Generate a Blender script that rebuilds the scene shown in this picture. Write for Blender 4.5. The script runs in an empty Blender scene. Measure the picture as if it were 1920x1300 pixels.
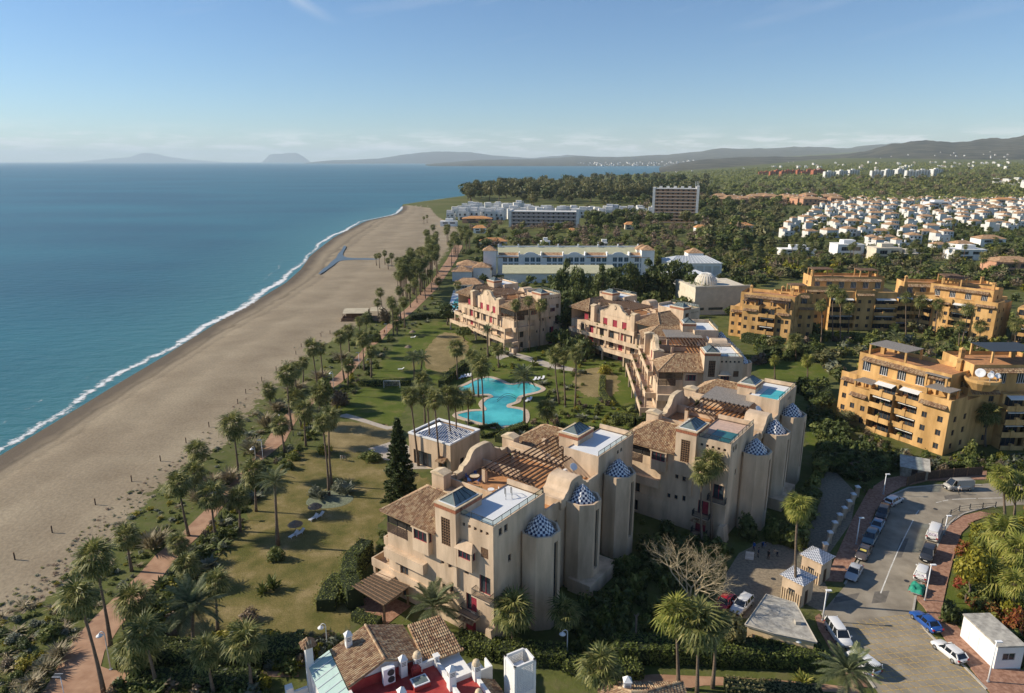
import bpy, bmesh, math, random
import numpy as np
from mathutils import Vector, Matrix
R = math.radians
random.seed(7); rng = np.random.default_rng(11)
scene = bpy.context.scene
COL = scene.collection
# ------------------------------------------------------------------ camera
CAM_H = 60.0; FPX = 1280.0; PITCH = math.atan((650-303)/1280)
cam = bpy.data.cameras.new('camera'); camo = bpy.data.objects.new('camera', cam); COL.objects.link(camo)
camo.location = (0, 0, CAM_H); camo.rotation_euler = (R(90)-PITCH, 0, 0)
cam.sensor_width = 36; cam.lens = 24; cam.clip_start = .5; cam.clip_end = 150000
scene.camera = camo
# ------------------------------------------------------------------ sky and sun
SUN_EL = 30.0; SUN_AZ = 173.0           # azimuth counter-clockwise from +X
world = bpy.data.worlds.new('World'); scene.world = world; world.use_nodes = True
def setup_world():
    nt = world.node_tree; nt.nodes.clear(); N = nt.nodes.new; L = nt.links.new
    out = N('ShaderNodeOutputWorld'); bg = N('ShaderNodeBackground'); bg.inputs[1].default_value = .095
    sky = N('ShaderNodeTexSky'); sky.sky_type = 'NISHITA'; sky.sun_disc = False
    sky.sun_elevation = R(SUN_EL); sky.sun_rotation = R(90-SUN_AZ)
    sky.altitude = 60; sky.air_density = 1.0; sky.dust_density = .1; sky.ozone_density = 5.0
    tc = N('ShaderNodeTexCoord'); sep = N('ShaderNodeSeparateXYZ'); L(tc.outputs['Generated'], sep.inputs[0])
    # low broken clouds all round the horizon, and thin cirrus higher up
    def mth(op, a, b=None, c=None):
        m = N('ShaderNodeMath'); m.operation = op
        for i, v in enumerate((a, b, c)):
            if v is None: continue
            if isinstance(v, (int, float)): m.inputs[i].default_value = v
            else: L(v, m.inputs[i])
        return m.outputs[0]
    def ramp(v, stops):
        r = N('ShaderNodeValToRGB'); L(v, r.inputs[0]); e = r.color_ramp.elements
        while len(e) < len(stops): e.new(.5)
        for q, (p, c) in zip(e, stops): q.position = p; q.color = (c, c, c, 1)
        return r.outputs[0]
    az = mth('ARCTAN2', sep.outputs[0], sep.outputs[1]); el = sep.outputs[2]
    cb = N('ShaderNodeCombineXYZ'); L(mth('MULTIPLY', az, 14.0), cb.inputs[0]); L(mth('MULTIPLY', el, 95.0), cb.inputs[1])
    nz = N('ShaderNodeTexNoise'); L(cb.outputs[0], nz.inputs[0]); nz.inputs['Scale'].default_value = 1.0; nz.inputs['Detail'].default_value = 7; nz.inputs['Roughness'].default_value = .62
    band = ramp(mth('MULTIPLY', el, 10.0), [(0.0, .4), (.1, .6), (.26, .66), (.38, .15), (.5, 0)])
    cl = mth('MULTIPLY', ramp(nz.outputs[0], [(.47, 0), (.60, 1)]), band)
    cb2 = N('ShaderNodeCombineXYZ'); L(mth('MULTIPLY', az, 4.0), cb2.inputs[0]); L(mth('ADD', mth('MULTIPLY', el, 30.0), mth('MULTIPLY', az, -6.0)), cb2.inputs[1])
    nz2 = N('ShaderNodeTexNoise'); L(cb2.outputs[0], nz2.inputs[0]); nz2.inputs['Scale'].default_value = 1.0; nz2.inputs['Detail'].default_value = 5
    ci = mth('MULTIPLY', ramp(nz2.outputs[0], [(.56, 0), (.78, .25)]), ramp(el, [(.1, 0), (.2, 1)]))
    # one soft contrail
    d = mth('ABSOLUTE', mth('SUBTRACT', mth('ADD', mth('MULTIPLY', az, -.62), mth('MULTIPLY', nz2.outputs[0], .02)), mth('SUBTRACT', el, .0145)))
    tr = mth('MULTIPLY', ramp(d, [(.0, .45), (.012, 0)]), ramp(el, [(.17, 0), (.195, 1)]))
    tint = N('ShaderNodeMixRGB'); tint.blend_type = 'MULTIPLY'; tint.inputs[0].default_value = 1; L(sky.outputs[0], tint.inputs[1]); tint.inputs[2].default_value = (.87, .95, 1.02, 1)
    mx = N('ShaderNodeMixRGB'); L(cl, mx.inputs[0]); L(tint.outputs[0], mx.inputs[1]); mx.inputs[2].default_value = (8.6, 8.7, 8.9, 1)
    mx2 = N('ShaderNodeMixRGB'); L(mth('MULTIPLY', mth('MAXIMUM', ci, tr), .8), mx2.inputs[0]); L(mx.outputs[0], mx2.inputs[1]); mx2.inputs[2].default_value = (6.0, 6.5, 7.2, 1)
    L(mx2.outputs[0], bg.inputs[0]); L(bg.outputs[0], out.inputs[0])
setup_world()
sun = bpy.data.lights.new('sun', 'SUN'); sun.energy = 5.0; sun.angle = R(.55); sun.color = (1, .885, .71)
suno = bpy.data.objects.new('sun', sun); COL.objects.link(suno)
sd = Vector((math.cos(R(SUN_EL))*math.cos(R(SUN_AZ)), math.cos(R(SUN_EL))*math.sin(R(SUN_AZ)), math.sin(R(SUN_EL))))
suno.rotation_euler = (-sd).to_track_quat('-Z', 'Y').to_euler(); suno.location = (-100, 40, 120)
vs = scene.view_settings; vs.view_transform = 'Standard'; vs.look = 'None'; vs.exposure = 0.34; vs.gamma = 1; vs.use_curve_mapping = False
cy = scene.cycles; cy.use_denoising = True; cy.max_bounces = 5; cy.diffuse_bounces = 3; cy.glossy_bounces = 3
cy.transmission_bounces = 4; cy.transparent_max_bounces = 12; cy.volume_bounces = 1; cy.use_adaptive_sampling = True; cy.adaptive_threshold = .015
cy.sample_clamp_indirect = 6
# ------------------------------------------------------------------ layout: the photograph's sight lines traced to the ground
def G(px, py, z=0.0):
    u = (px-960)/FPX; v = (650-py)/FPX
    dy = math.cos(PITCH)+v*math.sin(PITCH); dz = -math.sin(PITCH)+v*math.cos(PITCH)
    t = (z-CAM_H)/dz
    return Vector((u*t, dy*t, z))
def HT(bx, by, ty):
    """height of an upright whose foot is seen at (bx,by) and whose top is on row ty"""
    Y = G(bx, by).y; v = (650-ty)/FPX
    return CAM_H+(-math.sin(PITCH)+v*math.cos(PITCH))/(math.cos(PITCH)+v*math.sin(PITCH))*Y
def lerp_table(tab, y):
    """tab: (y, x) pairs sorted by falling y"""
    if y >= tab[0][0]: a, b = tab[0], tab[1]
    elif y <= tab[-1][0]: return tab[-1][1]
    else:
        for a, b in zip(tab, tab[1:]):
            if b[0] <= y <= a[0]: break
    return a[1]+(b[1]-a[1])*(y-a[0])/(b[0]-a[0])
def sstep(a, b, x):
    t = min(1, max(0, (x-a)/(b-a))); return t*t*(3-2*t)
# ------------------------------------------------------------------ materials
MATS = {}
def newmat(name):
    m = bpy.data.materials.new(name); m.use_nodes = True; m.node_tree.nodes.clear(); MATS[name] = m
    return m, m.node_tree.nodes.new, m.node_tree.links.new
def c4(c): return (c[0], c[1], c[2], 1)
def mat(name, col, rough=.8, var=.12, scale=.6, col2=None, metal=0, island=0, icol=None, bump=0, bscale=8, spec=.3, detail=5, stretch=None, ithr=None):
    m, N, L = newmat(name)
    out = N('ShaderNodeOutputMaterial'); p = N('ShaderNodeBsdfPrincipled'); L(p.outputs[0], out.inputs[0])
    p.inputs['Roughness'].default_value = rough; p.inputs['Metallic'].default_value = metal; p.inputs['Specular IOR Level'].default_value = spec
    geo = N('ShaderNodeNewGeometry'); src = geo.outputs['Position']
    if stretch:
        mp = N('ShaderNodeMapping'); L(src, mp.inputs[0]); mp.inputs['Scale'].default_value = stretch; src = mp.outputs[0]
    nz = N('ShaderNodeTexNoise'); L(src, nz.inputs['Vector']); nz.inputs['Scale'].default_value = scale; nz.inputs['Detail'].default_value = detail; nz.inputs['Roughness'].default_value = .6
    r = N('ShaderNodeValToRGB'); L(nz.outputs[0], r.inputs[0]); e = r.color_ramp.elements
    a = [min(1, c*(1-var)) for c in col]; b = [min(1, c*(1+var)) for c in (col2 or col)]
    e[0].position = .36; e[0].color = c4(a); e[1].position = .64; e[1].color = c4(b)
    o = r.outputs[0]
    if island:
        mx = N('ShaderNodeMixRGB'); mx.blend_type = 'MIX'
        rp = N('ShaderNodeValToRGB'); L(geo.outputs['Random Per Island'], rp.inputs[0]); q = rp.color_ramp.elements
        cols = icol or [[c*(1-island) for c in col], [min(1, c*(1+island)) for c in col]]
        while len(q) < len(cols): q.new(.5)
        for i, c in enumerate(cols): q[i].position = i/(len(cols)-1); q[i].color = c4(c)
        mx.inputs[0].default_value = .7; L(o, mx.inputs[1]); L(rp.outputs[0], mx.inputs[2]); o = mx.outputs[0]
    L(o, p.inputs['Base Color'])
    if bump:
        n2 = N('ShaderNodeTexNoise'); L(geo.outputs['Position'], n2.inputs['Vector']); n2.inputs['Scale'].default_value = bscale; n2.inputs['Detail'].default_value = 4
        bp = N('ShaderNodeBump'); bp.inputs['Strength'].default_value = min(1, bump); bp.inputs['Distance'].default_value = .1*bump; L(n2.outputs[0], bp.inputs['Height']); L(bp.outputs[0], p.inputs['Normal'])
    return m
def leafmat(name, c1, c2, c3=None, trans=.28, rough=.55):
    m, N, L = newmat(name)
    out = N('ShaderNodeOutputMaterial'); p = N('ShaderNodeBsdfPrincipled'); tl = N('ShaderNodeBsdfTranslucent'); ms = N('ShaderNodeMixShader')
    p.inputs['Roughness'].default_value = rough; p.inputs['Specular IOR Level'].default_value = .25
    geo = N('ShaderNodeNewGeometry'); oi = N('ShaderNodeObjectInfo')
    r = N('ShaderNodeValToRGB'); L(geo.outputs['Random Per Island'], r.inputs[0]); e = r.color_ramp.elements
    cols = [c1, c2]+([c3] if c3 else [])
    while len(e) < len(cols): e.new(.5)
    for i, c in enumerate(cols): e[i].position = (i/(len(cols)-1))*.9; e[i].color = c4(c)
    hs = N('ShaderNodeHueSaturation'); L(r.outputs[0], hs.inputs['Color'])
    mr = N('ShaderNodeMapRange'); L(oi.outputs['Random'], mr.inputs[0]); mr.inputs[3].default_value = .78; mr.inputs[4].default_value = 1.25; L(mr.outputs[0], hs.inputs['Value'])
    mr2 = N('ShaderNodeMapRange'); L(oi.outputs['Random'], mr2.inputs[0]); mr2.inputs[3].default_value = .515; mr2.inputs[4].default_value = .485; L(mr2.outputs[0], hs.inputs['Hue'])
    L(hs.outputs[0], p.inputs['Base Color']); L(hs.outputs[0], tl.inputs[0])
    ms.inputs[0].default_value = trans; L(p.outputs[0], ms.inputs[1]); L(tl.outputs[0], ms.inputs[2]); L(ms.outputs[0], out.inputs[0])
    return m
PLASTER = mat('plaster_beige', (.55, .41, .28), .9, .19, .45, col2=(.59, .45, .315), bump=.15, bscale=14, stretch=(1, 1, .22), detail=9)
COPING = mat('plaster_coping', (.58, .46, .31), .9, .16, 1.2)
YELLOW = mat('plaster_ochre', (.51, .30, .11), .9, .2, .4, col2=(.56, .345, .14), bump=.15, bscale=12, stretch=(1, 1, .25), detail=9)
WHITE = mat('plaster_white', (.78, .77, .74), .85, .05, .5)
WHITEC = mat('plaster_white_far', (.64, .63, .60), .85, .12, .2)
CREAM = mat('plaster_cream', (.62, .55, .43), .9, .1, .5)
PINK = mat('plaster_pink', (.50, .27, .17), .9, .12, .3)
DECKW = mat('deck_white', (.72, .74, .76), .6, .07, .7, col2=(.66, .68, .69))
TERRA = mat('terracotta_floor', (.44, .22, .10), .8, .2, 1.3, bump=.1)
CLAYCOLS = [(.10, .045, .03), (.32, .19, .10), (.50, .38, .23), (.15, .06, .035), (.55, .44, .28), (.26, .13, .07)]
TILE = mat('clay_tile', (.42, .28, .17), .85, .2, 1.0, island=1, icol=CLAYCOLS)
TILEFAR = mat('clay_roof_far', (.34, .19, .10), .85, .25, .9, col2=(.42, .27, .155), stretch=(1, 1, 1))
TILEOR = mat('clay_roof_orange', (.55, .27, .11), .85, .2, .6)
BANDT = mat('band_tile_red', (.34, .13, .07), .6, .35, 6)
GLASS = mat('window_glass', (.035, .045, .055), .08, .3, .4, spec=.6)
GLASSG = mat('skylight_glass', (.14, .175, .17), .12, .2, .8, spec=.6)
WOODD = mat('timber_dark', (.085, .055, .04), .75, .25, 3)
WOODB = mat('timber_brown', (.20, .12, .07), .8, .25, 3)
THATCH = mat('thatch', (.105, .075, .05), .95, .35, 5, bump=.6, bscale=20)
REDSH = mat('shutter_red', (.30, .035, .055), .6, .1, 3)
REDFL = mat('terrace_red', (.36, .035, .035), .55, .14, 1.2, col2=(.33, .05, .04))
IRON = mat('iron_dark', (.05, .055, .06), .5, .1, 3, metal=.3)
METAL = mat('painted_metal_grey', (.45, .47, .49), .4, .05, 3, metal=.4)
WMETAL = mat('painted_metal_white', (.78, .79, .80), .4, .04, 3)
GREENM = mat('copper_green_sheet', (.36, .50, .47), .5, .06, 1.0)
STONE = mat('stone_rubble', (.38, .32, .24), .95, .3, 2.5, bump=.5)
CONC = mat('concrete_roof', (.36, .34, .30), .95, .22, 1.4, col2=(.40, .38, .33), bump=.2)
GREYSH = mat('reed_cover_grey', (.22, .20, .18), .9, .25, 4, bump=.4, bscale=20)
BARK = mat('palm_bark', (.17, .125, .09), .95, .25, 2, bump=.5, bscale=10, stretch=(1, 1, 4))
BARKT = mat('tree_bark', (.14, .105, .08), .95, .25, 2, bump=.4)
BAREB = mat('bare_branch', (.46, .38, .24), .9, .2, 2)
DEADF = leafmat('dead_frond', (.25, .17, .085), (.36, .26, .13), (.18, .12, .06))
FAN = leafmat('fan_palm_leaf', (.055, .075, .020), (.13, .15, .042), (.27, .26, .09))
FANY = leafmat('fan_palm_leaf_bright', (.12, .15, .025), (.22, .24, .045), (.30, .29, .07))
DATE = leafmat('date_palm_leaf', (.10, .13, .06), (.17, .195, .095), (.22, .24, .13))
LEAFD = leafmat('leaf_dark', (0.046, 0.066, 0.023), (0.085, 0.110, 0.034), (0.133, 0.159, 0.050))
LEAFM = leafmat('leaf_mid', (0.079, 0.105, 0.025), (0.136, 0.164, 0.040), (0.208, 0.223, 0.064))
LEAFO = leafmat('leaf_olive', (0.106, 0.110, 0.043), (0.161, 0.161, 0.062), (0.212, 0.193, 0.087))
LEAFY = leafmat('leaf_yellow_green', (0.140, 0.146, 0.020), (0.260, 0.239, 0.030), (0.360, 0.312, 0.040))
LEAFR = leafmat('leaf_red', (.16, .04, .02), (.26, .07, .03), (.30, .15, .04))
LEAFB = leafmat('leaf_brown_winter', (.13, .095, .065), (.19, .14, .09), (.24, .18, .12), trans=.15)
LEAFG = leafmat('leaf_grey_green', (0.130, 0.151, 0.100), (0.190, 0.208, 0.140), (0.250, 0.260, 0.190))
PAMP = leafmat('pampas_straw', (.26, .215, .13), (.38, .32, .20), (.16, .15, .07))
HEDGE = leafmat('hedge_leaf', (0.075, 0.097, 0.021), (0.130, 0.160, 0.034), (0.195, 0.216, 0.047))
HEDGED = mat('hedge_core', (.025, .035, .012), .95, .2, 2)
RUBBER = mat('tyre_rubber', (.02, .02, .02), .85, .1, 4)
RIM = mat('wheel_rim', (.42, .43, .45), .35, .05, 4, metal=.7)
LAMPG = mat('headlight_glass', (.65, .68, .70), .1, .05, 4, spec=.7)
LAMPR = mat('tail_light_red', (.40, .02, .02), .2, .05, 4, spec=.6)
PLATE = mat('number_plate_white', (.75, .75, .72), .5, .02, 4)
CGLASS = mat('car_glass', (.015, .018, .022), .05, .1, 2, spec=.8)
BLACKP = mat('black_trim', (.02, .02, .022), .5, .1, 3)
SKIN = mat('skin', (.48, .30, .22), .6, .05, 5)
HAIR = mat('hair_dark', (.04, .03, .02), .8, .1, 9)
def paint(name, col, rough=.28):
    m = mat(name, col, rough, .02, .5, spec=.5); p = [n for n in m.node_tree.nodes if n.type == 'BSDF_PRINCIPLED'][0]
    p.inputs['Coat Weight'].default_value = .6; p.inputs['Coat Roughness'].default_value = .08
    return m
# ------------------------------------------------------------------ objects
def tag(o, label, cat, group=None):
    o['label'] = label; o['category'] = cat
    if group: o['group'] = group
    return o
def struct(o, kind='structure'):
    o['kind'] = kind; return o
def thing(name, label, cat, loc=(0, 0, 0), rz=0.0, group=None):
    o = bpy.data.objects.new(name, None); COL.objects.link(o); o.empty_display_size = .3
    o.location = loc; o.rotation_euler = (0, 0, rz)
    return tag(o, label, cat, group)
def link(name, me, parent=None, loc=None, rot=None, scale=None):
    o = bpy.data.objects.new(name, me); COL.objects.link(o)
    if parent is not None: o.parent = parent
    if loc is not None: o.location = loc
    if rot is not None: o.rotation_euler = rot
    if scale is not None: o.scale = scale
    return o
def copy_tree(o, parent=None):
    c = o.copy(); COL.objects.link(c)
    if parent is not None: c.parent = parent
    for ch in o.children: copy_tree(ch, c)
    return c
def npmesh(name, verts, faces, mats, smooth=False):
    """verts (n,3) and equal-sized faces (m,k) as arrays"""
    me = bpy.data.meshes.new(name); verts = np.asarray(verts, np.float32); faces = np.asarray(faces, np.int32)
    k = faces.shape[1]; me.vertices.add(len(verts)); me.vertices.foreach_set('co', verts.ravel())
    me.loops.add(faces.size); me.loops.foreach_set('vertex_index', faces.ravel())
    me.polygons.add(len(faces)); me.polygons.foreach_set('loop_start', np.arange(0, faces.size, k, dtype=np.int32))
    me.polygons.foreach_set('loop_total', np.full(len(faces), k, np.int32))
    if smooth: me.polygons.foreach_set('use_smooth', np.ones(len(faces), bool))
    for m in (mats if isinstance(mats, (list, tuple)) else [mats]): me.materials.append(m)
    me.update(calc_edges=True); return me
class MB:
    def __init__(s): s.v = []; s.f = []; s.mi = []; s.cur = 0
    def add(s, vs, fs):
        b = len(s.v); s.v += [tuple(p) for p in vs]
        for f in fs: s.f.append([b+i for i in f]); s.mi.append(s.cur)
        return s
    def quad(s, a, b, c, d): return s.add([a, b, c, d], [(0, 1, 2, 3)])
    def box(s, x0, x1, y0, y1, z0, z1, skip=''):
        F = {'b': (0, 3, 2, 1), 't': (4, 5, 6, 7), 'f': (0, 1, 5, 4), 'r': (1, 2, 6, 5), 'k': (2, 3, 7, 6), 'l': (3, 0, 4, 7)}
        return s.add([(x0, y0, z0), (x1, y0, z0), (x1, y1, z0), (x0, y1, z0), (x0, y0, z1), (x1, y0, z1), (x1, y1, z1), (x0, y1, z1)], [q for k, q in F.items() if k not in skip])
    def prism(s, poly, z0, z1):
        n = len(poly); vs = [(x, y, z0) for x, y in poly]+[(x, y, z1) for x, y in poly]
        return s.add(vs, [tuple(range(n-1, -1, -1)), tuple(range(n, 2*n))]+[(i, (i+1) % n, n+(i+1) % n, n+i) for i in range(n)])
    def prism_y(s, poly, y0, y1):      # poly in x,z
        n = len(poly); vs = [(x, y0, z) for x, z in poly]+[(x, y1, z) for x, z in poly]
        return s.add(vs, [tuple(range(n)), tuple(range(2*n-1, n-1, -1))]+[((i+1) % n, i, n+i, n+(i+1) % n) for i in range(n)])
    def prism_x(s, poly, x0, x1):      # poly in y,z
        n = len(poly); vs = [(x0, y, z) for y, z in poly]+[(x1, y, z) for y, z in poly]
        return s.add(vs, [tuple(range(n)), tuple(range(2*n-1, n-1, -1))]+[((i+1) % n, i, n+i, n+(i+1) % n) for i in range(n)])
    def tube(s, pts, radii, n=6, caps=True):
        b = len(s.v); pts = [Vector(p) for p in pts]
        for i, p in enumerate(pts):
            d = (pts[min(i+1, len(pts)-1)]-pts[max(i-1, 0)]).normalized()
            a = d.cross(Vector((.31, .17, 1)) if abs(d.z) < .95 else Vector((1, .1, 0))).normalized(); c = d.cross(a)
            r = radii[i] if isinstance(radii, (list, tuple)) else radii
            for k in range(n):
                t = 2*math.pi*k/n; q = p+a*math.cos(t)*r+c*math.sin(t)*r; s.v.append(tuple(q))
        for i in range(len(pts)-1):
            for k in range(n):
                s.f.append([b+i*n+k, b+i*n+(k+1) % n, b+(i+1)*n+(k+1) % n, b+(i+1)*n+k]); s.mi.append(s.cur)
        if caps:
            s.f.append([b+k for k in range(n-1, -1, -1)]); s.mi.append(s.cur)
            e = b+(len(pts)-1)*n; s.f.append([e+k for k in range(n)]); s.mi.append(s.cur)
        return s
    def bar(s, a, b, w): return s.tube([a, b], w*.7071, 4)
    def lathe(s, prof, cx=0, cy_=0, n=12, rot=0):
        b = len(s.v)
        for r, z in prof:
            for k in range(n): t = 2*math.pi*k/n+rot; s.v.append((cx+r*math.cos(t), cy_+r*math.sin(t), z))
        for i in range(len(prof)-1):
            for k in range(n): s.f.append([b+i*n+k, b+i*n+(k+1) % n, b+(i+1)*n+(k+1) % n, b+(i+1)*n+k]); s.mi.append(s.cur)
        s.f.append([b+k for k in range(n-1, -1, -1)]); s.mi.append(s.cur)
        e = b+(len(prof)-1)*n; s.f.append([e+k for k in range(n)]); s.mi.append(s.cur)
        return s
    def pyramid(s, x0, x1, y0, y1, z0, z1, rx=0, ry=0):
        cx, cy_ = (x0+x1)/2, (y0+y1)/2
        if rx or ry:
            return s.add([(x0, y0, z0), (x1, y0, z0), (x1, y1, z0), (x0, y1, z0), (cx-rx, cy_-ry, z1), (cx+rx, cy_+ry, z1)],
                         ([(0, 1, 5, 4), (1, 2, 5), (2, 3, 4, 5), (3, 0, 4)] if rx else [(0, 1, 4), (1, 2, 5, 4), (2, 3, 5), (3, 0, 4, 5)])+[(3, 2, 1, 0)])
        return s.add([(x0, y0, z0), (x1, y0, z0), (x1, y1, z0), (x0, y1, z0), (cx, cy_, z1)], [(0, 1, 4), (1, 2, 4), (2, 3, 4), (3, 0, 4), (3, 2, 1, 0)])
    def facade(s, axis, c, sgn, a0, a1, z0, z1, ops, depth=.25):
        """wall sheet in plane axis=c with rectangular openings (a0,a1,z0,z1) and their reveals; sgn = outward side"""
        A = sorted({a0, a1, *[v for o in ops for v in o[:2]]}); Z = sorted({z0, z1, *[v for o in ops for v in o[2:4]]})
        P = (lambda a, z, d=0: (c-sgn*d, a, z)) if axis == 'x' else (lambda a, z, d=0: (a, c-sgn*d, z))
        for i in range(len(A)-1):
            for j in range(len(Z)-1):
                ma, mz = (A[i]+A[i+1])/2, (Z[j]+Z[j+1])/2
                if ma < a0 or ma > a1 or mz < z0 or mz > z1: continue
                if any(o[0] < ma < o[1] and o[2] < mz < o[3] for o in ops): continue
                s.quad(P(A[i], Z[j]), P(A[i+1], Z[j]), P(A[i+1], Z[j+1]), P(A[i], Z[j+1]))
        for o in ops:
            p, q, u, w = o[:4]
            s.quad(P(p, u), P(p, u, depth), P(p, w, depth), P(p, w)); s.quad(P(q, u), P(q, u, depth), P(q, w, depth), P(q, w))
            s.quad(P(p, u), P(q, u), P(q, u, depth), P(p, u, depth)); s.quad(P(p, w), P(q, w), P(q, w, depth), P(p, w, depth))
        return s
    def mesh(s, name, mats, smooth=False):
        me = bpy.data.meshes.new(name); me.from_pydata(s.v, [], s.f)
        ms = mats if isinstance(mats, (list, tuple)) else [mats]
        for m in ms: me.materials.append(m)
        if len(ms) > 1: me.polygons.foreach_set('material_index', s.mi)
        if smooth: me.polygons.foreach_set('use_smooth', [True]*len(me.polygons))
        me.update(); return me
    def build(s, name, mats, parent=None, smooth=False, loc=None, rot=None):
        return link(name, s.mesh(name, mats, smooth), parent, loc, rot)
def sheet(name, pts, z, m, kind='structure'):
    me = bpy.data.meshes.new(name); me.from_pydata([(p[0], p[1], z) for p in pts], [], [list(range(len(pts)))]); me.materials.append(m); me.update()
    if me.polygons[0].normal.z < 0: me.flip_normals()
    return struct(link(name, me), kind)
def smooth_poly(pts, n=4, closed=True):
    out = []; N_ = len(pts)
    for i in range(N_ if closed else N_-1):
        p0, p1, p2, p3 = (Vector(pts[(i+k-1) % N_] if closed else pts[min(max(i+k-1, 0), N_-1)]) for k in range(4))
        for j in range(n):
            t = j/n; out.append(.5*((2*p1)+(-p0+p2)*t+(2*p0-5*p1+4*p2-p3)*t*t+(-p0+3*p1-3*p2+p3)*t**3))
    if not closed: out.append(Vector(pts[-1]))
    return out
# ------------------------------------------------------------------ sea, beach, terrain, hills
SEA_Z = -1.5
def sea_material():
    m, N, L = newmat('sea_water')
    out = N('ShaderNodeOutputMaterial'); p = N('ShaderNodeBsdfPrincipled'); L(p.outputs[0], out.inputs[0])
    geo = N('ShaderNodeNewGeometry'); pos = geo.outputs['Position']
    def noise(sc, det, stretch=(1, 1, 1), rough=.55):
        mp = N('ShaderNodeMapping'); L(pos, mp.inputs[0]); mp.inputs['Scale'].default_value = stretch; mp.inputs['Rotation'].default_value = (0, 0, R(-24))
        n = N('ShaderNodeTexNoise'); L(mp.outputs[0], n.inputs[0]); n.inputs['Scale'].default_value = sc; n.inputs['Detail'].default_value = det; n.inputs['Roughness'].default_value = rough
        return n.outputs[0]
    at = N('ShaderNodeAttribute'); at.attribute_name = 'shore'
    big = noise(.0022, 4, (1, 2.6, 1))
    r = N('ShaderNodeValToRGB'); L(big, r.inputs[0]); e = r.color_ramp.elements
    e[0].position = .38; e[0].color = (.006, .068, .098, 1); e[1].position = .66; e[1].color = (.016, .13, .16, 1)
    mx = N('ShaderNodeMixRGB'); L(at.outputs['Fac'], mx.inputs[0]); L(r.outputs[0], mx.inputs[1]); mx.inputs[2].default_value = (.045, .165, .18, 1)
    L(mx.outputs[0], p.inputs['Base Color'])
    p.inputs['Roughness'].default_value = .32; p.inputs['Specular IOR Level'].default_value = .35; p.inputs['IOR'].default_value = 1.33
    n1 = noise(.11, 5, (1, 2.4, 1)); n2 = noise(.5, 4, (1, 2.0, 1))
    b1 = N('ShaderNodeBump'); b1.inputs['Strength'].default_value = .55; b1.inputs['Distance'].default_value = 1.3; L(n1, b1.inputs['Height'])
    b2 = N('ShaderNodeBump'); b2.inputs['Strength'].default_value = .5; b2.inputs['Distance'].default_value = .35; L(n2, b2.inputs['Height']); L(b1.outputs[0], b2.inputs['Normal'])
    L(b2.outputs[0], p.inputs['Normal'])
    return m
SEA = sea_material()
SHORE = [(1420, -941), (850, 0), (790, 100), (720, 215), (670, 300), (605, 402), (560, 482), (530, 532), (505, 560), (480, 577), (445, 622), (415, 682), (402, 742), (392, 756), (386, 752), (380, 790), (370, 862), (350, 935), (334, 1080), (328.5, 1180), (322, 1300), (318.5, 1425), (317, 1430), (314, 1340), (309.5, 1240), (307, 1100), (305.5, 900), (304.7, 700)]
INNER = [(1420, -420), (1300, -200), (1142, -5), (1105, 70), (1063, 130), (1026, 160), (960, 215), (918, 252), (843, 378), (814, 412), (772, 440), (745, 464), (701, 520), (658, 568), (634, 612), (609, 655), (590, 705), (560, 745), (500, 806), (455, 838), (440, 852), (425, 846), (405, 812), (388, 800)]
def shore_point(py): return G(lerp_table(SHORE, py), py, SEA_Z)
rows_near = list(np.linspace(1420, 900, 22))+list(np.linspace(890, 600, 40))+list(np.linspace(594, 386, 53))
rows_far = [384, 380, 376, 370, 364, 358, 352, 346, 340, 335, 331, 328, 325, 322, 320, 318.5, 317, 315.5, 314, 312, 310.5, 309.5, 308, 307, 306.2, 305.5, 305]
def build_sea():
    # one sheet to the horizon: fine strips beside the shore, coarse beyond
    vs, fs, at = [], [], []
    offs = [-6, 0, 4, 10, 20, 40, 80, 160, 400, 1500, 6000, 60000]
    rows = [r for r in rows_near if r > 388]
    P = [shore_point(r) for r in rows]
    for i, p in enumerate(P):
        d = P[min(i+1, len(P)-1)]-P[max(i-1, 0)]; n = Vector((-.93, .36, 0)).normalized()
        for o in offs:
            q = p-n*0+Vector((-1, 0, 0))*o
            vs.append((q.x, q.y, SEA_Z)); at.append(max(0, 1-max(0, o)/90.0)**1.5)
    k = len(offs)
    for i in range(len(P)-1):
        for j in range(k-1): fs.append((i*k+j, i*k+j+1, (i+1)*k+j+1, (i+1)*k+j))
    # in front of the first row and beyond the last row
    b = len(vs); y0, y1 = P[0].y, P[-1].y
    ex = [(-60000, -3000), (P[0].x+6, -3000), (P[0].x+6, y0), (-60000, y0), (-60000, y1), (P[-1].x+6, y1), (26000, y1), (26000, 52000), (-60000, 52000)]
    vs += [(x, y, SEA_Z) for x, y in ex]; at += [0]*len(ex)
    fs2 = [(b, b+1, b+2, b+3), (b+4, b+5, b+6, b+7, b+8)]
    me = bpy.data.meshes.new('sea'); me.from_pydata(vs, [], [list(f) for f in fs]+[list(f) for f in fs2]); me.materials.append(SEA)
    a = me.attributes.new('shore', 'FLOAT', 'POINT'); a.data.foreach_set('value', at); me.update()
    struct(link('sea', me))
build_sea()
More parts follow.
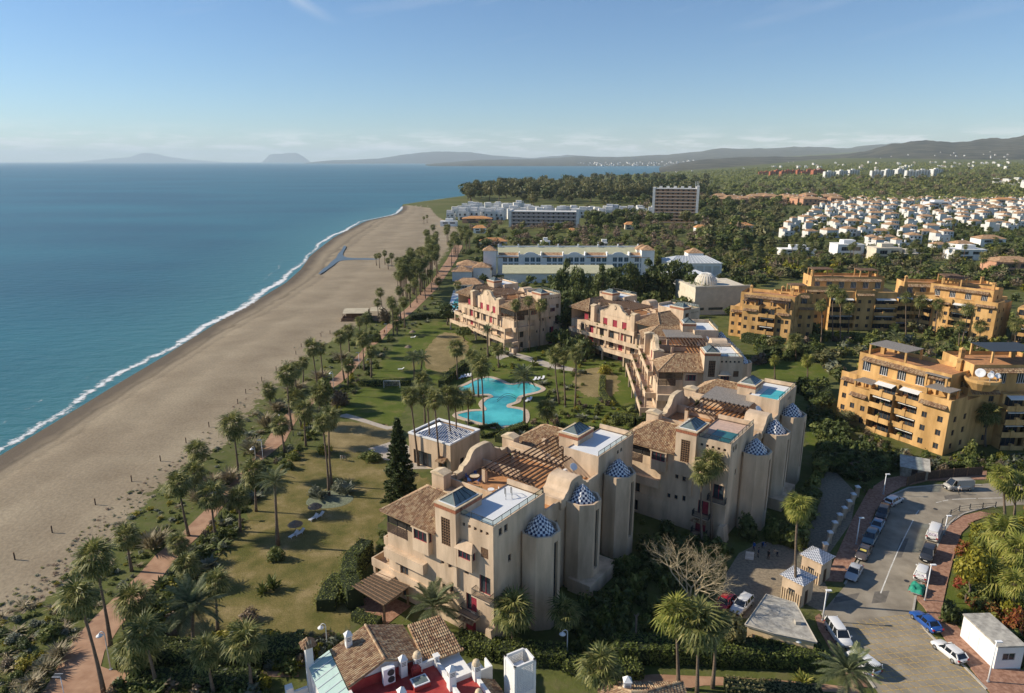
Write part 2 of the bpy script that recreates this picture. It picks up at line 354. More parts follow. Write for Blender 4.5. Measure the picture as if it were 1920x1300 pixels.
def sand_color(N, L, geo):
    n = N('ShaderNodeTexNoise'); L(geo.outputs['Position'], n.inputs[0]); n.inputs['Scale'].default_value = .06; n.inputs['Detail'].default_value = 8; n.inputs['Roughness'].default_value = .65
    r = N('ShaderNodeValToRGB'); L(n.outputs[0], r.inputs[0]); e = r.color_ramp.elements
    e[0].position = .35; e[0].color = (.27, .215, .145, 1); e[1].position = .68; e[1].color = (.37, .305, .21, 1)
    n2 = N('ShaderNodeTexNoise'); L(geo.outputs['Position'], n2.inputs[0]); n2.inputs['Scale'].default_value = 1.6; n2.inputs['Detail'].default_value = 4
    mx = N('ShaderNodeMixRGB'); mx.blend_type = 'MULTIPLY'; mx.inputs[0].default_value = .35; L(r.outputs[0], mx.inputs[1])
    r2 = N('ShaderNodeValToRGB'); L(n2.outputs[0], r2.inputs[0]); r2.color_ramp.elements[0].position = .4; r2.color_ramp.elements[0].color = (.55, .55, .55, 1); r2.color_ramp.elements[1].position = .6
    L(r2.outputs[0], mx.inputs[2])
    return mx.outputs[0], n2.outputs[0], n.outputs[0]
def beach_material():
    m, N, L = newmat('beach_sand'); out = N('ShaderNodeOutputMaterial'); p = N('ShaderNodeBsdfPrincipled'); L(p.outputs[0], out.inputs[0])
    geo = N('ShaderNodeNewGeometry'); col, fine, big = sand_color(N, L, geo)
    at = N('ShaderNodeAttribute'); at.attribute_name = 'wet'
    ad = N('ShaderNodeMath'); ad.operation = 'MULTIPLY_ADD'; L(big, ad.inputs[0]); ad.inputs[1].default_value = .5; L(at.outputs['Fac'], ad.inputs[2])
    r = N('ShaderNodeValToRGB'); L(ad.outputs[0], r.inputs[0]); e = r.color_ramp.elements; e[0].position = .68; e[0].color = (0, 0, 0, 1); e[1].position = 1.0; e[1].color = (1, 1, 1, 1)
    mx = N('ShaderNodeMixRGB'); L(r.outputs[0], mx.inputs[0]); L(col, mx.inputs[1]); mx.inputs[2].default_value = (.125, .098, .07, 1)
    ac = N('ShaderNodeAttribute'); ac.attribute_name = 'across'; wv = N('ShaderNodeMath'); wv.operation = 'MULTIPLY_ADD'; L(big, wv.inputs[0]); wv.inputs[1].default_value = .14; L(ac.outputs['Fac'], wv.inputs[2])
    bn = N('ShaderNodeValToRGB'); L(wv.outputs[0], bn.inputs[0]); be = bn.color_ramp.elements; S_ = [(.0, 1), (.22, .86), (.25, .60), (.28, .92), (.33, .78), (.36, 1.0), (.55, .93), (.62, 1.04), (.80, .90), (1, 1.0)]
    while len(be) < len(S_): be.new(.5)
    for q_, (po, va) in zip(be, S_): q_.position = po; q_.color = (va, va, va, 1)
    mb_ = N('ShaderNodeMixRGB'); mb_.blend_type = 'MULTIPLY'; mb_.inputs[0].default_value = 1; L(mx.outputs[0], mb_.inputs[1]); L(bn.outputs[0], mb_.inputs[2]); L(mb_.outputs[0], p.inputs['Base Color']); p.inputs['Roughness'].default_value = .9; p.inputs['Specular IOR Level'].default_value = .2
    bp = N('ShaderNodeBump'); bp.inputs['Strength'].default_value = .6; bp.inputs['Distance'].default_value = .15; L(fine, bp.inputs['Height']); L(bp.outputs[0], p.inputs['Normal'])
    return m
BEACH = beach_material()
def build_beach():
    ts = [-.12, 0, .05, .1, .16, .22, .3, .4, .5, .6, .7, .8, .9, 1, 1.06]
    vs, wet, fs, acr = [], [], [], []
    rows = rows_near
    for r in rows:
        a = shore_point(r); b = G(lerp_table(INNER, r), r, 0)
        for t in ts:
            z = -1.5+1.5*sstep(0, .35, t) if t > 0 else -1.5+t*8
            x = a.x+(b.x-a.x)*t; w = b.x-a.x
            vs.append((x, a.y+(b.y-a.y)*t, z+(.06*math.sin(x*.7+a.y*.31) if t > .15 else 0)-.03))
            acr.append(max(0, min(1, t))); d = t*w; wet.append(max(0, 1-max(0, d)/18.0) if t < .5 else 0)
    k = len(ts)
    for i in range(len(rows)-1):
        for j in range(k-1): fs.append((i*k+j, i*k+j+1, (i+1)*k+j+1, (i+1)*k+j))
    me = npmesh('beach', vs, fs, BEACH, True); a = me.attributes.new('wet', 'FLOAT', 'POINT'); a.data.foreach_set('value', wet); a2 = me.attributes.new('across', 'FLOAT', 'POINT'); a2.data.foreach_set('value', acr)
    struct(link('beach', me))
build_beach()
def terr_h(x, y):
    if y < 600: return 0.0
    u = x/y
    s = sstep(.16, .55, u)
    return .020*max(0, y-1000)*s*(1 if y < 3400 else 1)+ (0 if y < 800 else 2.0*s*sstep(800, 1600, y)*math.sin(x*.004+1)*math.sin(y*.0035))
def terrain_material():
    m, N, L = newmat('terrain_ground'); out = N('ShaderNodeOutputMaterial'); p = N('ShaderNodeBsdfPrincipled'); L(p.outputs[0], out.inputs[0])
    geo = N('ShaderNodeNewGeometry'); col, fine, big = sand_color(N, L, geo)
    at = N('ShaderNodeAttribute'); at.attribute_name = 'inland'
    n = N('ShaderNodeTexNoise'); L(geo.outputs['Position'], n.inputs[0]); n.inputs['Scale'].default_value = .35; n.inputs['Detail'].default_value = 8; n.inputs['Roughness'].default_value = .7
    g = N('ShaderNodeValToRGB'); L(n.outputs[0], g.inputs[0]); e = g.color_ramp.elements
    e[0].position = .30; e[0].color = (.05, .06, .022, 1); e[1].position = .70; e[1].color = (.20, .165, .09, 1)
    x = e.new(.48); x.color = (.125, .145, .03, 1)
    big2 = N('ShaderNodeTexNoise'); L(geo.outputs['Position'], big2.inputs[0]); big2.inputs['Scale'].default_value = .012; big2.inputs['Detail'].default_value = 6
    far = N('ShaderNodeValToRGB'); L(big2.outputs[0], far.inputs[0]); e = far.color_ramp.elements
    e[0].position = .35; e[0].color = (.035, .042, .02, 1); e[1].position = .72; e[1].color = (.16, .13, .075, 1); x = e.new(.52); x.color = (.07, .085, .03, 1)
    mf = N('ShaderNodeMixRGB'); mf.inputs[0].default_value = .45; L(g.outputs[0], mf.inputs[1]); L(far.outputs[0], mf.inputs[2])
    ad = N('ShaderNodeMath'); ad.operation = 'MULTIPLY_ADD'; L(n.outputs[0], ad.inputs[0]); ad.inputs[1].default_value = 1.5; L(at.outputs['Fac'], ad.inputs[2])
    r = N('ShaderNodeValToRGB'); L(ad.outputs[0], r.inputs[0]); e = r.color_ramp.elements; e[0].position = .93; e[0].color = (0, 0, 0, 1); e[1].position = 1.0; e[1].color = (1, 1, 1, 1)
    mx = N('ShaderNodeMixRGB'); L(r.outputs[0], mx.inputs[0]); L(col, mx.inputs[1]); L(mf.outputs[0], mx.inputs[2])
    L(mx.outputs[0], p.inputs['Base Color']); p.inputs['Roughness'].default_value = .95; p.inputs['Specular IOR Level'].default_value = .15
    bp = N('ShaderNodeBump'); bp.inputs['Strength'].default_value = .7; bp.inputs['Distance'].default_value = .3; L(n.outputs[0], bp.inputs['Height']); L(bp.outputs[0], p.inputs['Normal'])
    return m
TERR = terrain_material()
def build_terrain():
    rows = [2600, 1900]+rows_near+rows_far
    vs, at, fs = [], [], []
    ts = [0]+list(np.linspace(0, 1, 46)[1:]**1.6)
    for r in rows:
        if r > 386: a = G(lerp_table(INNER, r) if r <= 1420 else -420-(r-1420)*1.5, r, 0)
        else: a = G(lerp_table(SHORE, r), r, SEA_Z-.4)
        X1 = a.y*1.25 + 60
        for t in ts:
            x = a.x+(X1-a.x)*t; z = terr_h(x, a.y)
            if r <= 386: z = max(z, -.02) if t > 0 else SEA_Z-1.0
            d = x-a.x; vs.append((x, a.y, z)); at.append(-.15+min(1.6, d/10.0) if r > 386 else 1.5)
    k = len(ts)
    for i in range(len(rows)-1):
        for j in range(k-1): fs.append((i*k+j, i*k+j+1, (i+1)*k+j+1, (i+1)*k+j))
    me = npmesh('terrain', vs, fs, TERR, True); a = me.attributes.new('inland', 'FLOAT', 'POINT'); a.data.foreach_set('value', at)
    struct(link('terrain', me))
build_terrain()
# surf: thin uneven ribbons of foam on the water's edge
def foam_material():
    m, N, L = newmat('surf_foam'); out = N('ShaderNodeOutputMaterial'); d = N('ShaderNodeBsdfDiffuse'); d.inputs[0].default_value = (.80, .82, .82, 1)
    t = N('ShaderNodeBsdfTransparent'); ms = N('ShaderNodeMixShader'); geo = N('ShaderNodeNewGeometry'); at = N('ShaderNodeAttribute'); at.attribute_name = 'dens'
    n = N('ShaderNodeTexNoise'); L(geo.outputs['Position'], n.inputs[0]); n.inputs['Scale'].default_value = .38; n.inputs['Detail'].default_value = 9; n.inputs['Roughness'].default_value = .72
    ad = N('ShaderNodeMath'); ad.operation = 'ADD'; L(n.outputs[0], ad.inputs[0]); L(at.outputs['Fac'], ad.inputs[1])
    r = N('ShaderNodeValToRGB'); L(ad.outputs[0], r.inputs[0]); e = r.color_ramp.elements; e[0].position = .66; e[0].color = (0, 0, 0, 1); e[1].position = .80; e[1].color = (.9, .9, .9, 1)
    L(r.outputs[0], ms.inputs[0]); L(t.outputs[0], ms.inputs[1]); L(d.outputs[0], ms.inputs[2]); L(ms.outputs[0], out.inputs[0]); return m
FOAM = foam_material()
def foam_strip(name, rows, o0, o1, peak, seed, tl):
    vs, at, fs = [], [], []; k = 9; rnd = random.Random(seed)
    P = [shore_point(r) for r in rows]; ph = rnd.random()*9
    for i, p in enumerate(P):
        w = math.sin(p.y*.035+ph)*1.5+math.sin(p.y*.093+ph*2)*.9+math.sin(p.y*.31+ph*3)*.35
        for j in range(k):
            t = j/(k-1); o = o0+(o1-o0)*t+w
            vs.append((p.x-o, p.y, SEA_Z+.03+(.03 if o0 < 3 else .05)))
            e = 1-abs(t-.35)/.65 if t > .35 else t/.35
            at.append((peak*e-.32*(1-e))+(.05*math.sin(p.y*.021+ph)))
    for i in range(len(P)-1):
        for j in range(k-1): fs.append((i*k+j, i*k+j+1, (i+1)*k+j+1, (i+1)*k+j))
    me = npmesh(name, vs, fs, FOAM); a = me.attributes.new('dens', 'FLOAT', 'POINT'); a.data.foreach_set('value', at)
    o = struct(link(name, me), 'stuff'); tag(o, tl, 'foam'); return o
fr = [r for r in np.linspace(1420, 388, 260)]
foam_strip('surf_foam', fr, -3.0, 8.5, .36, 1, 'white surf foam breaking along the edge of the beach')
foam_strip('surf_foam', fr, 8, 19, .10, 5, 'thin outer line of foam seaward of the breaking surf')
# tidal lagoon on the far beach
lag = smooth_poly([G(*p).xy for p in [(596, 515), (606, 504), (614, 499), (621, 491), (630, 484), (634, 476), (640, 470), (645, 461), (649, 463), (645, 471), (643, 478), (650, 483), (672, 484.5), (690, 484.4), (712, 486.2), (695, 487.4), (672, 487.2), (650, 488.2), (636, 490), (626, 497), (616, 504), (606, 511)]], 2)
LAG = mat('lagoon_water', (.085, .105, .11), .35, .1, .1, spec=.6)
sheet('lagoon_water', lag, .045, LAG)
# ---- hills
HILLM = mat('hill_scrub', (.032, .036, .024), .95, .4, .006, col2=(.075, .068, .045), detail=9)
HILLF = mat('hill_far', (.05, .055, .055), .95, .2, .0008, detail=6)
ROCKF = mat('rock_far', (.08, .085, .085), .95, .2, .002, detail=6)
HILLS = {}
def ridge(name, prof, D0, D1, D2, m, n=140, rough=.12, z0=-2.0, base=None):
    pr = sorted(prof); us = np.linspace(pr[0][0], pr[-1][0], n); T = [0, .12, .25, .4, .55, .7, .85, 1, 1.25, 1.6, 2]
    rr = random.Random(len(name)*7+int(D1)); ph = [rr.random()*6 for _ in range(8)]
    def prof_y(px):
        for a, b in zip(pr, pr[1:]):
            if a[0] <= px <= b[0]: return a[1]+(b[1]-a[1])*(px-a[0])/(b[0]-a[0])
        return 303
    def pt(px, t):
        u = (px-960)/FPX; D = D0+(D1-D0)*t if t <= 1 else D1+(D2-D1)*(t-1)
        zt = CAM_H+(303-prof_y(px))/FPX*D1/math.cos(PITCH)*1.0
        nz = sum(math.sin(px*(.021*(1.9**k))*(1+.15*k)+t*(3+2.2*k)+ph[k])/(1.5**k) for k in range(5))
        z = z0+(zt-z0)*(t**1.15 if t <= 1 else max(0, 1-(t-1))**1.1)
        z += rough*(zt-z0)*nz*(t if t < 1 else 2-t)*(1-t if t < 1 else .6)*1.6
        if base and t < 1: z = max(z, base(u*D, D)-3)
        return (u*D, D, z)
    vs = [pt(px, t) for t in T for px in us]; fs = [(j*n+i, j*n+i+1, (j+1)*n+i+1, (j+1)*n+i) for j in range(len(T)-1) for i in range(n-1)]
    struct(link(name, npmesh(name, vs, fs, m, True))); HILLS[name] = pt
ridge('hills', [(1225, 314.6), (1262, 306), (1300, 300), (1350, 297), (1450, 295), (1560, 291), (1600, 284), (1640, 275), (1690, 271), (1720, 268.5), (1760, 271), (1800, 265), (1850, 262.5), (1880, 257), (1920, 246), (2000, 232), (2200, 236), (2700, 270)], 3600, 6800, 9500, HILLM, 220, .035)
ridge('coastal_hills', [(800, 308), (850, 304), (900, 300), (1000, 298.5), (1080, 295), (1150, 295.5), (1240, 291), (1300, 285), (1330, 282), (1380, 283), (1440, 280), (1500, 278), (1560, 279), (1600, 276), (1680, 273), (1800, 270), (2700, 268)], 9500, 16000, 20000, HILLM, 220, .04)
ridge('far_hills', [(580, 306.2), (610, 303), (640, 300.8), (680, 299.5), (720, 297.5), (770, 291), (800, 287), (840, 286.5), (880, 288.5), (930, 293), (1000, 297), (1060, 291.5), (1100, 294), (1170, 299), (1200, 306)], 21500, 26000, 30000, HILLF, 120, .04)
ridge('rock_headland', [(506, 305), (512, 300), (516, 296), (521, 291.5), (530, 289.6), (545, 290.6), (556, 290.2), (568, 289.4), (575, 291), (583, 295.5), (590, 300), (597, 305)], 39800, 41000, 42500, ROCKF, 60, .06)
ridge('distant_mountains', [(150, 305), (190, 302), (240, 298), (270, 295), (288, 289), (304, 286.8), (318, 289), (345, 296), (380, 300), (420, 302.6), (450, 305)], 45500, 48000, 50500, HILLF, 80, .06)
# ------------------------------------------------------------------ vegetation library
def leaf_quads(c, nrm, size, aspect=1.7, rg=rng, droop=0.0):
    n = len(c); nrm = nrm/np.linalg.norm(nrm, axis=1, keepdims=True)
    a = np.cross(nrm, rg.normal(size=(n, 3))); a /= np.linalg.norm(a, axis=1, keepdims=True)+1e-9; b = np.cross(nrm, a)
    s = (size*rg.uniform(.6, 1.35, n))[:, None]
    v = np.stack([c-a*s*aspect*.5, c+b*s*.42, c+a*s*aspect*.5, c-b*s*.42], 1)
    v[:, 2, 2] -= droop*s[:, 0]
    return v.reshape(-1, 3), np.arange(n*4).reshape(n, 4)
def crown_mesh(name, m, n, leaf, ext, zc, lobes, seed, spread=.62, lobe=.45, cone=0, flat=0):
    rg = np.random.default_rng(seed); ext = np.array(ext)
    d = rg.normal(size=(lobes, 3)); d /= np.linalg.norm(d, axis=1, keepdims=True)
    if flat: d[:, 2] = np.abs(d[:, 2])
    cen = d*rg.uniform(.35, 1, (lobes, 1))*spread
    if cone:
        cen[:, 2] = rg.uniform(-1, .95, lobes); k = (1-(cen[:, 2]+1)/2*cone); an = rg.uniform(0, 6.28, lobes); rr = rg.uniform(.2, .75, lobes)*k
        cen[:, 0] = np.cos(an)*rr; cen[:, 1] = np.sin(an)*rr
    lr = lobe*rg.uniform(.7, 1.25, lobes)
    if cone: lr *= (1.1-(cen[:, 2]+1)/2*cone*.8)
    i = rg.integers(0, lobes, n); q = rg.normal(size=(n, 3)); q /= np.linalg.norm(q, axis=1, keepdims=True)
    pos = cen[i]+q*(lr[i]*rg.uniform(.55, 1.0, n))[:, None]
    if flat: pos[:, 2] = np.maximum(pos[:, 2], -.12+rg.uniform(0, .1, n))
    v, f = leaf_quads(pos*ext+np.array([0, 0, zc]), q/ext*ext.mean()+rg.normal(size=(n, 3))*.45, leaf, rg=rg)
    return npmesh(name, v, f, m)
def trunk_mesh(name, m, h, r, limbs, seed, top=.55):
    rn = random.Random(seed); mb = MB(); pts = [(0, 0, -.02)]
    for i in range(1, 5): pts.append((rn.uniform(-.03, .03), rn.uniform(-.03, .03), h*i/4))
    mb.tube(pts, [r*1.25, r, r*.85, r*.75, r*.6], 7)
    for k in range(limbs):
        a = k*2.4+rn.random(); z = h*rn.uniform(.6, 1); l = rn.uniform(.16, .3)
        mb.tube([(0, 0, z), (math.cos(a)*l*.5, math.sin(a)*l*.5, z+l*.6), (math.cos(a)*l, math.sin(a)*l, z+l*1.3)], [r*.5, r*.35, r*.15], 5)
    return mb.mesh(name, m, True)
# crowns for a tree of height 1 and width 1
KINDS = {}
def kind(name, m, tm=None, n=700, leaf=.075, ext=(.5, .5, .36), zc=.64, lobes=16, var=3, trunk=.45, tr=.03, **kw):
    KINDS[name] = [(crown_mesh(f'crown_{name}', m, n, leaf, ext, zc, lobes, 100+7*i+len(name), **kw), trunk_mesh(f'trunk_{name}', tm or BARKT, trunk, tr, 5, i)) for i in range(var)]
kind('round', LEAFM, n=900); kind('dark', LEAFD, n=1000, leaf=.07); kind('olive', LEAFO, n=800); kind('yellow', LEAFY, n=1500, leaf=.05)
kind('tall_dark', LEAFD, n=1500, leaf=.06, ext=(.5, .5, .47), zc=.53, lobes=26, cone=.35, trunk=.3, lobe=.34)
kind('eucalypt', LEAFO, n=1200, leaf=.06, ext=(.5, .5, .42), zc=.58, lobes=22, lobe=.36, trunk=.4)
kind('winter', LEAFB, n=700, leaf=.05, ext=(.5, .5, .40), zc=.58, lobes=20, trunk=.4)
kind('pine', LEAFD, n=1000, leaf=.06, ext=(.5, .5, .22), zc=.76, lobes=16, trunk=.62)
kind('cypress', LEAFD, n=700, leaf=.06, ext=(.5, .5, .5), zc=.5, lobes=22, cone=.8, trunk=.2, lobe=.4, var=1)
kind('bush', LEAFM, n=900, leaf=.085, ext=(.5, .5, .8), zc=.12, lobes=14, flat=1, trunk=.2, tr=.02)
kind('bush_dark', LEAFD, n=900, leaf=.085, ext=(.5, .5, .8), zc=.12, lobes=14, flat=1, trunk=.2, tr=.02)
kind('bush_grey', LEAFG, n=800, leaf=.08, ext=(.5, .5, .8), zc=.12, lobes=12, flat=1, trunk=.2, tr=.02)
kind('bush_yellow', LEAFY, n=900, leaf=.07, ext=(.5, .5, .8), zc=.12, lobes=12, flat=1, trunk=.2, tr=.02)
kind('bush_red', LEAFR, n=900, leaf=.07, ext=(.5, .5, .8), zc=.12, lobes=12, flat=1, trunk=.2, tr=.02)
kind('bush_brown', LEAFB, n=800, leaf=.07, ext=(.5, .5, .8), zc=.12, lobes=12, flat=1, trunk=.2, tr=.02)
# clipped bushes: dense, smooth dome
kind('topiary', HEDGE, n=1500, leaf=.06, ext=(.5, .5, .85), zc=.1, lobes=30, flat=1, spread=.5, lobe=.42, trunk=.2, tr=.02)
def tuft_mesh(name, m, n, L0, L1, up, seed, w=.03, plume=None):
    rg = random.Random(seed); mb = MB()
    for i in range(n):
        a = rg.uniform(0, 6.283); e = rg.uniform(*up); l = rg.uniform(L0, L1); c, s = math.cos(a), math.sin(a); o = (rg.uniform(-.15, .15), rg.uniform(-.15, .15))
        r1, z1 = l*.5*math.cos(e), l*.5*math.sin(e); r2, z2 = l*.85*math.cos(e*.8), l*.85*math.sin(e*.8)
        p = lambda r, z, q: (o[0]+c*r-s*q, o[1]+s*r+c*q, z)
        mb.add([p(0, 0, 0), p(r1, z1, w*1.5), p(r2, z2, 0), p(r1, z1, -w*1.5)], [(0, 1, 2, 3)])
    return mb.mesh(name, [m])
KINDS['agave'] = [(tuft_mesh('crown_agave', LEAFG, 34, .7, 1.05, (.25, 1.4), i, .07), None) for i in range(2)]
KINDS['pampas'] = [(tuft_mesh('crown_pampas', PAMP, 130, .7, 1.15, (.5, 1.45), 5+i, .022), None) for i in range(3)]
KINDS['cycad'] = [(tuft_mesh('crown_cycad', FANY, 50, .7, 1.0, (.15, 1.2), 9, .05), None)]
KINDS['yucca'] = [(tuft_mesh('crown_yucca', LEAFM, 60, .6, 1.0, (.1, 1.4), 19, .045), None)]
TREE_N = [0]
def tree(x, y, h, w, k, label, cat='tree', group=None, name=None, z=0.0, rz=None):
    TREE_N[0] += 1; vs_ = KINDS[k]; cm, tm = vs_[TREE_N[0] % len(vs_)]
    o = thing(name or cat.replace(' ', '_'), label, cat, (x, y, z), TREE_N[0]*1.7 if rz is None else rz, group); o.scale = (w, w, h)
    link('crown' if cat == 'tree' else 'foliage', cm, o)
    if tm: link('trunk' if cat == 'tree' else 'stem', tm, o)
    return o
def treep(px, py, ty, wpx, k, label, cat='tree', group=None, name=None):
    """tree whose foot is seen at (px,py), top on row ty, wpx pixels wide in the photograph"""
    p = G(px, py); d = p.y*math.cos(PITCH)+CAM_H*math.sin(PITCH); return tree(p.x, p.y, max(.4, HT(px, py, ty)), wpx*d/FPX, k, label, cat, group, name)
# ---- palms
def fan_leaf(name, m, seg=13, pet=1.15, bl=1.35, seed=0, droop=.42):
    rg = random.Random(seed); mb = MB()
    mb.add([(0, -.025, 0), (0, .025, 0), (pet, .018, .10), (pet, -.018, .10)], [(0, 1, 2, 3)])
    for i in range(seg):
        a = R(-118+236*i/(seg-1)); l = bl*(1-.28*abs(i/(seg-1)-.5)*2)*rg.uniform(.9, 1.08); c, s = math.cos(a), math.sin(a); w = .085 if seg > 10 else .11
        z0 = .10+.06*math.cos(a*2); zt = .10-droop*l*rg.uniform(.6, 1.3)
        P = lambda r, q, z: (pet+c*r-s*q, s*r+c*q, z)
        mb.add([P(.02, 0, .1), P(l*.55, w, z0), P(l, 0, zt), P(l*.55, -w, z0)], [(0, 1, 2, 3)])
    return mb.mesh(name, m)
FANL = [fan_leaf('frond_fan', FAN, seed=1), fan_leaf('frond_fan', FAN, seed=2, droop=.6), fan_leaf('frond_fan', FAN, seed=3, droop=.25)]
FANLY = [fan_leaf('frond_fan_bright', FANY, seed=4), fan_leaf('frond_fan_bright', FANY, seed=5, droop=.6)]
def date_leaf(name, m, L_=3.3, pairs=20, seed=0, curl=1.0, wid=.045):
    rg = random.Random(seed); mb = MB(); n = 7
    def rach(t): return Vector((L_*(t-.12*curl*t*t), 0, L_*(.28*t-.55*curl*t*t)))
    for i in range(n):
        a, b = rach(i/n), rach((i+1)/n); w = .05*(1-i/n)+.008; mb.add([(a.x, -w, a.z), (a.x, w, a.z), (b.x, w*.8, b.z), (b.x, -w*.8, b.z)], [(0, 1, 2, 3)])
    for i in range(pairs):
        t = .16+.84*(i+.5)/pairs; p = rach(t); l = .62*(math.sin(math.pi*min(1, t*.8+.12))**.7)*rg.uniform(.9, 1.1)
        for s in (-1, 1):
            d = Vector((.62, s*.78, .12-.5*t)).normalized()*l; q = Vector((wid, 0, 0))
            e = p+d; e.z -= .10*l
            mb.add([p-q, p+q, p+d*.6+q*1.2, e, p+d*.6-q*1.2], [(0, 1, 2, 3, 4)])
    return mb.mesh(name, m)
DATEL = [date_leaf('frond_date', DATE, seed=1), date_leaf('frond_date', DATE, seed=2, curl=1.35), date_leaf('frond_date', DATE, seed=3, curl=.6)]
def skirt_mesh(h, r, seed):
    rg = random.Random(seed); mb = MB()
    for i in range(46):
        a = rg.uniform(0, 6.283); z = rg.uniform(-h, 0); l = rg.uniform(.5, .9); c, s = math.cos(a), math.sin(a); o = r+.28*(1+z/h)+.1; w = rg.uniform(.05, .13)
        mb.add([(c*r, s*r, z+.1), (c*o-s*w, s*o+c*w, z-l*.5), (c*o*1.12, s*o*1.12, z-l), (c*o+s*w, s*o-c*w, z-l*.5)], [(0, 1, 2, 3)])
    return mb.mesh('dead_skirt', DEADF)
SKIRTS = [skirt_mesh(1.0, .2, 1), skirt_mesh(.7, .2, 2)]
def palm_orient(i, n, rg, kind_):
    t = (i+.5)/n; az = i*2.39996+rg.uniform(-.2, .2)
    el = (80-150*t**.85 if kind_ != 'date' else 78-92*t**.9)+rg.uniform(-8, 8)
    return az, R(el)
def bake_crown(name, leaves, n, seed, kind_, scale=1.0, skirt=True):
    rg = random.Random(seed); V, F, MI = [], [], []; m0 = leaves[0].materials[0]
    for i in range(n):
        me = leaves[i % len(leaves)]; az, el = palm_orient(i, n, rg, kind_); M = Matrix.Rotation(az, 4, 'Z') @ Matrix.Rotation(-el, 4, 'Y') @ Matrix.Scale(scale*rg.uniform(.85, 1.1), 4)
        b = len(V); V += [tuple(M @ v.co) for v in me.vertices]; F += [[b+k for k in p.vertices] for p in me.polygons]; MI += [0]*len(me.polygons)
    if skirt:
        me = SKIRTS[0]; b = len(V); V += [tuple(v.co) for v in me.vertices]; F += [[b+k for k in p.vertices] for p in me.polygons]; MI += [1]*len(me.polygons)
    out = bpy.data.meshes.new(name); out.from_pydata(V, [], F); out.materials.append(m0); out.materials.append(DEADF); out.polygons.foreach_set('material_index', MI); out.update(); return out
fl = [fan_leaf('f', FAN, 9, seed=11), fan_leaf('f', FAN, 9, seed=12, droop=.6)]
CROWN_FAN = [bake_crown('crown_fan', fl, 36, s, 'fan') for s in (1, 2, 3)]
dl = [date_leaf('d', DATE, 3.3, 12, 4, 1.0, .08), date_leaf('d', DATE, 3.3, 12, 5, 1.4, .08)]
CROWN_DATE = [bake_crown('crown_date', dl, 30, s, 'date', 1, False) for s in (1, 2)]
PALM_N = [0]
def palm(x, y, h, label, kind_='fan', size=1.0, lean=(0, 0), near=True, group=None, z=0.0, nf=None, r=None):
    """h: height of the crown's heart above the ground"""
    PALM_N[0] += 1; rg = random.Random(PALM_N[0]*13)
    o = thing('palm_tree', label, 'palm', (x, y, z), 0, group); r = r or (.2 if kind_ != 'date' else .26)
    mb = MB(); pts, rad = [], []; bend = (rg.uniform(-.02, .02)*h, rg.uniform(-.02, .02)*h)
    for i in range(7):
        t = i/6; pts.append((lean[0]*t+bend[0]*math.sin(t*3.1), lean[1]*t+bend[1]*math.sin(t*3.1), -.2+(h+.2)*t)); rad.append(r*(1.55-.75*min(1, t*2.2)+.12*(t > .95)))
    mb.tube(pts, rad, 8 if near else 5); mb.build('trunk', BARK, o, True)
    top = Vector((lean[0], lean[1], h)); az0 = rg.uniform(0, 6.28)
    if near:
        lv = {'fan': FANL, 'bright': FANLY, 'date': DATEL}[kind_]; n = nf or (46 if kind_ != 'date' else 40)
        for i in range(n):
            az, el = palm_orient(i, n, rg, kind_); s = size*1.12*(.8+.4*((PALM_N[0]*37) % 11)/10)*rg.uniform(.8, 1.12)
            f = link('frond', lv[i % len(lv)], o, top+Vector((0, 0, rg.uniform(-.25, .1))), None, (s, s, s)); f.rotation_euler = (Matrix.Rotation(az+az0, 4, 'Z') @ Matrix.Rotation(-el, 4, 'Y')).to_euler()
        if kind_ != 'date': link('dead_skirt', SKIRTS[PALM_N[0] % 2], o, top, (0, 0, az0), (size, size, size*rg.uniform(.8, 1.7)))
    else:
        cm = (CROWN_DATE if kind_ == 'date' else CROWN_FAN); s = size*rg.uniform(.9, 1.2)
        link('crown', cm[PALM_N[0] % len(cm)], o, top, (0, 0, az0), (s, s, s))
    return o
def palmp(bx, by, cx, cy_, label, kind_='fan', size=1.0, near=None, group=None, nf=None):
    """palm with its foot at pixel (bx,by) and the heart of its crown at (cx,cy_)"""
    p = G(bx, by); h = HT(bx, by, cy_); d = p.y*math.cos(PITCH)-(h-CAM_H)*math.sin(PITCH); X = (cx-960)/FPX*d
    return palm(p.x, p.y, max(.8, h), label, kind_, size, (X-p.x, 0), p.y < 215 if near is None else near, group, 0, nf)
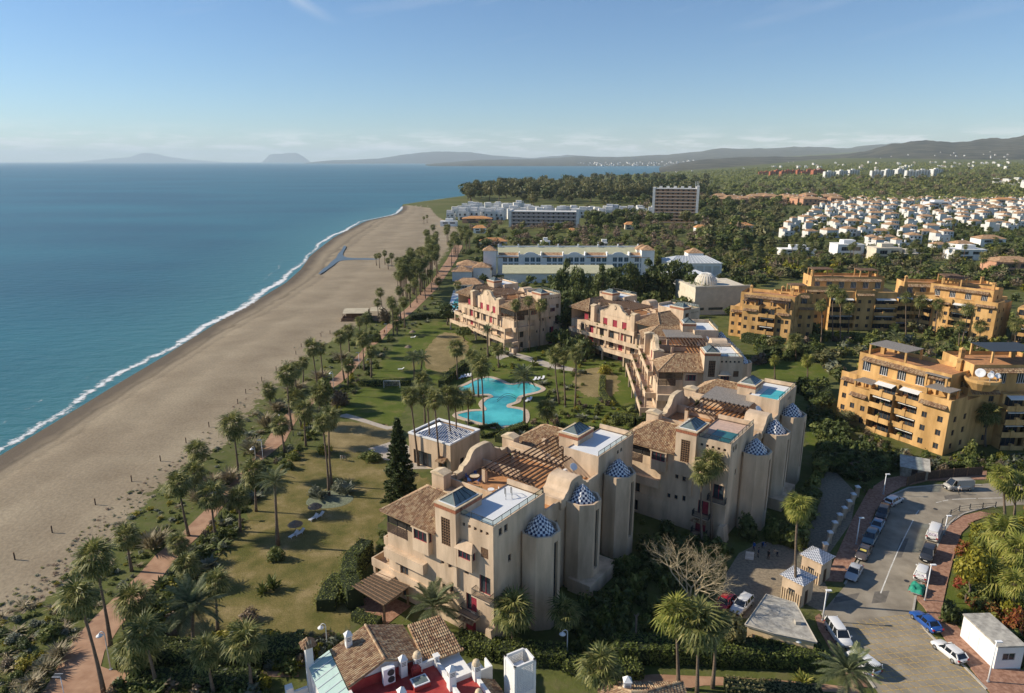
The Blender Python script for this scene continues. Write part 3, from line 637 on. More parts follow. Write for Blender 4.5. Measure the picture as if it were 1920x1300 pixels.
# ---- hedges
def hedge(name, pts, w, h, label, m=None, dens=26, leaf=.22, closed=False, group=None, wob=.12, cat='hedge'):
    pts = [Vector((p[0], p[1], 0)) for p in pts]; c = sum(pts, Vector())/len(pts); rg = np.random.default_rng(len(pts)*31+int(abs(c.x)*7))
    C, Nn = [], []; core = MB()
    segs = list(zip(pts, pts[1:]+([pts[0]] if closed else [])))[:len(pts) if closed else len(pts)-1]
    for a, b in segs:
        d = b-a; L_ = d.length; d.normalize(); n = Vector((-d.y, d.x, 0)); k = int(L_*(w+2*h)*dens)
        t = rg.uniform(-.02, 1.02, k)*L_; s = rg.uniform(0, w+2*h, k); j = rg.normal(size=(k, 3))*wob*.5
        bul = .5*wob*np.sin(t*1.3+a.x)+.4*wob*np.sin(t*3.1)
        off = np.where(s < h, -w/2, np.where(s > h+w, w/2, s-h-w/2)); z = np.where(s < h, s, np.where(s > h+w, 2*h+w-s, h))
        nx = np.where(s < h, -1., np.where(s > h+w, 1., 0)); nz = np.where((s >= h) & (s <= h+w), 1., .25)
        off = off+nx*bul; z = z+(nz > .5)*bul
        P = np.stack([a.x-c.x+d.x*t+n.x*off, a.y-c.y+d.y*t+n.y*off, z], 1)+j; P[:, 2] = np.maximum(P[:, 2], .03)
        C.append(P); Nn.append(np.stack([n.x*nx, n.y*nx, nz], 1)+rg.normal(size=(k, 3))*.5)
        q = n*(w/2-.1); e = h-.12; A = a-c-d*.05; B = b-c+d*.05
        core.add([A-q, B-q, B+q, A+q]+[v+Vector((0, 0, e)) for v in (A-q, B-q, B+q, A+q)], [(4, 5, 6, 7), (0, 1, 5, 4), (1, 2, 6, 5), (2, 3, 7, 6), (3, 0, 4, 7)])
    v, f = leaf_quads(np.concatenate(C), np.concatenate(Nn), leaf, 1.5, rg)
    o = thing(name, label, cat, (c.x, c.y, 0), 0, group)
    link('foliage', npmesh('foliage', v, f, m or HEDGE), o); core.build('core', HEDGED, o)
    return o
def hp(*p): return [G(a, b).xy for a, b in p]
# ---- Norfolk pine
def norfolk(x, y, h, rbase, label):
    o = thing('norfolk_pine', label, 'tree', (x, y, 0)); rg = random.Random(4); MB().tube([(0, 0, -.1), (0, 0, h*.5), (0, 0, h)], [.28, .18, .03], 8).build('trunk', BARKT, o, True)
    C, Nn = [], []; r_ = np.random.default_rng(3); br = MB(); z = h*.07
    while z < h*.985:
        t = z/h; R_ = rbase*(1-t)**.82+.15; k = 6 if t < .8 else 5; a0 = rg.random()*6
        for i in range(k):
            a = a0+i*6.283/k+rg.uniform(-.15, .15); l = R_*rg.uniform(.82, 1.1); up = .10+.35*t
            e = Vector((math.cos(a)*l, math.sin(a)*l, z+up*l-.05*l)); br.tube([(0, 0, z), e*.6+Vector((0, 0, z*.4+.02*l)), e], [.05, .035, .015], 4)
            n = int(75*l/1.8)+20; tt = r_.uniform(.12, 1.03, n)**.8; side = r_.normal(size=n)*.22*(1.15-tt)*l+r_.normal(size=n)*.05
            P = np.stack([math.cos(a)*l*tt-math.sin(a)*side, math.sin(a)*l*tt+math.cos(a)*side, z+(up*l-.05*l)*tt**1.5+r_.normal(size=n)*.09+.05], 1); C.append(P)
            Nn.append(np.stack([np.zeros(n), np.zeros(n), np.ones(n)], 1)+r_.normal(size=(n, 3))*.5)
        z += (.62-.28*t)*(h/17)
    v, f = leaf_quads(np.concatenate(C), np.concatenate(Nn), .27, 1.9, r_); br.build('branches', BARKT, o); link('crown', npmesh('crown', v, f, LEAFD), o); return o
# ---- bare winter tree
def bare_tree(x, y, h, label, seed=3, stems=4, m=BAREB, name='bare_tree', r0=.2):
    o = thing(name, label, 'tree', (x, y, 0)); rg = random.Random(seed); tr = MB(); br = MB()
    def grow(p, d, l, r, lev):
        mb = tr if lev < 2 else br; q = p+d*l*.5+Vector((rg.uniform(-.06, .06), rg.uniform(-.06, .06), .02))*l; e = q+(d+Vector((rg.uniform(-.18, .18), rg.uniform(-.18, .18), .06)))*l*.5
        mb.tube([p, q, e], [r, r*.85, r*.68], 6 if lev < 2 else (4 if lev < 4 else 3), False)
        if lev >= 6: return
        for i in range(2 if lev == 0 else rg.choice((2, 3, 3))):
            a = rg.uniform(0, 6.283); ax = d.cross(Vector((math.cos(a), math.sin(a), .2))).normalized(); nd = (Matrix.Rotation(rg.uniform(.35, 1.0), 3, ax) @ d); nd.z += .02; grow(e if rg.random() < .75 else q, nd.normalized(), l*rg.uniform(.6, .86), r*.62, lev+1)
    for i in range(stems):
        a = i*6.283/stems+rg.random(); grow(Vector((.2*math.cos(a), .2*math.sin(a), -.1)), Vector((.18*math.cos(a), .18*math.sin(a), 1)).normalized(), h*.36, r0, 0)
    tr.build('trunk', m, o, True); br.build('branches', m, o, True); return o
# ------------------------------------------------------------------ ground sheets
def lawn_mat(name, c1, c2, c3, sc=.18):
    m, N, L = newmat(name); out = N('ShaderNodeOutputMaterial'); p = N('ShaderNodeBsdfPrincipled'); L(p.outputs[0], out.inputs[0]); geo = N('ShaderNodeNewGeometry')
    n = N('ShaderNodeTexNoise'); L(geo.outputs['Position'], n.inputs[0]); n.inputs['Scale'].default_value = sc; n.inputs['Detail'].default_value = 7; n.inputs['Roughness'].default_value = .65
    r = N('ShaderNodeValToRGB'); L(n.outputs[0], r.inputs[0]); e = r.color_ramp.elements; e[0].position = .36; e[0].color = c4(c1); e[1].position = .66; e[1].color = c4(c3); x = e.new(.52); x.color = c4(c2)
    n2 = N('ShaderNodeTexNoise'); L(geo.outputs['Position'], n2.inputs[0]); n2.inputs['Scale'].default_value = 5; n2.inputs['Detail'].default_value = 5
    mx = N('ShaderNodeMixRGB'); mx.blend_type = 'OVERLAY'; mx.inputs[0].default_value = .65; L(r.outputs[0], mx.inputs[1]); L(n2.outputs[0], mx.inputs[2]); L(mx.outputs[0], p.inputs['Base Color'])
    p.inputs['Roughness'].default_value = .95; p.inputs['Specular IOR Level'].default_value = .15
    bp = N('ShaderNodeBump'); bp.inputs['Strength'].default_value = .6; bp.inputs['Distance'].default_value = .12; L(n2.outputs[0], bp.inputs['Height']); L(bp.outputs[0], p.inputs['Normal']); return m
LAWN = lawn_mat('lawn_dry', (.10, .10, .026), (.175, .145, .052), (.27, .21, .10))
LAWNG = lawn_mat('lawn_green', (.075, .105, .015), (.10, .125, .022), (.16, .145, .05))
DRYG = lawn_mat('lawn_straw', (.17, .135, .06), (.23, .18, .085), (.30, .235, .12))
PATHM = mat('paving_red_brown', (.36, .205, .125), .9, .14, .5, col2=(.38, .235, .15), bump=.3, bscale=6)
PAVER = mat('paving_brick_red', (.30, .155, .10), .9, .22, 2.2, col2=(.33, .19, .13), bump=.2)
ASPH = mat('asphalt_road', (.25, .215, .165), .92, .14, .3, col2=(.285, .25, .195), bump=.15, bscale=12)
COBBLE = mat('courtyard_setts', (.25, .205, .145), .92, .25, 2.5, bump=.4, bscale=9)
KERBM = mat('kerb_concrete', (.40, .37, .32), .9, .12, 2)
STONEP = mat('stone_paving_pale', (.42, .37, .31), .9, .12, 1.5)
def psheet(name, px, z, m, sm=0, kind='structure'):
    pts = [G(a, b).xy for a, b in px]
    if sm:
        rj = random.Random(len(px)); pts = smooth_poly([Vector((p[0], p[1], 0)) for p in pts], sm*4 if 'lawn' in name else sm); cc = sum(pts, Vector())/len(pts)
        if 'lawn' in name: pts = [v+(v-cc).normalized()*rj.uniform(-.8, .8) for v in pts]
    return sheet(name, pts, z, m, kind)
PL = [(-40, 1420), (20, 1360), (83, 1296), (120, 1229), (145, 1192), (183, 1152), (218, 1118), (262, 1076), (291, 1042), (322, 1018), (361, 980), (399, 943), (432, 908), (461, 873), (492, 838), (511, 808), (530, 782), (552, 766), (581, 748), (612, 722), (632, 703), (655, 681), (673, 664), (700, 635), (713, 621), (728, 608), (742, 594), (763, 578), (784, 555), (804, 535), (822, 510), (838, 487), (852, 460)]
PR = [(868, 460), (856, 487), (838, 515), (818, 543), (798, 562), (781, 579), (763, 594), (746, 604), (730, 621), (716, 638), (696, 652), (677, 679), (661, 699), (640, 718), (615, 733), (588, 757), (562, 780), (547, 804), (535, 828), (503, 855), (477, 872), (448, 913), (415, 955), (378, 1001), (345, 1032), (320, 1061), (303, 1084), (282, 1105), (248, 1145), (222, 1180), (196, 1222), (189, 1250), (208, 1257), (291, 1254), (415, 1258), (560, 1259), (560, 1270), (415, 1270), (300, 1268), (250, 1274), (215, 1290), (190, 1330), (160, 1420)]
psheet('promenade', PL+PR, .05, PATHM)
psheet('footpath', [(1180, 1268), (1300, 1268), (1460, 1276), (1600, 1290), (1600, 1302), (1460, 1290), (1320, 1286), (1240, 1304), (1180, 1310)], .05, PATHM, 2)
psheet('lawn', [(300, 1210), (330, 1150), (400, 1050), (440, 1005), (500, 905), (560, 850), (640, 845), (740, 862), (770, 885), (810, 905), (790, 960), (720, 965), (705, 1040), (660, 1110), (650, 1180), (560, 1200), (420, 1200)], .02, LAWN, 3)
psheet('straw_lawn', [(612, 812), (640, 792), (735, 800), (750, 832), (700, 846), (620, 846)], .03, DRYG, 3)
psheet('football_lawn', [(640, 778), (655, 745), (688, 727), (720, 722), (757, 725), (768, 745), (752, 778), (728, 796), (690, 790)], .03, LAWNG, 3)
psheet('upper_lawn', [(700, 705), (720, 670), (750, 640), (772, 615), (820, 603), (862, 620), (885, 652), (850, 702), (830, 722), (760, 716)], .025, LAWNG, 3)
psheet('straw_lawn', [(800, 690), (800, 655), (830, 625), (862, 630), (880, 655), (848, 695)], .035, DRYG, 3)
psheet('garden_lawn', [(836, 724), (870, 690), (930, 655), (1000, 648), (1090, 648), (1170, 690), (1190, 790), (1110, 812), (1000, 806), (975, 815), (880, 808), (856, 770)], .02, LAWNG, 3)
psheet('straw_lawn', [(1080, 700), (1130, 690), (1160, 712), (1150, 740), (1110, 745), (1082, 730)], .035, DRYG, 3)
psheet('garden_lawn', [(1424, 682), (1500, 676), (1545, 690), (1535, 722), (1440, 716)], .02, LAWNG, 2)
psheet('garden_lawn', [(1515, 815), (1560, 792), (1600, 815), (1620, 842), (1560, 865), (1520, 850)], .02, LAWNG, 2)
psheet('garden_lawn', [(1690, 868), (1845, 866), (1850, 884), (1720, 884)], .02, LAWNG, 2)
psheet('garden_lawn', [(1802, 1005), (1870, 972), (1960, 960), (2050, 1060), (1990, 1200), (1880, 1180), (1800, 1150), (1772, 1130), (1782, 1080)], .02, LAWNG, 2)
psheet('stone_path', [(636, 782), (650, 776), (690, 788), (728, 800), (740, 797), (744, 801), (726, 806), (690, 795), (650, 784)], .04, STONEP, 2)
psheet('stone_terrace', [(690, 842), (745, 825), (790, 850), (820, 880), (770, 880), (720, 862)], .04, STONEP)
psheet('stone_path', [(930, 668), (960, 660), (1030, 680), (1080, 692), (1075, 697), (1020, 688), (962, 668), (938, 675)], .04, STONEP, 2)
# road, courtyard, pavements
ROAD_L = [(1700, 1390), (1640, 1290), (1600, 1232), (1562, 1180), (1540, 1150), (1585, 1098), (1610, 1052), (1636, 992), (1650, 955), (1672, 928), (1705, 913), (1760, 908), (1840, 908), (1960, 896), (2100, 880)]
ROAD_R = [(2100, 930), (1960, 944), (1900, 948), (1850, 952), (1808, 962), (1780, 980), (1765, 1003), (1742, 1056), (1716, 1120), (1712, 1146), (1735, 1182), (1764, 1214), (1800, 1245), (1850, 1296), (1920, 1390)]
psheet('road', ROAD_L+ROAD_R, .03, ASPH)
psheet('courtyard', [(1350, 1135), (1362, 1075), (1385, 1038), (1430, 1015), (1500, 1030), (1530, 1060), (1556, 1112), (1542, 1148), (1500, 1128), (1440, 1118), (1400, 1160), (1360, 1160)], .022, COBBLE)
psheet('service_lane', [(1540, 880), (1570, 888), (1606, 925), (1596, 980), (1550, 1045), (1524, 1062), (1500, 1032), (1528, 960)], .018, COBBLE)
def slab(name, px, h, m, parent=None):
    mb = MB(); pts = [G(a, b) for a, b in px]; area = sum(a.x*b.y-b.x*a.y for a, b in zip(pts, pts[1:]+pts[:1])); pts = pts if area > 0 else pts[::-1]
    mb.prism([(p.x, p.y) for p in pts], -.05, h); return struct(mb.build(name, m))
PAVE = [(1731, 1138), (1716, 1122), (1742, 1062), (1767, 1008), (1780, 986), (1806, 968), (1838, 960), (1862, 966), (1826, 978), (1803, 1000), (1791, 1034), (1776, 1094), (1766, 1141), (1780, 1161), (1810, 1191), (1870, 1248), (1935, 1262), (1960, 1330), (1880, 1330), (1847, 1288), (1814, 1247), (1772, 1200)]
slab('pavement', PAVE, .13, PAVER)
slab('pavement', [(1548, 1090), (1560, 1060), (1598, 975), (1628, 920), (1660, 898), (1720, 888), (1850, 884), (1850, 900), (1740, 902), (1690, 914), (1662, 930), (1642, 958), (1630, 990), (1604, 1050), (1580, 1092)], .13, PAVER)
slab('pavement', [(1536, 1152), (1556, 1180), (1594, 1232), (1632, 1290), (1600, 1290), (1560, 1225), (1535, 1180), (1528, 1158)], .13, PAVER)
def kerb(px, w=.28, h=.15):
    P = [G(a, b) for a, b in px]; mb = MB()
    for a, b in zip(P, P[1:]):
        d = (b-a); d.normalize(); n = Vector((-d.y, d.x, 0))*w/2; mb.add([a-n, b-n, b+n, a+n]+[v+Vector((0, 0, h)) for v in (a-n, b-n, b+n, a+n)], [(4, 5, 6, 7), (0, 1, 5, 4), (2, 3, 7, 6), (3, 0, 4, 7), (1, 2, 6, 5)])
    return struct(mb.build('kerb', KERBM))
kerb([(1862, 950), (1838, 955), (1806, 964), (1781, 981), (1766, 1004), (1742, 1058), (1716, 1122), (1712, 1146), (1735, 1182), (1766, 1214), (1802, 1245), (1850, 1294)])
kerb([(1584, 1096), (1609, 1052), (1635, 992), (1648, 957), (1670, 930), (1704, 915), (1760, 910), (1840, 910)])
kerb([(1542, 1152), (1563, 1181), (1600, 1233), (1640, 1291)])
LINEW = mat('line_paint_white', (.62, .60, .55), .8, .25, 3)
LINEY = mat('line_paint_yellow', (.46, .31, .06), .85, .38, 4, col2=(.42, .30, .12))
def stripe(a, b, w, z, m, name='road_marking'):
    d = (b-a); d.normalize(); n = Vector((-d.y, d.x, 0))*w/2; mb = MB().quad(*[(v.x, v.y, z) for v in (a-n, b-n, b+n, a+n)]); return struct(mb.build(name, m))
cl = [G(*p) for p in [(1651, 1113), (1668, 1070), (1684, 1032), (1700, 1000), (1712, 976)]]
for a, b in zip(cl, cl[1:]): stripe(a, b+(b-a).normalized()*.05, .16, .036, LINEW)
for a, b in [((1717, 965), (1723, 957)), ((1755, 943), (1765, 941)), ((1768, 940), (1778, 938)), ((1785, 937), (1830, 935)), ((1834, 935), (1880, 934))]: stripe(G(*a), G(*b), .15, .036, LINEW)
# yellow keep-clear hatching
hq = [G(*p) for p in [(1596, 1166), (1712, 1150), (1858, 1296), (1655, 1300)]]
def clip_line(p, d):
    ts = []
    for a, b in zip(hq, hq[1:]+hq[:1]):
        e = b-a; den = d.x*e.y-d.y*e.x
        if abs(den) < 1e-6: continue
        w_ = a-p; t = (w_.x*e.y-w_.y*e.x)/den; s = (w_.x*d.y-w_.y*d.x)/den
        if 0 <= s <= 1: ts.append(t)
    return (min(ts), max(ts)) if len(ts) >= 2 and max(ts)-min(ts) > .6 else None
ctr = sum(hq, Vector())/4
for ang in (R(8), R(113)):
    d = Vector((math.cos(ang), math.sin(ang), 0)); n = Vector((-d.y, d.x, 0))
    for k in range(-14, 15):
        p = ctr+n*k*.95; c = clip_line(p, d)
        if c: stripe(p+d*c[0], p+d*c[1], .085, .036 if ang < 1 else .040, LINEY)
stripe(G(1764, 1217), G(1856, 1298), .12, .044, LINEY)
# ------------------------------------------------------------------ building helpers
def window(parent, axis, c, sgn, a0, a1, z0, z1, depth=.22, fm=WOODD, pane=GLASS, bars=1, name='window'):
    fr_ = MB(); w = .07
    def bx(p, q, u, v, d0, d1):
        if axis == 'x': fr_.box(min(c-sgn*d0, c-sgn*d1), max(c-sgn*d0, c-sgn*d1), p, q, u, v)
        else: fr_.box(p, q, min(c-sgn*d0, c-sgn*d1), max(c-sgn*d0, c-sgn*d1), u, v)
    e = depth-.08
    bx(a0+.003, a0+w, z0+.003, z1-.003, e, depth); bx(a1-w, a1-.003, z0+.003, z1-.003, e, depth); bx(a0+w, a1-w, z0+.003, z0+w, e, depth); bx(a0+w, a1-w, z1-w, z1-.003, e, depth)
    for i in range(bars):
        m_ = a0+(a1-a0)*(i+1)/(bars+1); bx(m_-w/2, m_+w/2, z0+w, z1-w, e, depth)
    o = fr_.build(name, fm, parent); P = (lambda a, z: (c-sgn*(depth-.03), a, z)) if axis == 'x' else (lambda a, z: (a, c-sgn*(depth-.03), z))
    MB().quad(P(a0, z0), P(a1, z0), P(a1, z1), P(a0, z1)).build('pane', pane, o); return o
def shutter(parent, axis, c, sgn, a0, a1, z0, z1, depth=.12, m=REDSH):
    mb = MB(); k = max(3, int((z1-z0)/.28)); h = (z1-z0)/k
    for i in range(k):
        u, v = z0+i*h+.015, z0+(i+1)*h-.01; d0, d1 = depth-.06, depth-.01
        if axis == 'x': mb.box(min(c-sgn*d0, c-sgn*d1), max(c-sgn*d0, c-sgn*d1), a0, a1, u, v)
        else: mb.box(a0, a1, min(c-sgn*d0, c-sgn*d1), max(c-sgn*d0, c-sgn*d1), u, v)
    P = (lambda a, z: (c-sgn*depth, a, z)) if axis == 'x' else (lambda a, z: (a, c-sgn*depth, z))
    mb.quad(P(a0, z0), P(a1, z0), P(a1, z1), P(a0, z1)); return mb.build('shutter', m, parent)
def railing(parent, pts, h=.95, step=.14, m=IRON, name='railing', glass=False):
    mb = MB()
    for a, b in zip(pts, pts[1:]):
        a, b = Vector(a), Vector(b); d = b-a; n = max(1, int(d.length/(step if not glass else 1.6)))
        mb.bar(a+Vector((0, 0, h)), b+Vector((0, 0, h)), .07); mb.bar(a+Vector((0, 0, .1)), b+Vector((0, 0, .1)), .05)
        for i in range(n+1): p = a+d*i/n; mb.bar(p, p+Vector((0, 0, h)), .035 if not glass else .06)
    o = mb.build(name, m, parent)
    if glass:
        gm = MB()
        for a, b in zip(pts, pts[1:]): a, b = Vector(a), Vector(b); u = Vector((0, 0, 1)); gm.quad(a+u*.14, b+u*.14, b+u*(h-.06), a+u*(h-.06))
        gm.build('glass_panel', RAILG, o)
    return o
def mk_railglass():
    m, N, L = newmat('rail_glass'); out = N('ShaderNodeOutputMaterial'); t = N('ShaderNodeBsdfTransparent'); g_ = N('ShaderNodeBsdfGlossy'); ms = N('ShaderNodeMixShader')
    t.inputs[0].default_value = (.72, .82, .82, 1); g_.inputs[0].default_value = (.8, .9, .9, 1); g_.inputs['Roughness'].default_value = .05; ms.inputs[0].default_value = .18
    L(t.outputs[0], ms.inputs[1]); L(g_.outputs[0], ms.inputs[2]); L(ms.outputs[0], out.inputs[0]); return m
RAILG = mk_railglass()
def tile_slope(mb, poly, pitch=.27, tl=.42, r=.125):
    """rows of barrel tiles on a roof plane; poly[0]->poly[1] is the eave"""
    P = [Vector(p) for p in poly]; s = (P[1]-P[0]).normalized(); n = Vector()
    for i in range(1, len(P)-1):
        n = (P[i]-P[0]).cross(P[i+1]-P[0])
        if n.length > 1e-4: break
    n.normalize(); n = n if n.z > 0 else -n; t = n.cross(s); t = t if t.z > 0 else -t
    Q = [((p-P[0]).dot(s), (p-P[0]).dot(t)) for p in P]; s0, s1 = min(q[0] for q in Q), max(q[0] for q in Q)
    x = s0+pitch/2
    while x < s1-.02:
        ys = []
        for a, b in zip(Q, Q[1:]+Q[:1]):
            if (a[0]-x)*(b[0]-x) < 0: ys.append(a[1]+(b[1]-a[1])*(x-a[0])/(b[0]-a[0]))
        if len(ys) >= 2:
            y = min(ys)-.06; ye = max(ys)
            while y < ye-.05:
                l = min(tl, ye-y); o = P[0]+s*(x+random.uniform(-.012, .012))+t*y; b = len(mb.v); up = random.uniform(.0, .02)
                for e, (dt, rr, dz) in enumerate(((0, r, .05+up), (l+.06, r*.82, .005))):
                    for k in range(5):
                        an = math.pi*k/4; mb.v.append(tuple(o+t*dt+s*(-math.cos(an)*rr)+n*(math.sin(an)*rr+dz)))
                for k in range(4): mb.f.append([b+k, b+k+1, b+6+k, b+5+k]); mb.mi.append(0)
                mb.f.append([b+4, b+3, b+2, b+1, b]); mb.mi.append(0)
                y += tl
        x += pitch
def tiled_roof(parent, slopes, ridges=(), thick=.16, m=TILE):
    base = MB(); tl_ = MB()
    for poly in slopes:
        P = [Vector(p) for p in poly]; k = len(P); base.add(P+[p-Vector((0, 0, thick)) for p in P], [tuple(range(k)), tuple(range(2*k-1, k-1, -1))]+[(i, (i+1) % k, k+(i+1) % k, k+i) for i in range(k)])
        tile_slope(tl_, poly)
    o = base.build('roof', TILEFAR, parent); t = tl_.build('roof_tiles', m, o); t['kind'] = 'stuff'
    if ridges:
        rm = MB()
        for a, b in ridges:
            a, b = Vector(a), Vector(b); n = max(1, int((b-a).length/.42))
            for i in range(n): rm.tube([a+(b-a)*(i/n)+Vector((0, 0, .08)), a+(b-a)*((i+1.1)/n)+Vector((0, 0, .10))], [.17, .15], 6)
        rm.build('ridge_tiles', m, o)['kind'] = 'stuff'
    return o
def checker_mat(name, c1, c2, sc=1.0):
    m, N, L = newmat(name); out = N('ShaderNodeOutputMaterial'); p = N('ShaderNodeBsdfPrincipled'); L(p.outputs[0], out.inputs[0])
    uv = N('ShaderNodeUVMap'); ck = N('ShaderNodeTexChecker'); L(uv.outputs[0], ck.inputs[0]); ck.inputs[1].default_value = c4(c1); ck.inputs[2].default_value = c4(c2); ck.inputs['Scale'].default_value = sc
    n = N('ShaderNodeTexNoise'); n.inputs['Scale'].default_value = 9; geo = N('ShaderNodeNewGeometry'); L(geo.outputs['Position'], n.inputs[0]); mx = N('ShaderNodeMixRGB'); mx.blend_type = 'MULTIPLY'; mx.inputs[0].default_value = .3
    L(ck.outputs[0], mx.inputs[1]); L(n.outputs[0], mx.inputs[2]); L(mx.outputs[0], p.inputs['Base Color']); p.inputs['Roughness'].default_value = .25; return m
CHECK = checker_mat('blue_white_tile', (.82, .83, .84), (.02, .035, .10), 1.0)
CHECKG = checker_mat('grey_white_tile', (.66, .68, .72), (.12, .14, .20), 1.0)
def faceted_dome(prof, n=8, rot=0.0, sq=.37, m=CHECK, name='dome', sx=1.0):
    V, F, UV = [], [], []; L_ = [0]
    for a, b in zip(prof, prof[1:]): L_.append(L_[-1]+math.hypot(a[0]-b[0], a[1]-b[1]))
    for k in range(n):
        t0, t1 = rot+2*math.pi*k/n, rot+2*math.pi*(k+1)/n
        for i in range(len(prof)-1):
            q = []
            for (r, z), tt, l in ((prof[i], t0, L_[i]), (prof[i], t1, L_[i]), (prof[i+1], t1, L_[i+1]), (prof[i+1], t0, L_[i+1])):
                q.append(len(V)); V.append((r*math.cos(tt)*sx, r*math.sin(tt), z)); h = r*math.sin(math.pi/n); UV.append(((h if tt == t1 else -h)/sq+20, l/sq+20))
            F.append(q)
    me = bpy.data.meshes.new(name); me.from_pydata(V, [], F); me.materials.append(m); uv = me.uv_layers.new(name='UVMap')
    for lp in me.loops: uv.data[lp.index].uv = UV[lp.vertex_index]
    me.update(); return me
DOME = faceted_dome([(2.38, 0), (1.86, .75), (1.28, 1.5), (.66, 2.15), (.04, 2.62)], 8, R(22.5))
def skylight(parent, x0, x1, y0, y1, z):
    """glazed hip on a tower top"""
    o = MB().pyramid(x0+.5, x1-.5, y0+.45, y1-.45, z+.06, z+1.0, rx=max(.02, (x1-x0)/2-1.5)).build('skylight', GLASSG, parent)
    b = MB(); cx, cy_ = (x0+x1)/2, (y0+y1)/2; rx = max(.02, (x1-x0)/2-1.5); A = [(x0+.5, y0+.45), (x1-.5, y0+.45), (x1-.5, y1-.45), (x0+.5, y1-.45)]
    for i, (px, py) in enumerate(A): b.bar((px, py, z+.07), (cx+(rx if i in (1, 2) else -rx), cy_, z+1.03), .09)
    b.bar((cx-rx, cy_, z+1.03), (cx+rx, cy_, z+1.03), .1)
    for t in (.25, .5, .75):
        px = x0+.5+(x1-x0-1)*t; tx = cx-rx+2*rx*t
        for py in (y0+.45, y1-.45): b.bar((px, py, z+.08), (tx, cy_, z+1.02), .06)
    b.build('glazing_bars', IRON, o); return o
def ogee(x0, x1, z0, z1, n=14):
    """curved gable outline from (x0,z0) over the top to (x1,z0)"""
    c = (x0+x1)/2; w = (x1-x0)/2; L_ = []
    for i in range(n+1):
        t = i/n; x = x0+w*t; z = z0+(z1-z0)*(.22*sstep(.20, .24, t)+.5*sstep(.22, .72, t)**1.3+.28*math.sqrt(max(0, 1-((1-max(.5, t))/.5)**2))); L_.append((x, z))
    return L_+[(2*c-x, z) for x, z in L_[::-1][1:]]
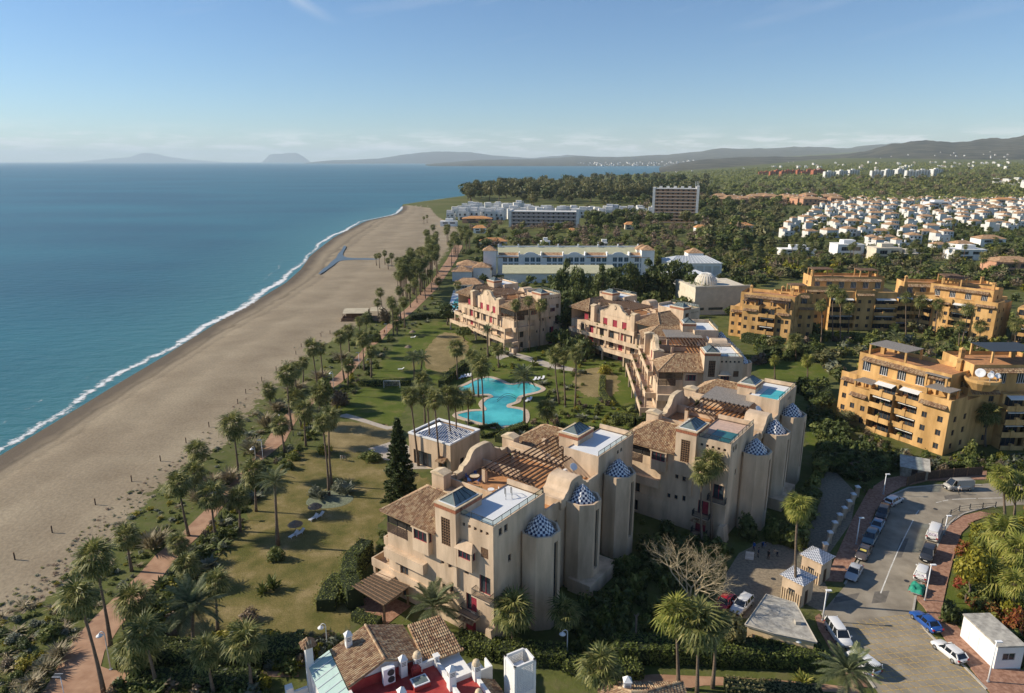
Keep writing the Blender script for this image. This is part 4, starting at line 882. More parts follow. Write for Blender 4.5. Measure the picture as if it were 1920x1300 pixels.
# ------------------------------------------------------------------ beige resort block
def resort_block(ox, oy, ang, label, pool=False, cover=False, full=True):
    b = thing('apartment_block', label, 'building', (ox, oy, 0), ang, 'beige apartment blocks with checkered turrets')
    w = MB()
    # openings of the near end wall (plane x=0): y0,y1,z0,z1
    vents = [(y-.22, y+.22, 15.55, 16.0) for y in (.95, 1.9, 2.85, 3.8, 4.75)]
    small = [(4.1, 4.8, 8.75, 9.55)]
    low = [(9.5, 10.1, 4.7, 5.5), (8.2, 8.8, 4.8, 5.6), (6.8, 7.4, 4.9, 5.9), (8.3, 8.9, 8.6, 9.5), (7.0, 7.6, 8.5, 9.4)]
    door1 = (.5, 2.3, 7.0, 9.6); door2 = (2.8, 4.6, 3.5, 6.0); door3 = (3.0, 4.8, .15, 2.0); gr = (.8, 2.0, 12.2, 13.6)
    orw = (11.0, 12.9, 11.3, 12.6)
    opsA = vents+small+[door1, door2, door3, gr]
    w.facade('x', 0, -1, 0, 6.2, -1.5, 16.6, opsA, .3)
    w.facade('x', 0, -1, 6.2, 13.4, -1.5, 13.2, low, .3); w.facade('x', 0, -1, 13.4, 19.0, -1.5, 9.7, [(15.2, 16.8, 4.0, 6.0), (15.4, 16.6, .4, 2.4)], .3)
    # turret side (plane y=0)
    smw = [(x, x+.75, z, z+1.0) for x in (1.1, 2.2) for z in (15.2,)]+[(3.0, 3.7, 10.6, 11.6), (12.2, 12.9, 10.4, 11.6), (13.6, 14.3, 10.4, 11.6), (23.0, 23.7, 10.4, 11.6), (24.2, 24.9, 7.0, 8.2), (12.6, 13.3, 7.0, 8.2)]
    w.facade('y', 0, -1, 0, 11.2, -1.5, 16.6, [o for o in smw if o[1] < 11], .3)
    w.facade('y', 0, -1, 11.2, 25.6, -1.5, 13.9, [o for o in smw if 11.2 < o[0] < 25.6], .3)
    w.facade('y', 0, -1, 25.6, 37, -1.5, 16.6, [(31.5, 32.1, 15.3, 15.9), (32.6, 33.2, 15.3, 15.9)], .3)
    # far end and sea wall
    w.quad((37, 0, -1.5), (37, 19, -1.5), (37, 19, 13.2), (37, 0, 13.2)); w.quad((37, 0, 13.2), (37, 6.2, 13.2), (37, 6.2, 16.6), (37, 0, 16.6))
    doors = [(x, x+1.9, z, z+2.3) for z in (9.75, 6.5, 3.25, .1) for x in (8.6, 13.6, 17.6, 21.8, 26.5, 30.5)]
    w.facade('y', 19, 1, 0, 37, -1.5, 9.7, [d for d in doors if d[3] < 9.7], .3)
    w.facade('y', 17.6, 1, 8.0, 29.5, 9.7, 13.2, [d for d in doors if d[2] > 9], .3)
    # upper block sides, roofs
    for x0, x1 in ((0, 11.2), (25.6, 37)):
        w.quad((x0, 6.2, 13), (x1, 6.2, 13), (x1, 6.2, 16.6), (x0, 6.2, 16.6))
        xi = x1 if x0 == 0 else x0; w.quad((xi, 0, 12.9), (xi, 6.2, 12.9), (xi, 6.2, 16.6), (xi, 0, 16.6))
        w.quad((x0, 0, 16.3), (x1, 0, 16.3), (x1, 6.2, 16.3), (x0, 6.2, 16.3))
        w.box(x0, x1, .0, .3, 16.6, 16.95); w.box(x0, x0+.3, .3, 6.2, 16.6, 16.95); w.box(x1-.3, x1, .3, 6.2, 16.6, 17.3)
    w.quad((0, 6.2, 13.0), (37, 6.2, 13.0), (37, 17.6, 13.0), (0, 17.6, 13.0)); w.quad((11.2, 0, 12.95), (25.6, 0, 12.95), (25.6, 6.2, 12.95), (11.2, 6.2, 12.95))
    w.quad((8, 13.4, 9.7), (8, 17.6, 9.7), (8, 17.6, 13), (8, 13.4, 13)); w.quad((0, 13.4, 9.7), (8, 13.4, 9.7), (8, 13.4, 13.2), (0, 13.4, 13.2))
    w.quad((29.5, 13.4, 9.7), (29.5, 17.6, 9.7), (29.5, 17.6, 13), (29.5, 13.4, 13)); w.quad((0, 13.4, 9.7), (37, 13.4, 9.7), (37, 19, 9.7), (0, 19, 9.7))
    # parapets of the roof terrace
    w.box(11.2, 25.6, 17.3, 17.62, 13.2, 14.2); w.box(11.2, 25.6, 0.0, .3, 13.9, 14.2)
    w.box(10.9, 11.2, 6.5, 17.3, 13.0, 14.3); w.box(25.6, 25.9, 6.5, 17.3, 13.0, 14.3)
    w.build('wall', PLASTER, b)
    # bell gable over the middle turret, and the curved sea gable
    g1 = MB().prism_y([(14.8, 12.9)]+ogee(14.8, 22.4, 14.4, 16.5)+[(22.4, 12.9)], -.35, 3.5); o = g1.build('bell_gable', PLASTER, b)
    ring = MB(); pts = [(18.6+.62*math.cos(t), -.38, 15.1+.62*math.sin(t)) for t in np.linspace(0, 6.283, 17)]; ring.tube(pts, .07, 5); ring.build('roundel', COPING, o)
    g2 = MB().prism_y([(12.6, 13.2)]+ogee(12.6, 24.6, 14.2, 16.9, 16)+[(24.6, 13.2)], 17.0, 17.72); o = g2.build('curved_gable', PLASTER, b)
    cap = MB(); og = ogee(12.6, 24.6, 14.2, 16.9, 16)
    for p, q in zip(og, og[1:]): cap.add([(p[0], 16.9, p[1]), (q[0], 16.9, q[1]), (q[0], 17.82, q[1]), (p[0], 17.82, p[1]), (p[0], 16.9, p[1]+.14), (q[0], 16.9, q[1]+.14), (q[0], 17.82, q[1]+.14), (p[0], 17.82, p[1]+.14)], [(4, 5, 6, 7), (0, 1, 5, 4), (2, 3, 7, 6)])
    cap.build('coping', COPING, o)
    mo = MB(); pts = [(18.6+.5*math.cos(t)-.1, 17.75, 16.0+.6*math.sin(t)) for t in np.linspace(1.2, 5.0, 12)]; mo.tube(pts, .10, 5); mo.build('crescent_opening', BLACKP, o)
    MB().quad((11.25, .35, 13.03), (25.55, .35, 13.03), (25.55, 16.95, 13.03), (11.25, 16.95, 13.03)).build('roof_terrace', TERRA, b)
    # turrets
    for tx in (8.0, 18.6, 29.3):
        t = MB(); r = 2.72; c8 = [(tx+r*math.cos(R(22.5+45*k)), -1.5+r*math.sin(R(22.5+45*k))) for k in range(8)]; ztop = 13.75
        for k in range(8):
            (xa, ya), (xb, yb) = c8[k], c8[(k+1) % 8]
            if k == 5: t.facade('y', ya, -1, min(xa, xb), max(xa, xb), -1.5, ztop, [(tx-.45, tx+.45, 3.2, 12.6)], .45)
            elif ya < .05 or yb < .05: t.quad((xa, ya, -1.5), (xb, yb, -1.5), (xb, yb, ztop), (xa, ya, ztop))
        n = 8; ri = r-.32; c9 = [(tx+ri*math.cos(R(22.5+45*k)), -1.5+ri*math.sin(R(22.5+45*k))) for k in range(8)]
        for k in range(8):
            (xa, ya), (xb, yb), (xc, yc), (xd, yd) = c8[k], c8[(k+1) % 8], c9[(k+1) % 8], c9[k]
            t.quad((xa, ya, ztop), (xb, yb, ztop), (xc, yc, ztop), (xd, yd, ztop)); t.quad((xd, yd, ztop), (xc, yc, ztop), (xc, yc, 13.1), (xd, yd, 13.1))
            if ya > 0 or yb > 0: t.quad((xa, ya, 12.9), (xb, yb, 12.9), (xb, yb, ztop), (xa, ya, ztop))
        t.add([(x, y, 13.15) for x, y in c9], [tuple(range(8))])
        o = t.build('turret', PLASTER, b); d = link('dome', DOME, o, (tx, -1.5, 13.2), None, (.93, .93, 1)); MB().tube([(tx+3.4, -.09, -1), (tx+3.4, -.09, 13)], .07, 6).build('downpipe', COPING, b)
        window(o, 'y', -1.5-2.72*math.cos(R(22.5)), -1, tx-.45, tx+.45, 3.2, 12.6, .42, IRON, GLASS, 1)
    MB().box(15.6, 23.6, -4.9, -1.2, -1.5, 2.1).build('plinth', PLASTER, b)
    # white decks / roof pools
    for i, (x0, x1) in enumerate(((.3, 10.9), (25.9, 36.7))):
        if pool:
            dk = MB(); px0, px1, py0, py1 = (x0+1.0, x0+6.2, .9, 4.6) if i == 0 else (x0+.8, x0+7.5, .9, 4.4)
            for q in ((x0, px0, .3, 6.15), (px1, x1, .3, 6.15), (px0, px1, .3, py0), (px0, px1, py1, 6.15)): dk.box(*q, 16.3, 16.42)
            o = dk.build('roof_deck', STONEPINK if i == 0 else DECKW, b)
            MB().quad((px0, py0, 16.36), (px1, py0, 16.36), (px1, py1, 16.36), (px0, py1, 16.36)).build('pool_water', POOLD if i == 0 else POOLW, o)
        else: MB().box(x0, x1, .3, 6.15, 16.3, 16.42).build('roof_deck', DECKW, b)
    railing(b, [(11.0, .15, 16.95), (.15, .15, 16.95), (.15, 5.3, 16.95)], .8, glass=True); railing(b, [(36.8, .15, 16.95), (25.8, .15, 16.95)], .8, glass=True)
    # loungers' frame on the deck: bent steel pool ladder
    if not pool: MB().tube([(8.6, 4.8, 16.42), (8.6, 4.8, 17.3), (8.0, 4.2, 17.6), (7.4, 3.7, 16.9), (7.4, 3.7, 16.42)], .05, 5).tube([(9.3, 4.3, 16.42), (9.3, 4.3, 17.3), (8.7, 3.7, 17.6), (8.1, 3.2, 16.9), (8.1, 3.2, 16.42)], .05, 5).build('pool_ladder', IRON, b)
    # skylight towers
    for x0, x1, near in ((-.8, 4.4, True), (28.4, 33.2, False)):
        y0, y1 = 5.4, 8.9; t = MB(); zb = 9.75 if near else 12.9
        if near: t.facade('x', x0, -1, y0, y1, zb, 17.3, [(6.35, 7.9, 12.3, 16.2)], .2)
        else: t.facade('x', x0, -1, y0, y1, zb, 17.3, [(7.4, 8.3, 13.1, 15.2)], .2)
        t.quad((x0, y0, zb), (x1, y0, zb), (x1, y0, 17.3), (x0, y0, 17.3)); t.quad((x1, y0, zb), (x1, y1, zb), (x1, y1, 17.3), (x1, y0, 17.3)); t.quad((x0, y1, zb), (x1, y1, zb), (x1, y1, 17.3), (x0, y1, 17.3))
        t.quad((x0, y0, zb), (x1, y0, zb), (x1, y1, zb), (x0, y1, zb))
        if near: t.box(x0+.35, 0, 5.75, 6.3, 6.4, 9.75)
        o = t.build('skylight_tower', PLASTER, b)
        MB().box(x0-.06, x1+.06, y0-.06, y1+.06, 17.3, 17.85).build('tile_band', BANDT, o); MB().box(x0-.12, x1+.12, y0-.12, y1+.12, 17.85, 18.0).build('coping', COPING, o)
        MB().box(x0+.35, x1-.35, y0+.3, y1-.3, 18.0, 18.06).build('skylight_kerb', DECKW, o)
        skylight(b, x0, x1, y0, y1, 18.04)
        if near:
            gl = MB(); gl.quad((x0+.17, 6.35, 12.3), (x0+.17, 7.9, 12.3), (x0+.17, 7.9, 16.2), (x0+.17, 6.35, 16.2)); gl.build('grille_back', BLACKP, o)
            for i in range(5): MB().box(x0+.02, x0+.12, 6.35+1.55*i/4-.045+(.045 if i == 0 else 0)-(.045 if i == 4 else 0), 6.35+1.55*i/4+.045+(.045 if i == 0 else 0)-(.045 if i == 4 else 0), 12.3, 16.2).build('grille_bar', WOODB, o)
            for i in range(11): MB().box(x0+.05, x0+.15, 6.35, 7.9, 12.3+3.9*i/10-.06+(.06 if i == 0 else 0)-(.06 if i == 10 else 0), 12.3+3.9*i/10+.06+(.06 if i == 0 else 0)-(.06 if i == 10 else 0)).build('grille_bar', WOODB, o)
        else: window(b, 'x', x0, -1, 7.4, 8.3, 13.1, 15.2, .18, WOODD, GLASS, 0, 'tower_door')
    # tiled corner wings (near end and mirrored far end)
    for mir in (False, True):
        X = (lambda x: x) if not mir else (lambda x: 37.2-x)
        e0 = [(X(-1.0), 8.9, 13.35), (X(-1.0), 19.3, 13.35), (X(4.2), 14.6, 16.3), (X(4.2), 8.9, 16.3)]; e1 = [(X(-1.0), 19.3, 13.35), (X(8.4), 19.3, 13.35), (X(4.2), 14.6, 16.3)]; e2 = [(X(8.4), 8.9, 13.35), (X(8.4), 19.3, 13.35), (X(4.2), 14.6, 16.3), (X(4.2), 8.9, 16.3)]
        tiled_roof(b, [e0, e1, e2], [((X(-1.0), 19.3, 13.35), (X(4.2), 14.6, 16.3)), ((X(8.4), 19.3, 13.35), (X(4.2), 14.6, 16.3)), ((X(4.2), 14.6, 16.3), (X(4.2), 8.9, 16.3))])
        xa, xb = sorted((X(9.2), X(10.8))); ch = MB().box(xa, xb, 16.6, 19.0, 9.7, 15.3); o = ch.build('chimney', PLASTER, b); MB().box(xa-.15, xb+.15, 16.45, 19.15, 15.3, 15.5).prism_x([(16.45, 15.5), (19.15, 15.5), (17.8, 15.85)], xa-.1, xb+.1).build('chimney_cap', COPING, o)
    # corner loggia: dark glass and lattice
    lg = MB(); 
    for a, c in (((.05, 13.45), (.05, 18.9)), ((.05, 18.9), (7.9, 18.9))): lg.quad((*a, 11.3), (*c, 11.3), (*c, 13.15), (*a, 13.15))
    lo = lg.build('loggia_screen', SCREEN, b); fr_ = MB()
    for y in (13.5, 15.2, 17.0, 18.85): MB().box(-.02, .08, y-.04, y+.04, 9.7, 13.2).build('screen_frame', IRON, lo)
    for x in (2.6, 5.2, 7.85): MB().box(x-.04, x+.04, 18.84, 18.94, 9.7, 13.2).build('screen_frame', IRON, lo)
    lat = MB()
    for i in range(7): lat.box(-.05, .0, 14.9, 18.95, 9.85+i*.21, 9.98+i*.21)
    for i in range(20): lat.box(-.045, .005, 14.95+i*.208, 15.03+i*.208, 9.8, 11.25)
    lat.build('lattice', WOODD, b); MB().box(-.06, .25, 13.35, 14.9, 9.7, 11.2).build('loggia_parapet', PLASTER, b)
    # oriels
    for (y0, y1, zb, zt, wz0, wz1, rf) in ((2.8, 5.3, 9.9, 12.75, 11.45, 12.7, 1), (10.3, 13.2, 9.5, 12.9, 11.3, 12.75, 0)):
        m_ = MB(); m_.facade('x', -.85, -1, y0, y1, zb, zt, [(y0+.25, y1-.25, wz0, wz1)], .2); m_.facade('y', y0, -1, -.85, 0, zb, zt, [(-.65, -.1, wz0, wz1)], .2)
        m_.quad((-.85, y1, zb), (0, y1, zb), (0, y1, zt), (-.85, y1, zt)); m_.quad((-.85, y0, zb), (0, y0, zb), (0, y1, zb), (-.85, y1, zb)); m_.quad((-.85, y0, zt), (0, y0, zt), (0, y1, zt), (-.85, y1, zt))
        o = m_.build('oriel', PLASTER, b)
        if rf: MB().add([(-1.15, y0-.25, zt), (-1.15, y1+.25, zt), (0, y1+.25, zt), (0, y0-.25, zt), (-.1, y0+.45, zt+.85), (-.1, y1-.45, zt+.85)], [(0, 1, 5, 4), (1, 2, 5), (3, 0, 4), (2, 3, 4, 5), (3, 2, 1, 0)]).build('hood', PLASTER, o)
        else: MB().box(-1.0, .05, y0-.12, y1+.12, zt, zt+.16).build('hood', PLASTER, o)
        window(o, 'x', -.85, -1, y0+.25, y1-.25, wz0, wz1, .18, REDSH, GLASS, 2); window(o, 'y', y0, -1, -.65, -.1, wz0, wz1, .18, REDSH, GLASS, 0)
    # windows, doors, balconies of the end wall
    for o_ in small+low: window(b, 'x', 0, -1, *o_, .26, WOODB, GLASS, 0)
    for o_ in vents: MB().quad((.29, o_[0], o_[2]), (.29, o_[1], o_[2]), (.29, o_[1], o_[3]), (.29, o_[0], o_[3])).build('vent_hole', BLACKP, b)
    for o_ in smw: window(b, 'y', 0, -1, *o_, .26, WOODD, GLASS, 0)
    for o_ in [(31.5, 32.1, 15.3, 15.9), (32.6, 33.2, 15.3, 15.9)]: window(b, 'y', 0, -1, *o_, .26, WOODD, BLACKP, 0)
    for o_ in [(15.2, 16.8, 4.0, 6.0), (15.4, 16.6, .4, 2.4)]: window(b, 'x', 0, -1, *o_, .26, WOODB, GLASS, 1)
    gb = MB().quad((.2, .8, 12.2), (.2, 2.0, 12.2), (.2, 2.0, 13.6), (.2, .8, 13.6)).build('grille_back', BLACKP, b)
    gm = MB()
    for i in range(6): gm.box(.02, .1, .8+1.2*i/6, .8+1.2*i/6+.07, 12.2, 13.6)
    for i in range(7): gm.box(.03, .11, .8, 2.0, 12.2+1.4*i/7, 12.2+1.4*i/7+.08)
    gm.build('brick_grille', WOODB, b)
    window(b, 'x', 0, -1, *door1, .26, REDSH, GLASS, 1, 'balcony_door'); shutter(b, 'x', 0, -1, 2.8, 3.75, 3.5, 6.0, .22); window(b, 'x', 0, -1, 3.75, 4.6, 3.5, 6.0, .26, REDSH, GLASS, 0, 'balcony_door'); shutter(b, 'x', 0, -1, *door3, .22)
    for y0, y1, z in ((-.1, 2.9, 6.75), (2.3, 5.2, 3.25), (2.6, 5.2, .05)):
        o = MB().prism_y([(-.95, z), (0, z), (0, z-.45), (-.45, z-.22), (-.95, z-.15)], y0, y1).build('balcony', PLASTER, b); railing(o, [(0, y0+.05, z), (-.9, y0+.05, z), (-.9, y1-.05, z), (0, y1-.05, z)], 1.0)
    tiled_roof(b, [[(-1.0, 2.7, 2.35), (-1.0, 5.3, 2.35), (0, 5.0, 2.95), (0, 3.0, 2.95)]], (), .08)
    MB().prism_x([(-.9, -1.5), (1.0, -1.5), (.55, 2.9), (-.25, 2.9)], -1.0, .9).build('buttress', PLASTER, b)
    # solid planter balconies stepping down the end wall
    pb = MB().box(-.9, 0, 11.4, 19.0, 6.2, 7.7); pb.box(-.2, 0, 10.0, 19.0, 2.6, 4.0)
    pb.build('planter_balcony', PLASTER, b)
    # sea-side terraces
    for z, yo, x0, x1 in ((9.7, 20.3, 8, 29.5), (6.4, 21.6, 1.5, 35.5), (3.2, 22.8, 0, 37)):
        t = MB().box(x0, x1, 19.0, yo, z-.3, z); t.box(x0, x1, yo-.22, yo, z, z+.95); t.box(x0, x0+.22, 19.0, yo-.22, z, z+.95); t.box(x1-.22, x1, 19.0, yo-.22, z, z+.95)
        for px in np.arange(x0+.2, x1, (x1-x0-.6)/4): t.box(px, px+.45, yo-.5, yo-.05, z-3.2, z-.3)
        o = t.build('terrace', PLASTER, b)
        for px in (x0+4, (x0+x1)/2+2, x1-6): link('planting', KINDS['bush'][int(px) % 3][0], o, (px, yo-.5, z+.3), (0, 0, px), (1.8, 1.0, 1.3))
    for d in doors:
        if int(d[0]*10) % 3 == 1 or d[2] > 9: shutter(b, 'y', 17.6 if d[2] > 9 else 19, 1, *d, .2)
        else: window(b, 'y', 17.6 if d[2] > 9 else 19, 1, *d, .26, WOODD, GLASS, 1, 'terrace_door')
    MB().box(-1.6, 0, 17.6, 20.4, 2.3, 3.2).box(-2.4, 0, 17.2, 20.9, -1.5, 1.2).build('garden_wall', PLASTER, b)
    # roof-terrace pergola: every slat a beam
    bm = MB().box(0, 8.6, -.06, .06, 0, .2).mesh('beam', WOODD)
    for k in range(11):
        y = 4.9+k*.86
        link('beam', bm, b, (14.2+(k % 3)*.12, y, 15.45))
        if cover is False and k < 9: link('beam', bm, b, (22.7, y, 15.5))
    MB().box(22.35, 22.7, 4.2, 14.0, 15.1, 15.45).build('main_beam', WOODB, b); MB().box(14.9, 15.2, 4.5, 14.0, 15.1, 15.43).build('main_beam', WOODB, b)
    for x, y in ((15.05, 4.8), (15.05, 13.6), (22.5, 4.6), (22.5, 13.6), (30.2, 13.0)):
        if y > 5 or x < 16: MB().box(x-.3, x+.3, y-.3, y+.3, 13.0, 15.1).build('pergola_post', PLASTER, b)
    if cover: MB().add([(22.7, 4.6, 15.6), (30.6, 4.6, 15.75), (30.6, 14, 15.75), (22.7, 14, 15.6), (22.7, 4.6, 15.5), (30.6, 4.6, 15.65), (30.6, 14, 15.65), (22.7, 14, 15.5)], [(0, 1, 2, 3), (7, 6, 5, 4), (0, 4, 5, 1), (1, 5, 6, 2), (2, 6, 7, 3), (3, 7, 4, 0)]).build('reed_cover', GREYSH, b)
    for q_ in ((11.5, 15.0, 6.6, 6.85, 13.04, 15.0), (18.5, 18.8, 9.5, 16.9, 13.04, 14.6), (26.2, 26.5, 10, 17, 13.04, 14.9)): MB().box(*q_).build('terrace_wall', PLASTER, b)
    for q_ in ((12.4, 13.4, 8.2, 8.7, 13.04, 13.9), (27.0, 28.0, 10.2, 10.7, 13.04, 13.9), (24.0, 24.9, 5.0, 5.5, 13.04, 13.85), (33.9, 34.8, 7.2, 7.7, 13.04, 13.85)): MB().box(*q_).build('air_conditioner', WMETAL, b)
    # satellite dish by the bell gable
    ds = MB().lathe([(.02, 0), (.3, .04), (.5, .12), (.6, .2), (.57, .21), (.3, .07), (.01, .04)], 0, 0, 14); dso = ds.build('satellite_dish', WMETAL, b, True, (23.6, 3.2, 15.2), (R(50), 0, R(-30))); MB().bar((23.6, 3.2, 13), (23.6, 3.2, 15.2), .08).build('dish_mast', METAL, b)
    # roof planters
    for i, (x, y, s) in enumerate(((11.9, 12, 1.3), (12.1, 15.6, 1.5), (24.6, 15.4, 1.7), (20, 16.3, 1.3), (26.6, 14, 1.4), (30.5, 16.5, 1.6), (35.8, 12.5, 1.4), (24.2, 2.2, 1.2))): link('planting', KINDS[('bush', 'topiary', 'bush_dark')[i % 3]][i % 3][0], b, (x, y, 13.05), (0, 0, i), (s, s, s*.9))
    return b
STONEPINK = mat('deck_pink_stone', (.50, .36, .29), .8, .12, 2)
def pool_mat(name, c):
    m = mat(name, c, .06, .10, .8, spec=.5, bump=.12, bscale=2.5); return m
POOLW = pool_mat('pool_water', (.06, .42, .44)); POOLD = pool_mat('pool_water_deep', (.03, .14, .14))
SCREEN = mat('smoked_glass', (.035, .033, .033), .15, .25, .8, spec=.5)
A53 = math.atan2(.8, .6)
resort_block(-2.3, 74.5, A53, 'nearest beige apartment block with three checkered turrets and white roof decks')
resort_block(34.5, 99.65, A53, 'beige turreted apartment block with turquoise rooftop pools and reed-covered pergola', True, True)
resort_block(52.8, 149.5, R(86), 'beige terraced block beyond the rooftop-pool building, its tiled roof facing us', False, True)
resort_block(57.5, 204.5, math.atan2(.79, -.61), 'beige block with red shutters and curved gable before the dark trees')
resort_block(16.5, 227.0, math.atan2(.83, -.55), 'beige block with red shutters and curved gable nearest the beach promenade')
# ------------------------------------------------------------------ white house with red roof terrace (bottom edge)
def chimney(parent, x, y, z0, z1, w=.7, cap='pyr', m=WHITE):
    c = MB().box(x-w/2, x+w/2, y-w/2, y+w/2, z0, z1); o = c.build('chimney', m, parent)
    k = MB()
    if cap == 'pyr': k.box(x-w/2-.08, x+w/2+.08, y-w/2-.08, y+w/2+.08, z1, z1+.1).pyramid(x-w/2-.05, x+w/2+.05, y-w/2-.05, y+w/2+.05, z1+.1, z1+.65)
    elif cap == 'dome': k.lathe([(w*.62, z1), (w*.62, z1+.15), (w*.5, z1+.45), (w*.28, z1+.62), (.03, z1+.68)], x, y, 12)
    else: k.box(x-w/2-.1, x+w/2+.1, y-w/2-.1, y+w/2+.1, z1, z1+.14)
    k.build('chimney_cap', m if cap != 'dome' else COPING, o)
    v = MB()
    for i in range(3): v.box(x-w/2-.012, x+w/2+.012, y-w/2+.12, y+w/2-.12, z1-.62+i*.18, z1-.55+i*.18).box(x-w/2+.12, x+w/2-.12, y-w/2-.012, y+w/2+.012, z1-.62+i*.18, z1-.55+i*.18)
    t = v.build('chimney_vents', BLACKP, o); t['kind'] = 'stuff'; return o
def near_house():
    h = thing('white_house', 'white house with red roof terrace and clay tiled roofs at the bottom', 'building', (-14.1, 63.2, 0), R(30))
    w = MB(); w.box(-3.9, 4.2, -.3, 5.8, -.5, 5.8); w.prism_y([(-3.9, 5.8), (4.2, 5.8), (0, 7.4)], -.25, 5.75); w.box(4.2, 9.0, -.4, 4.0, -.5, 5.3); w.box(-4.2, 8.85, -14, -.3, -.5, 4.9); w.box(8.85, 11.3, -10.4, -.5, -.5, 3.0)
    w.build('wall', WHITE, h)
    tiled_roof(h, [[(-4.15, -.6, 5.95), (-4.15, 6.1, 5.95), (0, 6.1, 7.65), (0, -.6, 7.65)], [(4.45, -.6, 5.95), (4.45, 6.1, 5.95), (0, 6.1, 7.65), (0, -.6, 7.65)]], [((0, -.6, 7.65), (0, 6.1, 7.65))])
    tiled_roof(h, [[(4.5, -.9, 5.5), (9.25, -.9, 5.5), (8.6, 4.1, 7.1), (4.5, 4.3, 7.1)]])
    tiled_roof(h, [[(11.2, -10.5, 3.2), (11.2, -4.6, 3.2), (8.6, -4.6, 4.6), (8.6, -10.5, 4.6)]])
    tiled_roof(h, [[(5.9, -2.6, 3.6), (8.6, -2.6, 3.6), (8.6, -.6, 4.6), (5.9, -.6, 4.6)]])
    MB().box(-3.6, 5.6, -8.5, -.32, 4.9, 5.02).build('red_terrace', REDFL, h); MB().box(6.0, 8.5, -13, -4.7, 4.9, 5.0).build('red_terrace', REDFL, h); MB().box(-4.0, -.35, -.42, -.31, 5.02, 6.2).box(-.3, 4.15, -.42, -.31, 5.02, 6.0).build('red_upstand', REDFL, h)
    p = MB(); p.box(5.6, 5.95, -14, -.9, 4.9, 5.7); o = p.build('parapet', WHITE, h)
    MB().box(-4.2, -3.85, -8.5, -.5, 4.9, 5.5).build('parapet', WHITE, h); MB().box(8.5, 8.85, -10.6, -4.7, 4.9, 5.5).build('parapet', WHITE, h); MB().box(5.95, 8.5, -4.7, -4.35, 4.9, 5.6).build('parapet', WHITE, h); MB().box(3.9, 5.6, -1.0, -.7, 5.02, 5.8).build('parapet', WHITE, h)
    chimney(h, -2.4, 4.9, 6, 8.1); chimney(h, 1.95, -.75, 5, 7.1, .75); chimney(h, 3.6, -.9, 5, 6.9, .8, 'dome'); chimney(h, 5.75, -5.2, 4.9, 7.4, .8); chimney(h, 8.7, -5.3, 4.9, 6.9, .75, 'dome'); chimney(h, .3, -4.6, 5, 6.6, .7); chimney(h, 7.4, -8.4, 5, 6.0, .7, 'dome')
    chimney(h, 5.75, -1.2, 4.9, 6.3, .5, 'flat')
    # tall column chimney with a little tiled hat
    c = MB().box(-6.9, -6.1, 6.4, 7.2, -.5, 7.2).build('chimney', WHITE, h); tiled_roof(h, [[(-7.2, 6.1, 7.2), (-5.8, 6.1, 7.2), (-6.5, 6.8, 8.1)], [(-5.8, 6.1, 7.2), (-5.8, 7.5, 7.2), (-6.5, 6.8, 8.1)], [(-5.8, 7.5, 7.2), (-7.2, 7.5, 7.2), (-6.5, 6.8, 8.1)], [(-7.2, 7.5, 7.2), (-7.2, 6.1, 7.2), (-6.5, 6.8, 8.1)]], (), .06)
    # green sheet-metal lean-to
    g_ = MB().add([(-6.7, -4, 4.4), (-4.2, -4, 5.5), (-4.2, 6.8, 5.5), (-6.7, 6.8, 4.4), (-6.7, -4, 4.3), (-4.2, -4, 5.4), (-4.2, 6.8, 5.4), (-6.7, 6.8, 4.3)], [(0, 1, 2, 3), (7, 6, 5, 4), (0, 4, 5, 1), (1, 5, 6, 2), (2, 6, 7, 3), (3, 7, 4, 0)]); go = g_.build('sheet_metal_roof', GREENM, h)
    for i in range(9): MB().bar((-6.7, -3.6+i*1.25, 4.44), (-4.2, -3.6+i*1.25, 5.54), .07).build('standing_seam', WMETAL, go)
    MB().box(-6.6, -4.2, -3.9, 6.6, -.5, 4.25).build('lean_to_wall', WHITE, h)
    # condenser
    a = MB().box(-.55, .75, -1.5, -.95, 5.25, 7.2).build('air_conditioner', WMETAL, h); MB().box(-.5, .7, -1.45, -1.0, 5.02, 5.25).build('condenser_foot', REDFL, a)
    for z in (5.78, 6.65):
        f = MB(); f.tube([(.3+.36*math.cos(t), -1.52, z+.36*math.sin(t)) for t in np.linspace(0, 6.283, 15)], .05, 4); f.lathe([(.05, 0), (.04, .04)], 0, 0, 6)
        q = f.build('fan_ring', IRON, a); MB().add([(.3+.32*math.cos(t), -1.506, z+.32*math.sin(t)) for t in np.linspace(0, 6.283, 13)[:-1]], [tuple(range(12))]).build('fan_grille', IRON, a)
    # rooflights
    for x, y in ((3.0, -3.0), (.2, -6.6)):
        k = MB().box(x-.95, x+.95, y-.75, y+.75, 5.02, 5.5).build('rooflight', REDFL, h); MB().box(x-.9, x+.9, y-.7, y+.7, 5.5, 5.62).build('rooflight_frame', WMETAL, k); MB().box(x-.75, x+.75, y-.55, y+.55, 5.62, 5.65).build('rooflight_pane', GLASSG, k)
    MB().box(2.7, 3.7, -1.75, -1.1, 5.02, 6.0).lathe([(.42, 6.0), (.4, 6.15), (.22, 6.32), (.02, 6.36)], 3.2, -1.42, 10).build('vent_cowl', REDFL, h)
    # lattice service tower
    t = MB(); x0, x1, y0, y1 = 11.4, 14.1, -9.0, -6.7
    for q in ((x0, x1, y0, y0+.14), (x0, x1, y1-.14, y1), (x0, x0+.14, y0+.14, y1-.14), (x1-.14, x1, y0+.14, y1-.14)): t.box(*q, -.5, 4.4)
    for x in (x0, x1-.3):
        for y in (y0, y1-.3): t.box(x, x+.3, y, y+.3, 4.4, 8.0)
    for q in ((x0, x1, y0, y0+.2), (x0, x1, y1-.2, y1), (x0, x0+.2, y0+.2, y1-.2), (x1-.2, x1, y0+.2, y1-.2)): t.box(*q, 7.75, 8.0)
